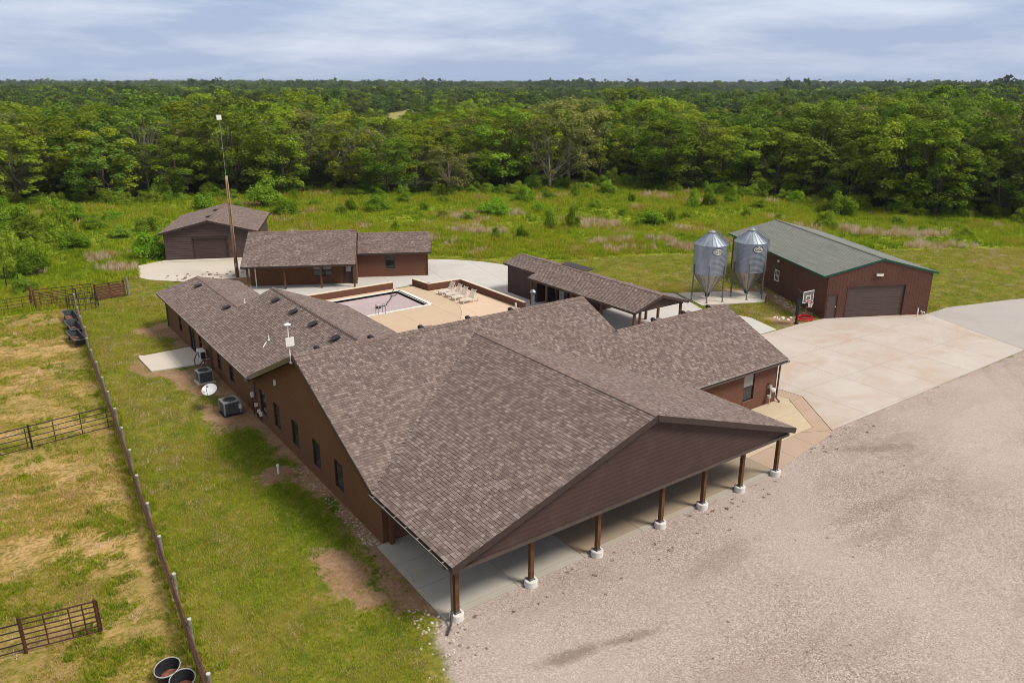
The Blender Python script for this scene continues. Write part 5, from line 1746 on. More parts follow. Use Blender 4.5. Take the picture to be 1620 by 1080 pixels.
for k in range(12):
    t = 2 * PI * k / 12
    for dt in (-1, 1):
        pts = [(1.08 + rr * math.cos(t + dt * a), rr * math.sin(t + dt * a), z) for rr, a, z in ((.225, 0, 2.09), (.17, .26, 1.93), (.13, .52, 1.78), (.12, .78, 1.66))]
        m.tube(pts, .012, 4, cap=False)
m.build('net', 'white_paint', bh)
hs = thing('garden_hose', 'coil of red garden hose on the ground beside the workshop door', 'garden hose', (43.35, 13.75, 0.03))
for i in range(5):
    r_ = .62 + .05 * math.sin(i * 2.1) - i * .03
    MB().tube([(r_ * 1.15 * math.cos(t) + .03 * math.sin(3 * t + i), r_ * math.sin(t), .03 + .045 * i + .01 * math.sin(5 * t)) for t in np.linspace(0, 2 * PI, 26)], .03, 6, cap=False).build('coil', 'red_hose', hs, smooth=True)
hy_ = thing('yard_hydrant', 'thin grey yard hydrant pipe above the red hose coil', 'hydrant', (43.75, 14.0, 0.0))
MB().tube([(0, 0, -.1), (0, 0, .95)], .03, 8).build('pipe', 'leg_steel', hy_)
MB().tube([(0, 0, .95), (.08, -.05, .97), (.14, -.09, .86)], .03, 8).build('spout', 'rim_red', hy_)

# ------------------------------------------------------------------ utility pole
up = thing('utility_pole', 'tall weathered wooden utility pole with thin antenna mast on top', 'utility pole', (9.46, 55.26, 0))
MB().tube([(0, 0, -.3), (0, 0, 5), (0.02, 0, 10.0)], [.19, .165, .13], 12).build('pole', 'pole_wood', up, smooth=True)
m = MB().tube([(0.02, .13, 9.0), (0.02, .13, 15.3)], .02, 6).build('mast', 'ac_light', up)
MB().box(-.22, .22, .08, .16, 15.15, 15.6).build('antenna_panel', 'white_paint', up)
MB().box(-.12, .12, -.32, -.17, 1.1, 1.5).build('meter_box', 'meter_grey', up)
MB().tube([(.0, -.2, 1.5), (.02, -.17, 9.6)], .025, 6).build('conduit', 'leg_steel', up)

# ------------------------------------------------------------------ things along the long brick wall


def ac_unit(x, y, label, s=.86, h=.82):
    r = thing('air_conditioner', label, 'air conditioner', (x, y, 0), .03, 'air conditioner units along the brick wall')
    MB().box(-.55, .55, -.55, .55, -.05, .08).build('pad', 'concrete_pad' if 'pale' in label else 'black_plastic', r)
    hb = s / 2
    MB().box(-hb + .03, hb - .03, -hb + .03, hb - .03, .09, h - .06).build('body', 'ac_grey', r)
    m = MB()
    for i in range(11):
        z = .13 + i * (h - .24) / 11
        m.box(-hb, hb, -hb, -hb + .028, z, z + .03).box(-hb, hb, hb - .028, hb, z, z + .03).box(-hb, -hb + .028, -hb + .03, hb - .03, z, z + .03).box(hb - .028, hb, -hb + .03, hb - .03, z, z + .03)
    m.build('louvre', 'ac_grey', r)
    for sx in (-1, 1):
        for sy in (-1, 1):
            MB().box(sx * hb - .035, sx * hb + .035, sy * hb - .035, sy * hb + .035, .085, h - .05).build('corner_post', 'ac_light', r)
    n = 24; R0 = hb * .82
    m = MB(); v = []
    for k in range(n):
        t = 2 * PI * k / n; q = max(abs(math.cos(t)), abs(math.sin(t)))
        v += [(R0 * math.cos(t), R0 * math.sin(t), h), ((hb + .03) * math.cos(t) / q, (hb + .03) * math.sin(t) / q, h - .01), (R0 * math.cos(t), R0 * math.sin(t), h - .2), ((hb + .03) * math.cos(t) / q, (hb + .03) * math.sin(t) / q, h - .07)]
    f = []
    for k in range(n):
        j = (k + 1) % n
        f += [(4 * k, 4 * k + 1, 4 * j + 1, 4 * j), (4 * k, 4 * j, 4 * j + 2, 4 * k + 2), (4 * k + 1, 4 * k + 3, 4 * j + 3, 4 * j + 1)]
    m.add(v, f); m.build('top_ring', 'ac_light', r)
    MB().lathe([(0, h - .19), (R0, h - .19)], (0, 0, 0), n).build('fan_well', 'black_metal', r)
    m = MB()
    for k in range(5):
        t = 2 * PI * k / 5
        m.add([(.06 * math.cos(t), .06 * math.sin(t), h - .12), (R0 * .9 * math.cos(t - .25), R0 * .9 * math.sin(t - .25), h - .10), (R0 * .9 * math.cos(t + .3), R0 * .9 * math.sin(t + .3), h - .15), (.06 * math.cos(t + .8), .06 * math.sin(t + .8), h - .15)], [(0, 1, 2, 3)])
    m.build('fan_blade', 'black_plastic', r)
    m = MB()
    for rr in np.linspace(.1, R0, 6):
        m.tube([(rr * math.cos(t), rr * math.sin(t), h + .004) for t in np.linspace(0, 2 * PI, 21)], .005, 4, cap=False)
    for k in range(6):
        t = PI * k / 6
        m.tube([(R0 * math.cos(t), R0 * math.sin(t), h + .008), (-R0 * math.cos(t), -R0 * math.sin(t), h + .008)], .006, 4)
    m.build('grille', 'black_metal', r)
    MB().lathe([(0, h - .1), (.12, h - .1), (.12, h - .05), (0, h - .03)], (0, 0, 0), 12).build('motor_cap', 'grey_plastic', r)
    return r


ac_unit(-1.12, 22.05, 'grey air conditioner unit on black base nearest the satellite dish', .92, .86)
ac_unit(-0.98, 28.1, 'grey air conditioner unit on pale pad between the slab and the satellite dish')
MB().box(-.75, -.6, 21.55, 21.75, .35, .62).build('junction_box', 'white_paint', None, label='small white junction box on a post beside the near air conditioner', cat='junction box')
ms = thing('heat_pump', 'white heat pump on wall bracket above looping black lines', 'heat pump', (-0.42, 30.6, 0.75))
MB().box(-.2, .2, -.42, .42, .05, .62).build('body', 'white_paint', ms)
MB().lathe([(0, 0), (.22, 0), (.22, .02), (0, .02)], (0, 0, 0), 20).build('fan_grille', 'black_metal', ms).matrix_basis = Matrix.Translation((-.21, -.08, .33)) @ Matrix.Rotation(-PI / 2, 4, 'Y')
MB().box(-.15, .15, -.44, -.425, .1, .55).build('side_grille', 'black_metal', ms)
MB().bar((.42, -.3, 0), (-.25, -.3, 0), .05, .05).bar((.42, .3, 0), (-.25, .3, 0), .05, .05).build('bracket', 'white_paint', ms)
MB().tube([(.1, -.45, .3), (-.1, -.75, .1), (-.35, -.6, -.25), (-.5, -.1, -.35), (-.42, .4, -.1), (-.15, .62, .2), (.1, .44, .35)], .035, 8).tube([(0, -.45, .2), (-.05, -.8, -.3), (.2, -.9, -.7), (.3, -.6, -.75)], .03, 8).build('line_set', 'black_plastic', ms, smooth=True)
tank = thing('water_softener', 'pale fittings and pipes low on the wall behind the heat pump', 'pipe fittings', (-0.2, 29.3, 0))
MB().tube([(0, 0, -.1), (0, 0, .35), (-.25, .1, .35), (-.25, .1, -.1)], .035, 8).build('pipe', 'pvc_white', tank)
MB().box(-.45, -.2, .3, .6, 0, .12).build('box', 'grey_plastic', tank)

sd = thing('satellite_dish', 'white satellite dish on short pole beside the near air conditioner', 'satellite dish', (-1.75, 23.3, 0))
MB().tube([(0, 0, -.2), (0, 0, 1.15)], .03, 8).build('pole', 'leg_steel', sd)
dm = MB()
prof = [(.44 * i / 8, .14 * (i / 8) ** 2) for i in range(9)]
dm.lathe(prof, (0, 0, 0), 28).lathe([(r_, z - .012) for r_, z in prof[::-1]], (0, 0, 0), 28)
do = dm.build('reflector', 'dish_grey', sd, smooth=True)
do.matrix_basis = Matrix.Translation((-.12, -.1, 1.2)) @ Vector((-.30, -.42, .86)).to_track_quat('Z', 'Y').to_matrix().to_4x4()
MB().tube([(0, -.42, .06), (0, -.3, .42), (0, -.05, .5)], .018, 6).build('feed_arm', 'leg_steel', do)
MB().box(-.05, .05, -.1, .02, .46, .56).build('receiver', 'grey_plastic', do)

co = thing('cleanout_pipe', 'short white drain cleanout pipe in the bare dirt by the long brick wall', 'drain pipe', (-1.44, 13.1, 0))
MB().lathe([(.055, -.1), (.055, .42), (.07, .42), (.07, .5), (.03, .51), (.03, .55), (0, .55)], (0, 0, 0), 14).build('pipe', 'pvc_white', co)
MB().box(-3.55, -3.3, 35.15, 35.4, .10, .18).build('stone_block', 'limestone', None, label='small pale block at the far corner of the concrete patio slab', cat='block')

# ------------------------------------------------------------------ pasture fence
fence = thing('pipe_fence', 'long rusty pipe fence with pale capped posts between pasture and lawn', 'fence', (0, 0, 0))
FP = [(-5.47, 50.2), (-5.69, 47.1), (-5.85, 44.2), (-5.98, 41.0), (-6.27, 38.0), (-6.43, 35.05), (-6.55, 32.2), (-6.7, 29.0), (-6.86, 26.2), (-6.98, 23.3), (-7.18, 20.35), (-7.36, 17.3),
      (-7.57, 14.3), (-7.72, 11.3), (-7.89, 8.3), (-8.05, 5.36), (-8.24, 2.4), (-8.40, -0.6), (-8.6, -3.6)]
for i, (x, y) in enumerate(FP):
    h_ = 1.35 if i else 1.75
    jx, jy = random.uniform(-.03, .03), random.uniform(-.03, .03)
    p = MB().tube([(x, y, -.2), (x + jx, y + jy, h_)], .062, 10).build('post', 'post_grey', fence)
    MB().lathe([(.068, -.05), (.07, 0), (.0, .012)], (x + jx, y + jy, h_), 10).build('post_cap', 'post_cap', p)
for k, z in enumerate((.2, .42, .64, .86, 1.06)):
    pts = [(x - .09 + .012 * math.sin(i * 1.7 + k), y, z + .02 * math.sin(i * 2.3 + k * 1.3)) for i, (x, y) in enumerate(FP)]
    MB().tube(pts, .030 if k < 4 else .036, 7).build('rail', 'rust_rail', fence)


def pipe_panel(name, label, cat, p, q, h, rails, uprights, mat, z0=.15, r=.022, posts=(), brace=False, heavy=None):
    root = thing(name, label, cat, (p[0], p[1], 0))
    d = np.array([q[0] - p[0], q[1] - p[1], 0.0])
    P = lambda u, z: tuple(d * u + np.array([0, 0, z]))
    for k in range(rails):
        z = z0 + (h - z0) * k / (rails - 1)
        MB().tube([P(0, z), P(.5, z - .015), P(1, z)], r * (1.25 if k == rails - 1 else 1), 6).build('rail', mat, root)
    for u in uprights:
        MB().tube([P(u, z0), P(u, h)], r * 1.1, 6).build('upright', mat, root)
    for u in posts:
        MB().tube([P(u, -.2), P(u, h + .08)], r * 2.2, 8).build('post', heavy or mat, root)
    if brace:
        MB().tube([P(0, h), P(1, z0)], r, 6).build('brace', mat, root)
    return root


pipe_panel('corral_panel', 'rusty pipe panel fence running from the capped posts out of view to the left', 'fence', (-16.5, 22.75), (-7.12, 23.75), 1.35, 5, (.02, .1, .2, .3, .415, .55, .69, .83, .97), 'rust_dark', posts=(.57, .28, .0))
nr = pipe_panel('corral_panel', 'rusty livestock panel with free end in the dry pasture, nearest the camera', 'fence', (-12.95, 5.62), (-10.64, 5.2), 1.38, 7, (.02, .3, .62, .8, 1.0), 'rust_pipe', posts=(0.0, .97), r=.024)
pipe_panel('corral_panel', 'rusty pipe rails running out of view from the nearest livestock panel', 'fence', (-19, 6.6), (-13.0, 5.66), 1.2, 5, (.0, .25, .5, .75), 'rust_dark', posts=(.0,))
pipe_panel('livestock_gate', 'long rusty farm gate hung on the corner posts beyond the pasture', 'gate', (-8.15, 54.6), (-3.55, 54.3), 1.5, 6, (0, .32, .66, .98), 'rust_pipe', r=.026)
pipe_panel('livestock_gate', 'shorter rusty farm gate with diagonal brace in front of the long one', 'gate', (-7.75, 53.6), (-5.0, 53.35), 1.35, 5, (0, .3, .72, 1), 'rust_pipe', r=.025, brace=True, posts=(1.0,))
for x, y, lb in ((-8.25, 55.6, 'rusty corner post farther back of the pasture gates'), (-8.12, 53.75, 'rusty corner post where the braced pasture gate hangs')):
    m = MB().tube([(0, 0, -.3), (0.02, 0, 1.75)], .085, 10).build('gate_post', 'rust_red', None, label=lb, cat='post', loc=(x, y, 0))
MB().tube([(-8.3, 55.5, 1.55), (-8.1, 53.8, 1.5)], .05, 8).build('gate_rail', 'rust_red', None, label='rusty rail joining the two corner posts of the pasture gates', cat='rail')
bp = thing('board_fence', 'short run of rusty red boards ending at a thick wooden post', 'fence', (-3.45, 53.75, 0), .12)
for k in range(5):
    MB().box(0, 2.5, -.02, .02, .12 + k * .24, .12 + k * .24 + .20).build('board', 'rust_red', bp)
for x in (0.02, 1.2, 2.45):
    MB().box(x - .07, x + .07, .03, .15, -.2, 1.5).build('post', 'rust_pipe', bp)
MB().tube([(0, .0, 1.42), (2.5, 0, 1.42)], .04, 8).build('top_rail', 'rust_pipe', bp)
for x, y, s_, lb in ((-.75, 54.1, 1.0, 'thick grey wooden post at the end of the rusty board fence'),):
    MB().tube([(0, 0, -.3), (0, 0, 1.7)], .13, 10).build('wooden_post', 'post_grey', None, label=lb, cat='post', loc=(x, y, 0))
pipe_panel('field_panel', 'dark wire stock panel fence at the far side of the pasture, left of the gates', 'fence', (-16.0, 53.0), (-8.3, 53.75), 1.25, 5, (.0, .13, .3, .45, .6, .76, .9, 1), 'rust_dark', r=.018, posts=(.2, .6, .98))
for x, y, lb in ((-8.75, 60.5, 'thin dark fence stake in the weeds, nearer one of a pair'), (-9.6, 64.5, 'thin dark fence stake in the weeds, farther one of a pair')):
    MB().tube([(0, 0, -.3), (.05, 0, 1.8)], .05, 7).build('fence_stake', 'rust_dark', None, label=lb, cat='post', loc=(x, y, 0), group='stakes of the old wire fence')
hr_ = thing('hay_ring', 'round dark pipe hay feeder standing by the pasture gates', 'hay feeder', (-4.75, 52.1, 0))
for z in (.06, .55, 1.05):
    MB().tube([(1.2 * math.cos(t), 1.2 * math.sin(t), z) for t in np.linspace(0, 2 * PI, 29)], .03, 6, cap=False).build('hoop', 'black_metal', hr_)
for k in range(16):
    t = 2 * PI * k / 16
    MB().tube([(1.2 * math.cos(t), 1.2 * math.sin(t), 0), (1.2 * math.cos(t + .08), 1.2 * math.sin(t + .08), 1.05)], .025, 6).build('bar', 'black_metal', hr_)


def bunk(label, x, y, rot):
    r = thing('feed_bunk', label, 'feed bunk', (x, y, 0), rot, 'black feed bunks by the pasture fence')
    L, wt, wb, h0, h1 = 3.0, .40, .26, .22, .62
    m = MB()
    v = [(-wt, -L / 2, h1), (wt, -L / 2, h1), (wt, L / 2, h1), (-wt, L / 2, h1), (-wb, -L / 2 + .15, h0), (wb, -L / 2 + .15, h0), (wb, L / 2 - .15, h0), (-wb, L / 2 - .15, h0)]
    t_ = .03
    v += [(-wt + t_, -L / 2 + t_, h1), (wt - t_, -L / 2 + t_, h1), (wt - t_, L / 2 - t_, h1), (-wt + t_, L / 2 - t_, h1), (-wb + t_, -L / 2 + .18, h0 + t_), (wb - t_, -L / 2 + .18, h0 + t_), (wb - t_, L / 2 - .18, h0 + t_), (-wb + t_, L / 2 - .18, h0 + t_)]
    f = [(0, 1, 5, 4), (1, 2, 6, 5), (2, 3, 7, 6), (3, 0, 4, 7), (7, 6, 5, 4), (8, 12, 13, 9), (9, 13, 14, 10), (10, 14, 15, 11), (11, 15, 12, 8), (12, 15, 14, 13), (0, 8, 9, 1), (1, 9, 10, 2), (2, 10, 11, 3), (3, 11, 8, 0)]
    m.add(v, f); m.build('trough', 'black_plastic', r)
    MB().box(-wt - .03, -wt + .02, -L / 2, L / 2, h1, h1 + .03).box(wt - .02, wt + .03, -L / 2, L / 2, h1, h1 + .03).box(-wt, wt, -L / 2 - .03, -L / 2 + .02, h1, h1 + .03).box(-wt, wt, L / 2 - .02, L / 2 + .03, h1, h1 + .03).build('rim', 'ac_grey', r)
    m = MB()
    rr = random.Random(int(y * 10))
    for k in range(8):
        xx, yy, s_ = rr.uniform(-.16, .16), rr.uniform(-1.1, 1.1), rr.uniform(.08, .2)
        m.lathe([(s_, 0), (s_ * .7, .03), (0, .05)], (xx, yy, h0 + t_ + .002), 8)
    m.build('feed', 'rust_feed', r)
    for sx in (-1, 1):
        for sy in (-1, 1):
            MB().bar((sx * .3, sy * 1.1, 0), (sx * .3, sy * 1.1, .5), .06, .06, up=(1, 0, 0)).build('leg', 'black_metal', r)
    return r


bunk('black feed bunk with little feed, farthest of the three along the fence', -6.2, 47.9, .03)
bunk('black feed bunk with reddish feed, middle of the three along the fence', -6.36, 44.6, .05)
bunk('black feed bunk nearest of the three along the fence', -6.6, 41.7, .07)


def tub(label, x, y, rot):
    r = thing('feed_tub', label, 'feed tub', (x, y, 0), rot, 'half drum feed tubs')
    m = MB().lathe([(0, .02), (.40, .02), (.46, .42), (.49, .44), (.49, .40), (.475, .40)], (0, 0, 0), 26).lathe([(.44, .42), (.38, .06), (0, .06)], (0, 0, 0), 26)
    m.build('tub', 'black_plastic', r)
    MB().tube([(.475 * math.cos(t), .475 * math.sin(t), .435) for t in np.linspace(0, 2 * PI, 27)], .022, 6, cap=False).build('rim', 'grey_plastic', r)
    MB().lathe([(.36, .068), (.2, .10), (0, .11)], (.03, 0, 0), 16).build('feed', 'rust_feed', r)
    for o in (r,):
        o.scale = (.82, 1.0, 1.0)
    return r


tub('round black feed tub with rusty feed by the fence, farther of two', -9.25, 1.55, -.5)
tub('round black feed tub cut by the lower edge, nearer of two', -8.98, .72, -.2)

# ------------------------------------------------------------------ vegetation


def leaf_quads(cen, nrm, size, rng, asp=0.62):
    n = len(cen)
    r = rng.normal(size=(n, 3))
    a = np.cross(nrm, r); a /= np.linalg.norm(a, axis=1)[:, None] + 1e-9
    b = np.cross(nrm, a); b /= np.linalg.norm(b, axis=1)[:, None] + 1e-9
    s = size[:, None]
    V = np.stack([cen - a * s / 2, cen + b * s * asp / 2 + a * s * .08, cen + a * s / 2, cen - b * s * asp / 2 + a * s * .08], 1)
    return V.reshape(-1, 3)


def clump_leaves(C, R, per, size, rng, flat=0.75):
    cs, ns, ss = [], [], []
    for c, r in zip(C, R):
        k = int(per * (r / np.mean(R)) ** 2)
        d = rng.normal(size=(k, 3)); d /= np.linalg.norm(d, axis=1)[:, None]
        d[:, 2] = np.where(d[:, 2] < -0.35, -d[:, 2] * .6, d[:, 2])
        rad = r * rng.uniform(.45, 1.05, k) ** .6
        p = c + d * rad[:, None] * np.array([1, 1, flat])
        nn = d * .75 + rng.normal(size=(k, 3)) * .32 + np.array([0, 0, .55])
        nn /= np.linalg.norm(nn, axis=1)[:, None]
        cs.append(p); ns.append(nn); ss.append(size * rng.uniform(.6, 1.35, k))
    return leaf_quads(np.concatenate(cs), np.concatenate(ns), np.concatenate(ss), rng)


def qmesh(name, V, mat):
    me = mesh_np(name, V, np.arange(len(V)).reshape(-1, 4))
    me.materials.append(MAT[mat])
    return me


def crown_shape(rng, H, R, n, low=.2):
    C, Rr = [], []
    lob = rng.uniform(0, 2 * PI, 4); la = rng.uniform(.08, .22, 4)
    while len(C) < n:
        t = rng.uniform(0, 2 * PI); hz = rng.uniform(low, 1.0)
        w = math.sin(PI * min(1, (1 - (hz - low) / (1 - low)) ** .62 * .98 + .02)) if hz > .55 else (.55 + .45 * (hz - low) / (.55 - low))
        w = max(.12, w) * (1 + sum(a_ * math.cos((i + 1) * t + l_) for i, (l_, a_) in enumerate(zip(lob, la))))
        rr = R * w * rng.uniform(.45, 1.0) ** .5
        c = np.array([rr * math.cos(t), rr * math.sin(t), H * hz * (.97 + .06 * rng.random()) - .6])
        C.append(c); Rr.append(R * rng.uniform(.15, .34))
    return np.array(C), np.array(Rr)


def trunk_mesh(name, rng, H, R, C, mat='bark', limbs=12, r0=.22):
    mb = MB()
    lean = rng.normal(size=2) * .5
    top = np.array([lean[0], lean[1], H * .72])
    P = [np.array([0, 0, -.4]), np.array([lean[0] * .1, lean[1] * .1, H * .15]), np.array([lean[0] * .5, lean[1] * .5, H * .4]), top]
    mb.tube(P, [r0 * 1.3, r0, r0 * .7, r0 * .2], 8)
    for c in C[:limbs]:
        t = rng.uniform(.15, .65)
        i = min(2, int(t * 3)); f = t * 3 - i
        s = P[i] * (1 - f) + P[i + 1] * f
        mid = s * .5 + c * .5 + np.array([0, 0, -.06 * H * rng.random()]) + rng.normal(size=3) * .3
        mb.tube([s, mid, c], [r0 * .45, r0 * .28, r0 * .07], 6)
        for _ in range(2):
            e = c + rng.normal(size=3) * R * .25
            mb.tube([mid, (mid + e) / 2 + rng.normal(size=3) * .2, e], [r0 * .2, r0 * .12, r0 * .03], 5)
    me = bpy.data.meshes.new(name)
    me.from_pydata(mb.v, [], mb.f)
    me.materials.append(MAT[mat])
    return me


TREE_KINDS = []      # (crown mesh, trunk mesh, kind index)
KLAB = ['mid green broadleaf tree with broken crown in the wood beyond the meadow', 'dark green dense tree in the wood beyond the meadow',
        'yellow green leafy tree in the wood beyond the meadow', 'grey green open crowned tree in the wood beyond the meadow']
KMAT = ['leaf_green', 'leaf_dark', 'leaf_yellow', 'leaf_grey']
for k in range(12):
    rng = np.random.default_rng(100 + k)
    kind = [0, 0, 0, 1, 1, 1, 2, 2, 2, 3, 3, 0][k]
    H = rng.uniform(11.5, 14.5); R = rng.uniform(4.2, 5.8)
    C, Rr = crown_shape(rng, H, R, int(rng.uniform(46, 62)), .16 if kind != 3 else .22)
    per = 104 if kind != 3 else 66
    V = clump_leaves(C, Rr * .94, per * 1.25, .40, rng)
    TREE_KINDS.append((qmesh('crown', V, KMAT[kind]), trunk_mesh('trunk', rng, H, R, C, 'bark' if kind != 3 else 'bare_branch', 16 if kind == 3 else 11), kind))
bare_me = []
for k in range(3):
    rng = np.random.default_rng(300 + k)
    C, Rr = crown_shape(rng, 11, 4.6, 26, .3)
    bare_me.append(trunk_mesh('trunk', rng, 11, 4.6, C, 'bare_branch', 26, .17))


def az_of(x, y):
    a = np.arctan2(x - CAMLOC[0], y - CAMLOC[1]) - YAW
    return a


def jgrid(dmin, dmax, sp, azm, seed):
    rng = np.random.default_rng(seed)
    g = np.arange(-dmax, dmax, sp)
    X, Y = np.meshgrid(g, g)
    X = X + rng.uniform(-.42, .42, X.shape) * sp + CAMLOC[0]
    Y = Y + rng.uniform(-.42, .42, Y.shape) * sp + CAMLOC[1]
    D = np.hypot(X - CAMLOC[0], Y - CAMLOC[1])
    m = (D > dmin) & (D < dmax) & (np.abs(az_of(X, Y)) < azm)
    return X[m], Y[m], D[m]


xa_, ya_, da_ = jgrid(60, 330, 6.9, .92, 5)
inside = sdf(FOREST, xa_, ya_)
rngA = np.random.default_rng(9)
keep = (inside > 1.5) & ((inside < 38) | (vnoise(xa_, ya_, 45, 8) > .30)) & (in_field(xa_, ya_) < 0)
xa_, ya_, da_, inside = xa_[keep], ya_[keep], da_[keep], inside[keep]
front = np.abs(az_of(xa_, ya_)) < .63
order = np.argsort(da_ + np.where(front, 0, 1000) + inside * .6)
ind = order[:262]
rest = order[262:]
zA = height(xa_, ya_)
TREES = []
for q, i in enumerate(ind):
    k = int(rngA.integers(0, 12))
    # a pale green group in the middle, darker and deeper wood on the right, as along the creek
    a = az_of(xa_[i], ya_[i])
    if a > .12 and rngA.random() < .45:
        k = int(rngA.choice([3, 4, 5, 0, 1]))
    elif -.25 < a < .08 and rngA.random() < .4:
        k = int(rngA.choice([6, 7, 8, 9]))
    crown, trunk, kind = TREE_KINDS[k]
    edge = inside[i] < 5
    s = rngA.uniform(.58, 1.02) if edge else rngA.uniform(.70, 1.14)
    s *= 1.0 + .12 * max(0, min(1, (a - .02) / .1)) - .24 * max(0, 1 - abs(a + .11) / .14) - .20 * max(0, 1 - abs(a - .26) / .09)
    sz = s * rngA.uniform(.88, 1.08)
    if rngA.random() < .045:
        t = thing('bare_tree', 'bare grey branched dead tree among the green wood', 'tree', (xa_[i], ya_[i], zA[i]), rngA.uniform(0, 6.28), 'dead trees in the wood')
        mkobj('trunk', bare_me[q % 3], None, t)
        TREES.append((t, a, inside[i], 4))
        t.scale = (s, s, sz)
        continue
    t = thing('broadleaf_tree', '', 'tree', (xa_[i], ya_[i], zA[i] - .2), rngA.uniform(0, 6.28), 'trees of the wood beyond the meadow')
    wx = s * rngA.uniform(1.05, 1.35)
    t.scale = (wx, wx, sz)
    mkobj('trunk', trunk, None, t)
    mkobj('crown', crown, None, t)
    TREES.append((t, a, inside[i], kind))
SECT = [(-.46, 'above the pasture gates'), (-.335, 'left of the shed roof'), (-.255, 'straight behind the shed'), (-.17, 'behind the guest house'), (-.07, 'behind the guest house end'),
        (.02, 'behind the pool loungers'), (.10, 'behind the pool house roof'), (.20, 'just left of the silos'), (.27, 'behind the silos'), (.37, 'behind the workshop ridge'),
        (.48, 'behind the workshop door end'), (9, 'at the far right end')]
ROWS = [(5, 'at the meadow edge'), (12, 'in second row'), (20, 'in third row'), (999, 'deep in the wood')]
KW = ['mid green tree', 'dark green tree', 'yellow green tree', 'grey green open tree', 'bare grey dead tree']
groups = {}
for tr in TREES:
    _, a, ins_, kind = tr
    sct = next(n_ for v_, n_ in SECT if a < v_)
    row = next(n_ for v_, n_ in ROWS if ins_ < v_)
    groups.setdefault((KW[kind], row, sct), []).append(tr)
for (kw_, row, sct), L_ in groups.items():
    L_.sort(key=lambda r: r[1])
    nm_ = {1: [''], 2: [', left one', ', right one'], 3: [', left one', ', middle one', ', right one']}.get(len(L_)) or \
        [', leftmost'] + [', %s from left' % ['second', 'third', 'fourth', 'fifth', 'sixth', 'seventh', 'eighth', 'ninth'][min(j, 7)] for j in range(len(L_) - 2)] + [', rightmost']
    for tr, sfx in zip(L_, nm_):
        tr[0]['label'] = kw_ + ' ' + row + ' ' + sct + sfx


def hidden_collection(name, meshes):
    c = bpy.data.collections.new(name)
    for i, me in enumerate(meshes):
        o = bpy.data.objects.new('%s_%03d' % (name, i), me)
        c.objects.link(o)
    return c


def scatter(name, pts, idx, rot, scl, tint, coll, kind='stuff', **kw):
    me = bpy.data.meshes.new(name)
    n = len(pts)
    me.vertices.add(n)
    me.vertices.foreach_set('co', np.asarray(pts, np.float32).ravel())
    a = me.attributes.new('idx', 'INT', 'POINT'); a.data.foreach_set('value', np.asarray(idx, np.int32))
    a = me.attributes.new('rot', 'FLOAT_VECTOR', 'POINT'); a.data.foreach_set('vector', np.asarray(rot, np.float32).ravel())
    a = me.attributes.new('scl', 'FLOAT_VECTOR', 'POINT'); a.data.foreach_set('vector', np.asarray(scl, np.float32).ravel())
    a = me.attributes.new('tint', 'FLOAT', 'POINT'); a.data.foreach_set('value', np.asarray(tint, np.float32))
    o = bpy.data.objects.new(name, me)
    COL.objects.link(o)
    tag(o, kind=kind, **kw)
    ng = bpy.data.node_groups.new(name, 'GeometryNodeTree')
    ng.interface.new_socket('Geometry', in_out='INPUT', socket_type='NodeSocketGeometry')
    ng.interface.new_socket('Geometry', in_out='OUTPUT', socket_type='NodeSocketGeometry')
    gi = ng.nodes.new('NodeGroupInput'); go = ng.nodes.new('NodeGroupOutput')
    ip = ng.nodes.new('GeometryNodeInstanceOnPoints')
    ci = ng.nodes.new('GeometryNodeCollectionInfo')
    ci.inputs['Collection'].default_value = coll
    ci.inputs['Separate Children'].default_value = True
    ci.inputs['Reset Children'].default_value = True
    ip.inputs['Pick Instance'].default_value = True

    def na(nm, t):
        nd = ng.nodes.new('GeometryNodeInputNamedAttribute')
        nd.data_type = t
        nd.inputs['Name'].default_value = nm
        return nd.outputs['Attribute']
    e2r = ng.nodes.new('FunctionNodeEulerToRotation')
    L = ng.links.new
    L(gi.outputs[0], ip.inputs['Points'])
    L(ci.outputs[0], ip.inputs['Instance'])
    L(na('idx', 'INT'), ip.inputs['Instance Index'])
    L(na('rot', 'FLOAT_VECTOR'), e2r.inputs[0])
    L(e2r.outputs[0], ip.inputs['Rotation'])
    L(na('scl', 'FLOAT_VECTOR'), ip.inputs['Scale'])
    L(ip.outputs[0], go.inputs[0])
    md = o.modifiers.new('scatter', 'NODES')
    md.node_group = ng
    return o


def join_tree(crown, trunk):
    """one mesh with two materials, for the trees that are part of the far mass"""
    a = np.empty(len(crown.vertices) * 3, np.float32); crown.vertices.foreach_get('co', a)
    V = [tuple(x) for x in a.reshape(-1, 3)]
    b = len(V)
    V += [tuple(v.co) for v in trunk.vertices]
    F = [(4 * i, 4 * i + 1, 4 * i + 2, 4 * i + 3) for i in range(b // 4)] + [tuple(b + x for x in p.vertices) for p in trunk.polygons]
    me = bpy.data.meshes.new('far_tree')
    me.from_pydata(V, [], F)
    me.materials.append(crown.materials[0]); me.materials.append(trunk.materials[0])
    mi = np.zeros(len(F), np.int32); mi[b // 4:] = 1
    me.polygons.foreach_set('material_index', mi)
    return me


def light_tree(seed, kind, n_clump, per, size, H, R):
    rng = np.random.default_rng(seed)
    C, Rr = crown_shape(rng, H, R, n_clump, .2)
    return clump_leaves(C, Rr * 1.25, per, size, rng)


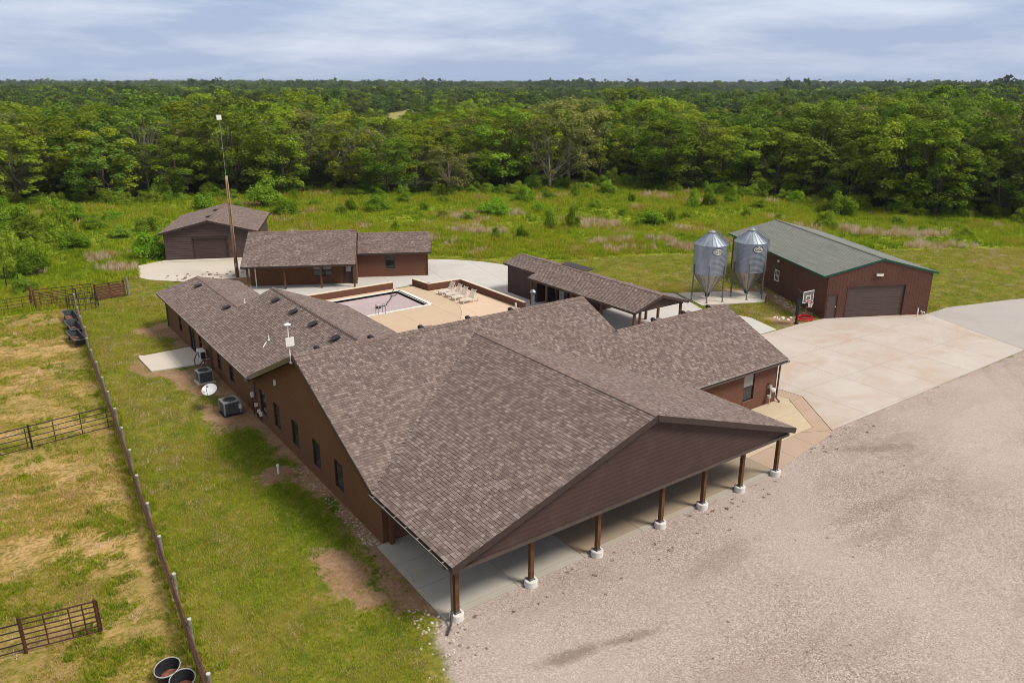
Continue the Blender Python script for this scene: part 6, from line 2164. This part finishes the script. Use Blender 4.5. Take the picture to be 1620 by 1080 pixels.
near_coll = hidden_collection('wood_tree', [join_tree(c, t) for c, t, k in TREE_KINDS[:9]])
n = len(rest)
rg = np.random.default_rng(21)
sc_ = rg.uniform(.58, .86, n)
scatter('woodland', np.stack([xa_[rest], ya_[rest], zA[rest] - .2], 1), rg.integers(0, 9, n), np.stack([np.zeros(n), np.zeros(n), rg.uniform(0, 6.28, n)], 1),
        np.stack([sc_, sc_, sc_ * rg.uniform(.9, 1.1, n)], 1), np.zeros(n), near_coll)
mid_meshes = [qmesh('far_tree', light_tree(500 + k, 0, 26, 34, .95, 12.5, 5.0), ['leaf_far', 'leaf_far_dark', 'leaf_far', 'leaf_far_dark', 'leaf_green', 'leaf_far'][k]) for k in range(6)]
mid_coll = hidden_collection('mid_tree', mid_meshes)
xb_, yb_, db_ = jgrid(330, 950, 8.6, .86, 6)
keep = (sdf(FOREST, xb_, yb_) > 0) & (vnoise(xb_, yb_, 120, 4) + .35 * vnoise(xb_, yb_, 35, 6) > .34) & (in_field(xb_, yb_) < 0)
xb_, yb_, db_ = xb_[keep], yb_[keep], db_[keep]
n = len(xb_)
sc_ = rg.uniform(.7, 1.15, n)
scatter('far_woodland', np.stack([xb_, yb_, height(xb_, yb_) - .3], 1), rg.integers(0, 6, n), np.stack([np.zeros(n), np.zeros(n), rg.uniform(0, 6.28, n)], 1),
        np.stack([sc_, sc_, sc_ * rg.uniform(.8, 1.1, n)], 1), np.zeros(n), mid_coll)
gr_meshes = []
for k in range(5):
    rng = np.random.default_rng(700 + k)
    V = []
    for j in range(7):
        v = light_tree(800 + k * 10 + j, 0, 12, 16, 1.9, rng.uniform(8, 12), rng.uniform(5, 7.5))
        V.append(v + np.array([*rng.uniform(-15, 15, 2), 0]))
    gr_meshes.append(qmesh('far_grove', np.concatenate(V), ['leaf_far', 'leaf_far_dark', 'leaf_far_dark', 'leaf_far', 'leaf_far_dark'][k]))
gr_coll = hidden_collection('grove', gr_meshes)
xs_, ys_ = [], []
for d0, d1, sp, sd in ((950, 2400, 27, 7), (2400, 7000, 58, 8)):
    a_, b_, c_ = jgrid(d0, d1, sp, .82, sd)
    keep = (vnoise(a_, b_, 260, 4) + .4 * vnoise(a_, b_, 90, 6) > .42) & (in_field(a_, b_) < 0)
    xs_.append(a_[keep]); ys_.append(b_[keep])
xc_, yc_ = np.concatenate(xs_), np.concatenate(ys_)
n = len(xc_)
sc_ = rg.uniform(.8, 1.25, n) * (1 + .35 * (np.hypot(xc_ - CAMLOC[0], yc_ - CAMLOC[1]) > 2400))
scatter('horizon_woodland', np.stack([xc_, yc_, height(xc_, yc_) - .3], 1), rg.integers(0, 5, n), np.stack([np.zeros(n), np.zeros(n), rg.uniform(0, 6.28, n)], 1),
        np.stack([sc_, sc_, rg.uniform(.7, 1.05, n) * np.where(rg.random(n) < .22, rg.uniform(1.3, 2.0, n), 1)], 1), np.zeros(n), gr_coll)

# shrubs on the meadow, each by itself (centre x, base y, width, height in photograph pixels)
SHRUB_MESH = []
for k in range(5):
    rng = np.random.default_rng(900 + k)
    nC = 22
    d = rng.normal(size=(nC, 3)); d /= np.linalg.norm(d, axis=1)[:, None]; d[:, 2] = np.abs(d[:, 2])
    C = d * rng.uniform(.35, .78, nC)[:, None] + np.array([0, 0, .12]); Rr = rng.uniform(.2, .36, nC)
    V = clump_leaves(C, Rr, 190, .085, rng, .9)
    mb = MB()
    for j in range(8):
        mb.tube([(0, 0, -.1), C[j] * .5 + (0, 0, .05), C[j]], [.03, .02, .008], 5)
    tm = bpy.data.meshes.new('stem'); tm.from_pydata(mb.v, [], mb.f); tm.materials.append(MAT['bark'])
    SHRUB_MESH.append((qmesh('foliage', V, 'leaf_shrub'), qmesh('foliage', V, 'leaf_green'), tm))
SHRUBS = [
    (92, 372, 58, 70, 'tall bright green shrub left of the shed, in front of the wood'), (28, 384, 70, 62, 'broad green shrub at the left edge, below the wood'),
    (18, 432, 62, 75, 'large dark shrub at the left edge, near the pasture panels'), (62, 408, 46, 40, 'low green shrub between the two big left edge shrubs'),
    (150, 362, 44, 24, 'small low shrub right of the tall one left of the shed'), (178, 352, 40, 22, 'flat low shrub below the trees left of the shed'),
    (234, 361, 50, 26, 'dark spreading shrub just left of the shed roof'), (243, 408, 60, 52, 'bushy green shrub against the left wall of the shed'),
    (326, 330, 46, 32, 'rounded bright shrub behind the peak of the shed roof'), (420, 326, 60, 44, 'bright green shrub behind the utility pole'),
    (454, 344, 50, 34, 'rounded bright green shrub right of the utility pole'), (430, 305, 30, 26, 'upright bright shrub behind the one by the utility pole'),
    (600, 334, 48, 30, 'bright green shrub above the lower section of the guest house'), (556, 335, 24, 22, 'small shrub left of the bright one above the guest house'),
    (784, 344, 56, 26, 'low wide shrub in the meadow above the far end of the terrace'), (828, 322, 40, 30, 'rounded shrub close to the wood in the middle of the meadow'),
    (872, 362, 26, 44, 'upright young shrub, left one of a pair in mid meadow'), (906, 358, 30, 40, 'upright young shrub, right one of a pair in mid meadow'),
    (1028, 354, 62, 26, 'low wide shrub in the meadow left of the silos'), (1060, 354, 20, 24, 'small shrub touching the low wide one left of the silos'),
    (1096, 326, 24, 34, 'narrow upright shrub, left of three near the wood behind the silos'), (1123, 326, 28, 28, 'middle shrub of three near the wood behind the silos'),
    (1158, 322, 30, 30, 'rounded shrub, right of three near the wood behind the silos'), (1328, 340, 52, 40, 'large rounded bright shrub behind the workshop roof'),
    (1303, 336, 26, 22, 'small dark shrub left of the large rounded one behind the workshop'), (1305, 362, 40, 32, 'wispy yellow green shrub rising behind the workshop ridge'),
    (962, 304, 30, 24, 'small bright shrub at the edge of the wood in mid picture'), (910, 314, 18, 24, 'thin upright shrub at the edge of the wood'),
    (998, 318, 16, 16, 'tiny round shrub below the edge of the wood'), (850, 338, 20, 18, 'small shrub above the left end of the pool house roof'),
    (784, 384, 18, 24, 'small upright shrub near the mown edge behind the terrace'), (826, 380, 22, 22, 'small shrub behind the left end of the pool house'),
    (626, 366, 18, 16, 'small shrub just above the ridge of the guest house'), (670, 334, 18, 14, 'tiny low shrub in the meadow behind the guest house'),
    (540, 340, 20, 16, 'little dark shrub above the guest house ridge'), (700, 348, 22, 14, 'low dark clump in the meadow behind the terrace'),
    (1085, 350, 16, 14, 'little dark shrub in the meadow above the silo roofs'), (1230, 352, 18, 12, 'little shrub at the far end of the workshop roof'),
    (115, 392, 60, 30, 'low spreading shrub below the tall bright one at left'), (190, 372, 34, 20, 'small dark shrub in the weeds left of the shed'),
    (375, 338, 30, 22, 'low shrub just behind the right slope of the shed roof'), (500, 330, 26, 16, 'low bright shrub in the meadow right of the utility pole'),
    (640, 322, 28, 18, 'low shrub near the wood above the guest house right end'), (700, 322, 22, 14, 'small dark shrub near the wood above the loungers'),
    (940, 330, 24, 16, 'low pale shrub in the meadow below the wood in mid picture'), (985, 340, 20, 14, 'little low shrub left of the wide one near the silos'),
    (868, 318, 26, 18, 'low shrub at the wood edge above the pool house'), (1200, 330, 26, 16, 'low shrub near the wood above the far silo'),
    (1420, 352, 30, 16, 'low dark shrub below the wood right of the workshop'), (1530, 372, 30, 14, 'low dark shrub in the grass at far right'),
    (5, 360, 50, 50, 'tall green shrub cut by the left edge, below the wood'), (300, 372, 26, 18, 'small shrub beside the far left corner of the shed'),
    (48, 392, 70, 56, 'wide dark shrub among the bushes at the left edge, below the tall one'), (8, 418, 60, 70, 'dark shrub cut by the left edge beside the pasture panels'),
    (50, 432, 54, 48, 'shrub mass at the left edge just behind the wire panel'), (78, 384, 50, 44, 'shrub between the tall bright one and the left edge'),
    (40, 462, 40, 34, 'low shrub right behind the dark wire panel fence'), (122, 352, 40, 34, 'rounded shrub in front of the trees at far left'),
    (740, 352, 26, 16, 'low shrub beside the pale reeds in mid meadow'), (1180, 345, 18, 14, 'little round shrub above the far silo'),
]
for i, (u, v, wd, hp_, lb) in enumerate(SHRUBS):
    g_ = px_ground(u, v)
    dist = math.hypot(g_[0] - CAMLOC[0], g_[1] - CAMLOC[1])
    fwdd = (np.array([*g_, 0]) - CAMLOC) @ _f
    R_ = wd / 2 / 1216.6 * fwdd * 1.12
    H_ = hp_ / 1216.6 * fwdd * .98
    t = thing('shrub', lb, 'shrub', (g_[0], g_[1], float(height(np.array([g_[0]]), np.array([g_[1]]))[0]) - .1), i * 1.3, 'shrubs scattered over the meadow')
    t.scale = (R_, R_, H_)
    f1, f2, tm = SHRUB_MESH[i % 5]
    mkobj('stem', tm, None, t)
    mkobj('foliage', f2 if ('dark' in lb) else f1, None, t)

ug_coll = hidden_collection('bush', [a for a, b, c in SHRUB_MESH[:3]] + [b for a, b, c in SHRUB_MESH[2:]])
xu, yu, du = jgrid(60, 190, 2.6, .8, 19)
iu = sdf(FOREST, xu, yu)
ku = (iu > -1.5 - 2.5 * vnoise(xu, yu, 9, 3)) & (iu < 7) & (rg.random(xu.shape) < .62)
xu, yu = xu[ku], yu[ku]; n = len(xu)
su = rg.uniform(.8, 2.1, n)
scatter('undergrowth', np.stack([xu, yu, height(xu, yu) - .1], 1), rg.choice(6, n, p=[.06, .06, .06, .28, .27, .27]), np.stack([np.zeros(n), np.zeros(n), rg.uniform(0, 6.28, n)], 1),
        np.stack([su, su, su * rg.uniform(.8, 1.5, n)], 1), np.zeros(n), ug_coll)

# ------------------------------------------------------------------ grass, reeds, stones


def tuft(seed, n, h, spread, wd, lean):
    rng = np.random.default_rng(seed)
    V = []
    for _ in range(n):
        t = rng.uniform(0, 2 * PI); r = spread * rng.random() ** .5
        b = np.array([r * math.cos(t), r * math.sin(t), -.02])
        l = rng.uniform(0, 2 * PI); hh = h * rng.uniform(.55, 1.15)
        d = np.array([math.cos(l), math.sin(l), 0]) * lean * hh * rng.uniform(.3, 1.2)
        s = np.array([-math.sin(l + .6), math.cos(l + .6), 0]) * wd * rng.uniform(.7, 1.3)
        m = b + d * .35 + np.array([0, 0, hh * .6]); e = b + d + np.array([0, 0, hh])
        V += [b - s, b + s, m + s * .8, m - s * .8, m - s * .8, m + s * .8, e + s * .12, e - s * .12]
    return qmesh('grass_tuft', np.array(V), 'grass_blade')


g_coll = hidden_collection('tuft', [tuft(1, 26, .075, .20, .010, .8), tuft(2, 26, .09, .22, .010, .9), tuft(3, 22, .06, .18, .011, 1.0),
                                    tuft(4, 30, .30, .36, .022, .8), tuft(5, 28, .25, .38, .024, .95), tuft(6, 28, .42, .32, .020, .65),
                                    tuft(7, 34, 1.0, .34, .022, .35)])


def grass_points(dens, dmin, dmax, seed, azm=.70, cell=1.0):
    X, Y, D = jgrid(dmin, dmax, 1.0 / math.sqrt(dens), azm, seed)
    return X, Y, D


PAVED = [[(-0.45, -1.35), (19, -1.35), (25.5, -0.4), (49.8, -0.3), (53.3, 8.7), (44.7, 12.9), (39.2, 13.2), (40.2, 16.6), (38.8, 20.5), (40.9, 25.6), (36.7, 30), (35, 37.5), (34.6, 44.5), (33.5, 47), (31.4, 49.9), (29.2, 51.5),
          (26.7, 50.4), (17, 53), (9, 60), (2, 60), (6, 46.5), (5.5, 42.2), (-0.1, 42.2), (-0.1, 4.4)],
         [(49.8, -0.5), (53.2, 8.7), (56.5, 8.8), (64, 6.6), (82, -0.9), (80, -9.6), (62, -4.3)],
         [(44.6, 12.8), (53.1, 8.5), (61.8, 25.2), (53.4, 29.6)], [(39.3, 21.3), (42, 20.1), (45, 18.8), (47.5, 20.6), (44, 23.9), (40.7, 25.5)],
         [(1.4, 60.8), (2.4, 66.3), (5.0, 68.0), (5.2, 67), (14, 63), (19, 74), (10.3, 78), (14.5, 63.5), (12.5, 58.5), (10.4, 54.2), (7.0, 56.2), (5.0, 56.0), (2.0, 59.2)],
         [(8.5, 49), (17.5, 44.5), (27, 44), (29, 49), (22, 56), (12.8, 58)], [(-3.7, 35.6), (-3.5, 31.8), (0, 31.3), (0, 35.7)]]


def free(X, Y):
    m = np.ones(X.shape, bool)
    for P in PAVED:
        m &= sdf(P, X, Y) < -0.05
    return m


allp, alli, allr, alls, allt = [], [], [], [], []


def add_grass(X, Y, idx, sc, tint):
    n = len(X)
    if n == 0:
        return
    rg = np.random.default_rng(n)
    allp.append(np.stack([X, Y, height(X, Y)], 1)); alli.append(idx)
    allr.append(np.stack([rg.uniform(-.12, .12, n), rg.uniform(-.12, .12, n), rg.uniform(0, 6.28, n)], 1))
    alls.append(np.stack([sc, sc, sc * rg.uniform(.75, 1.25, n)], 1)); allt.append(tint)


# lawn and pasture
for dens, d0, d1, sd in ((20, 14, 42, 31), (9, 42, 75, 32), (2.6, 75, 125, 33)):
    X, Y, D = grass_points(dens, d0, d1, sd)
    mw, pd, gv = sdf(MOWN, X, Y), sdf(PADDOCK, X, Y), sdf(GRAVEL, X, Y)
    dr = np.full(X.shape, -9.0)
    for P in DIRT:
        dr = np.maximum(dr, sdf(P, X, Y))
    n1, n2 = vnoise(X, Y, 1.6, 11), vnoise(X, Y, 5.5, 12)
    rg = np.random.default_rng(sd)
    fr_ = free(X, Y) & (gv < -.15 - .5 * n1) & ((dr < .35 - n1 * .9) | ((dr < 1.1) & (X > -5) & (X < -.3) & (rg.random(X.shape) < .10)))
    lawn_ = fr_ & (mw > 0) & (pd < .05)
    pad_ = fr_ & (pd > .05) & (rg.random(X.shape) < .35 + .9 * (n1 < .5))
    big = 1.0 + D / 70
    m = lawn_
    add_grass(X[m], Y[m], rg.integers(0, 3, m.sum()), big[m] * rg.uniform(.7, 1.25, m.sum()), np.clip(np.where((X[m] > -3.3 + .9 * n2[m]) & (X[m] < .5) & (Y[m] > 5.2) & (Y[m] < 21), .04 + .14 * n1[m], .20 + .58 * (n2[m] * .5 + n1[m] * .5) + np.where(rg.random(m.sum()) < .28, .26, 0)), 0, .84))
    m = pad_ & ((n1 < .42) | (rg.random(X.shape) < .45))
    n1 = n1 + rg.normal(0, .12, n1.shape)
    add_grass(X[m], Y[m], rg.integers(0, 3, m.sum()), big[m] * rg.uniform(.7, 1.35, m.sum()), np.clip(.36 + .72 * n1[m] * .6 + .3 * n2[m] * .6, .2, .88))
    clump = fr_ & (pd > .3) & (vnoise(X, Y, .9, 21) * .6 + vnoise(X, Y, 4.0, 22) * .4 > .60)
    add_grass(X[clump], Y[clump], rg.integers(3, 6, clump.sum()), rg.uniform(.30, .6, clump.sum()), rg.uniform(.02, .34, clump.sum()))
# taller weeds under the pasture fence
fx = np.array([p[0] for p in FP]); fy = np.array([p[1] for p in FP])
rg = np.random.default_rng(77)
yy = rg.uniform(-4, 52, 900)
xx = np.interp(yy, fy[::-1], fx[::-1]) + rg.normal(0, .22, 900)
add_grass(xx, yy, rg.integers(3, 6, 900), rg.uniform(.35, .7, 900), rg.uniform(.2, .62, 900))
# meadow
RE = [(1385, 370, 7, 2.2), (1420, 372, 6, 2), (1480, 390, 8, 2.0), (1560, 400, 8, 2), (720, 350, 4, 2), (1070, 395, 6, 2), (60, 425, 2.2, 1.8), (200, 425, 4, 1.6), (815, 345, 2.2, 1.6), (1005, 385, 5, 2), (760, 372, 5, 2),
      (640, 385, 6, 2.2), (1340, 365, 4, 1.5), (170, 405, 5, 2.5), (520, 385, 5, 2), (1160, 388, 5, 1.6), (930, 352, 5, 2)]
REG = [(*px_ground(u, v), a_ * .78, b_ * .8) for u, v, a_, b_ in RE]
for dens, d0, d1, sd in ((4.2, 60, 100, 41), (2.4, 100, 150, 42), (1.0, 150, 185, 43)):
    X, Y, D = grass_points(dens, d0, d1, sd)
    m = free(X, Y) & (sdf(MOWN, X, Y) < -.2 + .8 * (vnoise(X, Y, 2.5, 5) - .5)) & (sdf(PADDOCK, X, Y) < 0) & (sdf(FOREST, X, Y) < 4)
    X, Y, D = X[m], Y[m], D[m]
    rg = np.random.default_rng(sd)
    n1, n2, n3 = vnoise(X, Y, 2.2, 14), vnoise(X, Y, 7, 15), vnoise(X, Y, 19, 16)
    rd = np.full(X.shape, -9.0)
    for rx, ry, a_, b_ in REG:
        a = (X - rx) * SIDE[0] + (Y - ry) * SIDE[1]; b = (X - rx) * VIEW[0] + (Y - ry) * VIEW[1]
        rd = np.maximum(rd, 1 - np.hypot(a / a_, b / b_))
    reed = ~((X < -1) & (Y < 62)) & (rd + (n1 - .5) * 1.3 + rg.normal(0, .16, X.shape) > 0.2)
    straw = ~((X < 2) & (Y < 67)) & (n2 * .6 + n1 * .4 + .25 * (n3 - .5) > .77)
    tint = .06 + .46 * n2 + .26 * (n1 - .5) + .20 * (n3 - .5)
    tint = np.where(straw, .60 + .25 * n1, tint)
    tint = np.where(reed, .86 + .16 * n1, tint)
    idx = np.where(reed, 6, rg.integers(3, 6, X.shape))
    sc = np.where(reed, rg.uniform(.5, .95, X.shape), rg.uniform(.5, 1.35, X.shape) * (.7 + .8 * n2)) * (1 + np.clip(D - 90, 0, 100) / 160)
    add_grass(X, Y, idx, sc, np.clip(tint, 0, 1))
scatter('grass', np.concatenate(allp), np.concatenate(alli), np.concatenate(allr), np.concatenate(alls), np.concatenate(allt), g_coll)


def stone_mesh(seed, mat):
    rng = np.random.default_rng(seed)
    mb = MB()
    r = rng.uniform(.7, 1.2, 6)
    top = [(r[i] * math.cos(i * PI / 3) * .6, r[i] * math.sin(i * PI / 3) * .6, .55 + .2 * rng.random()) for i in range(6)]
    bot = [(r[i] * math.cos(i * PI / 3), r[i] * math.sin(i * PI / 3), 0.0) for i in range(6)]
    mb.add(bot + top, [(i, (i + 1) % 6, 6 + (i + 1) % 6, 6 + i) for i in range(6)] + [tuple(range(6, 12))])
    me = bpy.data.meshes.new('stone'); me.from_pydata(mb.v, [], mb.f); me.materials.append(MAT[mat])
    return me


simple('gravel_a', (0.435, 0.362, 0.318), .9, var=.2, scale=9)
simple('gravel_b', (0.315, 0.246, 0.21), .9, var=.2, scale=9)
simple('gravel_c', (0.646, 0.559, 0.496), .9, var=.15, scale=9)
simple('gravel_d', (0.23, 0.18, 0.155), .9, var=.2, scale=9)
st_coll = hidden_collection('pebble', [stone_mesh(k, m_) for k, m_ in enumerate(('gravel_a', 'gravel_b', 'gravel_c', 'gravel_d', 'rock', 'pale_rock'))])
X, Y, D = grass_points(20, 14, 48, 51)
gv = sdf(GRAVEL, X, Y)
m = (gv > .1) & ~((X > -.45) & (X < 19.1) & (Y > -1.32)) & free(X, Y)
X, Y = X[m], Y[m]; n = len(X)
rg = np.random.default_rng(5)
sc = rg.uniform(.010, .024, n)
scatter('gravel', np.stack([X, Y, np.zeros(n)], 1), rg.choice(4, n, p=[.35, .27, .23, .15]), np.stack([np.zeros(n), np.zeros(n), rg.uniform(0, 6.28, n)], 1), np.stack([sc, sc * rg.uniform(.7, 1.2, n), sc * rg.uniform(.6, 1, n)], 1), np.zeros(n), st_coll)
# loose stones: along the foundation, by the hoop, on the shed apron
P_, S_, I_ = [], [], []
for _ in range(260):
    b = 4.6 + 9 * rg.random() ** 1.8; P_.append((-rg.uniform(.05, .7), b, 0)); S_.append(rg.uniform(.02, .06)); I_.append(4 if rg.random() < .85 else 3)
for _ in range(8):
    P_.append((*(np.array([42.2, 14.9]) + rg.normal(size=2) * (.6, .35)), 0)); S_.append(rg.uniform(.06, .24)); I_.append(5)
for _ in range(90):
    P_.append((*(np.array([46.2, 17.5]) + rg.normal() * np.array([.46, .89]) * 2.2 + rg.normal(size=2) * .35), 0)); S_.append(rg.uniform(.03, .12)); I_.append(4)
for _ in range(120):
    P_.append((-.9 + rg.normal() * .5, rg.uniform(-3.5, 0.0), 0)); S_.append(rg.uniform(.03, .09)); I_.append(4 if rg.random() < .6 else 3)
n = len(P_); S_ = np.array(S_)
scatter('loose_stones', np.array(P_), np.array(I_), np.stack([np.zeros(n), np.zeros(n), rg.uniform(0, 6.28, n)], 1), np.stack([S_, S_ * .8, S_ * .7], 1), np.zeros(n), st_coll)
# dead weeds and leaf litter on the gravel and the shed apron
simple('dead_weed', (0.19, 0.105, 0.05), .95, var=.4, scale=6)
wm = []
for k in range(3):
    me_ = tuft(60 + k, 26, .10, .13, .012, 1.5).copy(); me_.materials.clear(); me_.materials.append(MAT['dead_weed']); wm.append(me_)
w_coll = hidden_collection('weed', wm)
P_, S_ = [], []
for _ in range(55):
    a = rg.uniform(-.2, 30); P_.append((a, -1.5 - abs(rg.normal()) * 1.0 + (1.1 if a > 20 else 0), 0.0)); S_.append(rg.uniform(.3, .8))
for _ in range(45):
    a, b = rg.uniform(0, 26), rg.uniform(-14, -2); P_.append((a, b, 0)); S_.append(rg.uniform(.25, .6))
for _ in range(30):
    c_ = np.array([5.5, 58.3]) if rg.random() < .6 else np.array([8.8, 56.8]); P_.append((*(c_ + rg.normal(size=2) * (1.2, .8)), .04)); S_.append(rg.uniform(.5, 1.7))
n = len(P_); S_ = np.array(S_)
scatter('dead_weeds', np.array(P_), rg.integers(0, 3, n), np.stack([np.zeros(n), np.zeros(n), rg.uniform(0, 6.28, n)], 1), np.stack([S_, S_, S_], 1), np.zeros(n), w_coll)

# ------------------------------------------------------------------ far farm buildings in the clearings


def far_barn(name, label, u, v, L, W_, H, rot, roof='far_roof', wallm='far_red'):
    g_ = px_ground(u, v)
    z = float(height(np.array([g_[0]]), np.array([g_[1]]))[0])
    r = thing(name, label, 'barn', (g_[0], g_[1], z), rot)
    MB().box(-L / 2, L / 2, -W_ / 2, W_ / 2, -.5, H).slab3([(-L / 2, -W_ / 2, H), (-L / 2, W_ / 2, H), (-L / 2, 0, H + W_ * .22)], (L, 0, 0)).build('wall', wallm, r)
    for s_ in (-1, 1):
        MB().slab3([(-L / 2 - .4, s_ * (W_ / 2 + .4), H - .1), (L / 2 + .4, s_ * (W_ / 2 + .4), H - .1), (L / 2 + .4, 0, H + W_ * .22 + .1), (-L / 2 - .4, 0, H + W_ * .22 + .1)], (0, 0, .12)).build('roof', roof, r)
    MB().box(-L * .15, L * .15, -W_ / 2 - .05, -W_ / 2 - .01, 0, H * .75).build('door', 'trim_dark', r)
    return r


far_barn('barn', 'distant red barn with pale roof in a clearing far beyond the wood', 1139, 156.5, 24, 12, 4.5, -.55)
far_barn('barn', 'distant dark farmhouse among the far trees right of the red barn', 1181, 153.5, 16, 10, 4, -.3, 'far_red')
far_barn('barn', 'small distant white shed peeping out at the left edge of the woods', 3, 178, 12, 8, 3.5, -.9, 'far_roof', 'white_paint')
far_barn('barn', 'tiny distant white shed among the far trees right of the farmhouse', 1208, 152, 10, 7, 3, -.5, 'far_roof', 'white_paint')

# ------------------------------------------------------------------ haze
hz = MB().box(-9200, 9200, -9200, 9200, -8, 34).build('haze', None, kind='stuff')
t = NT('thin_air')
pv = t.n('ShaderNodeVolumePrincipled')
pv.inputs['Color'].default_value = (0.72, 0.82, 0.98, 1)
pv.inputs['Density'].default_value = 0.00008
pv.inputs['Anisotropy'].default_value = 0.0
t.l(pv.outputs[0], t.out.inputs['Volume'])
hz.data.materials.append(t.m)
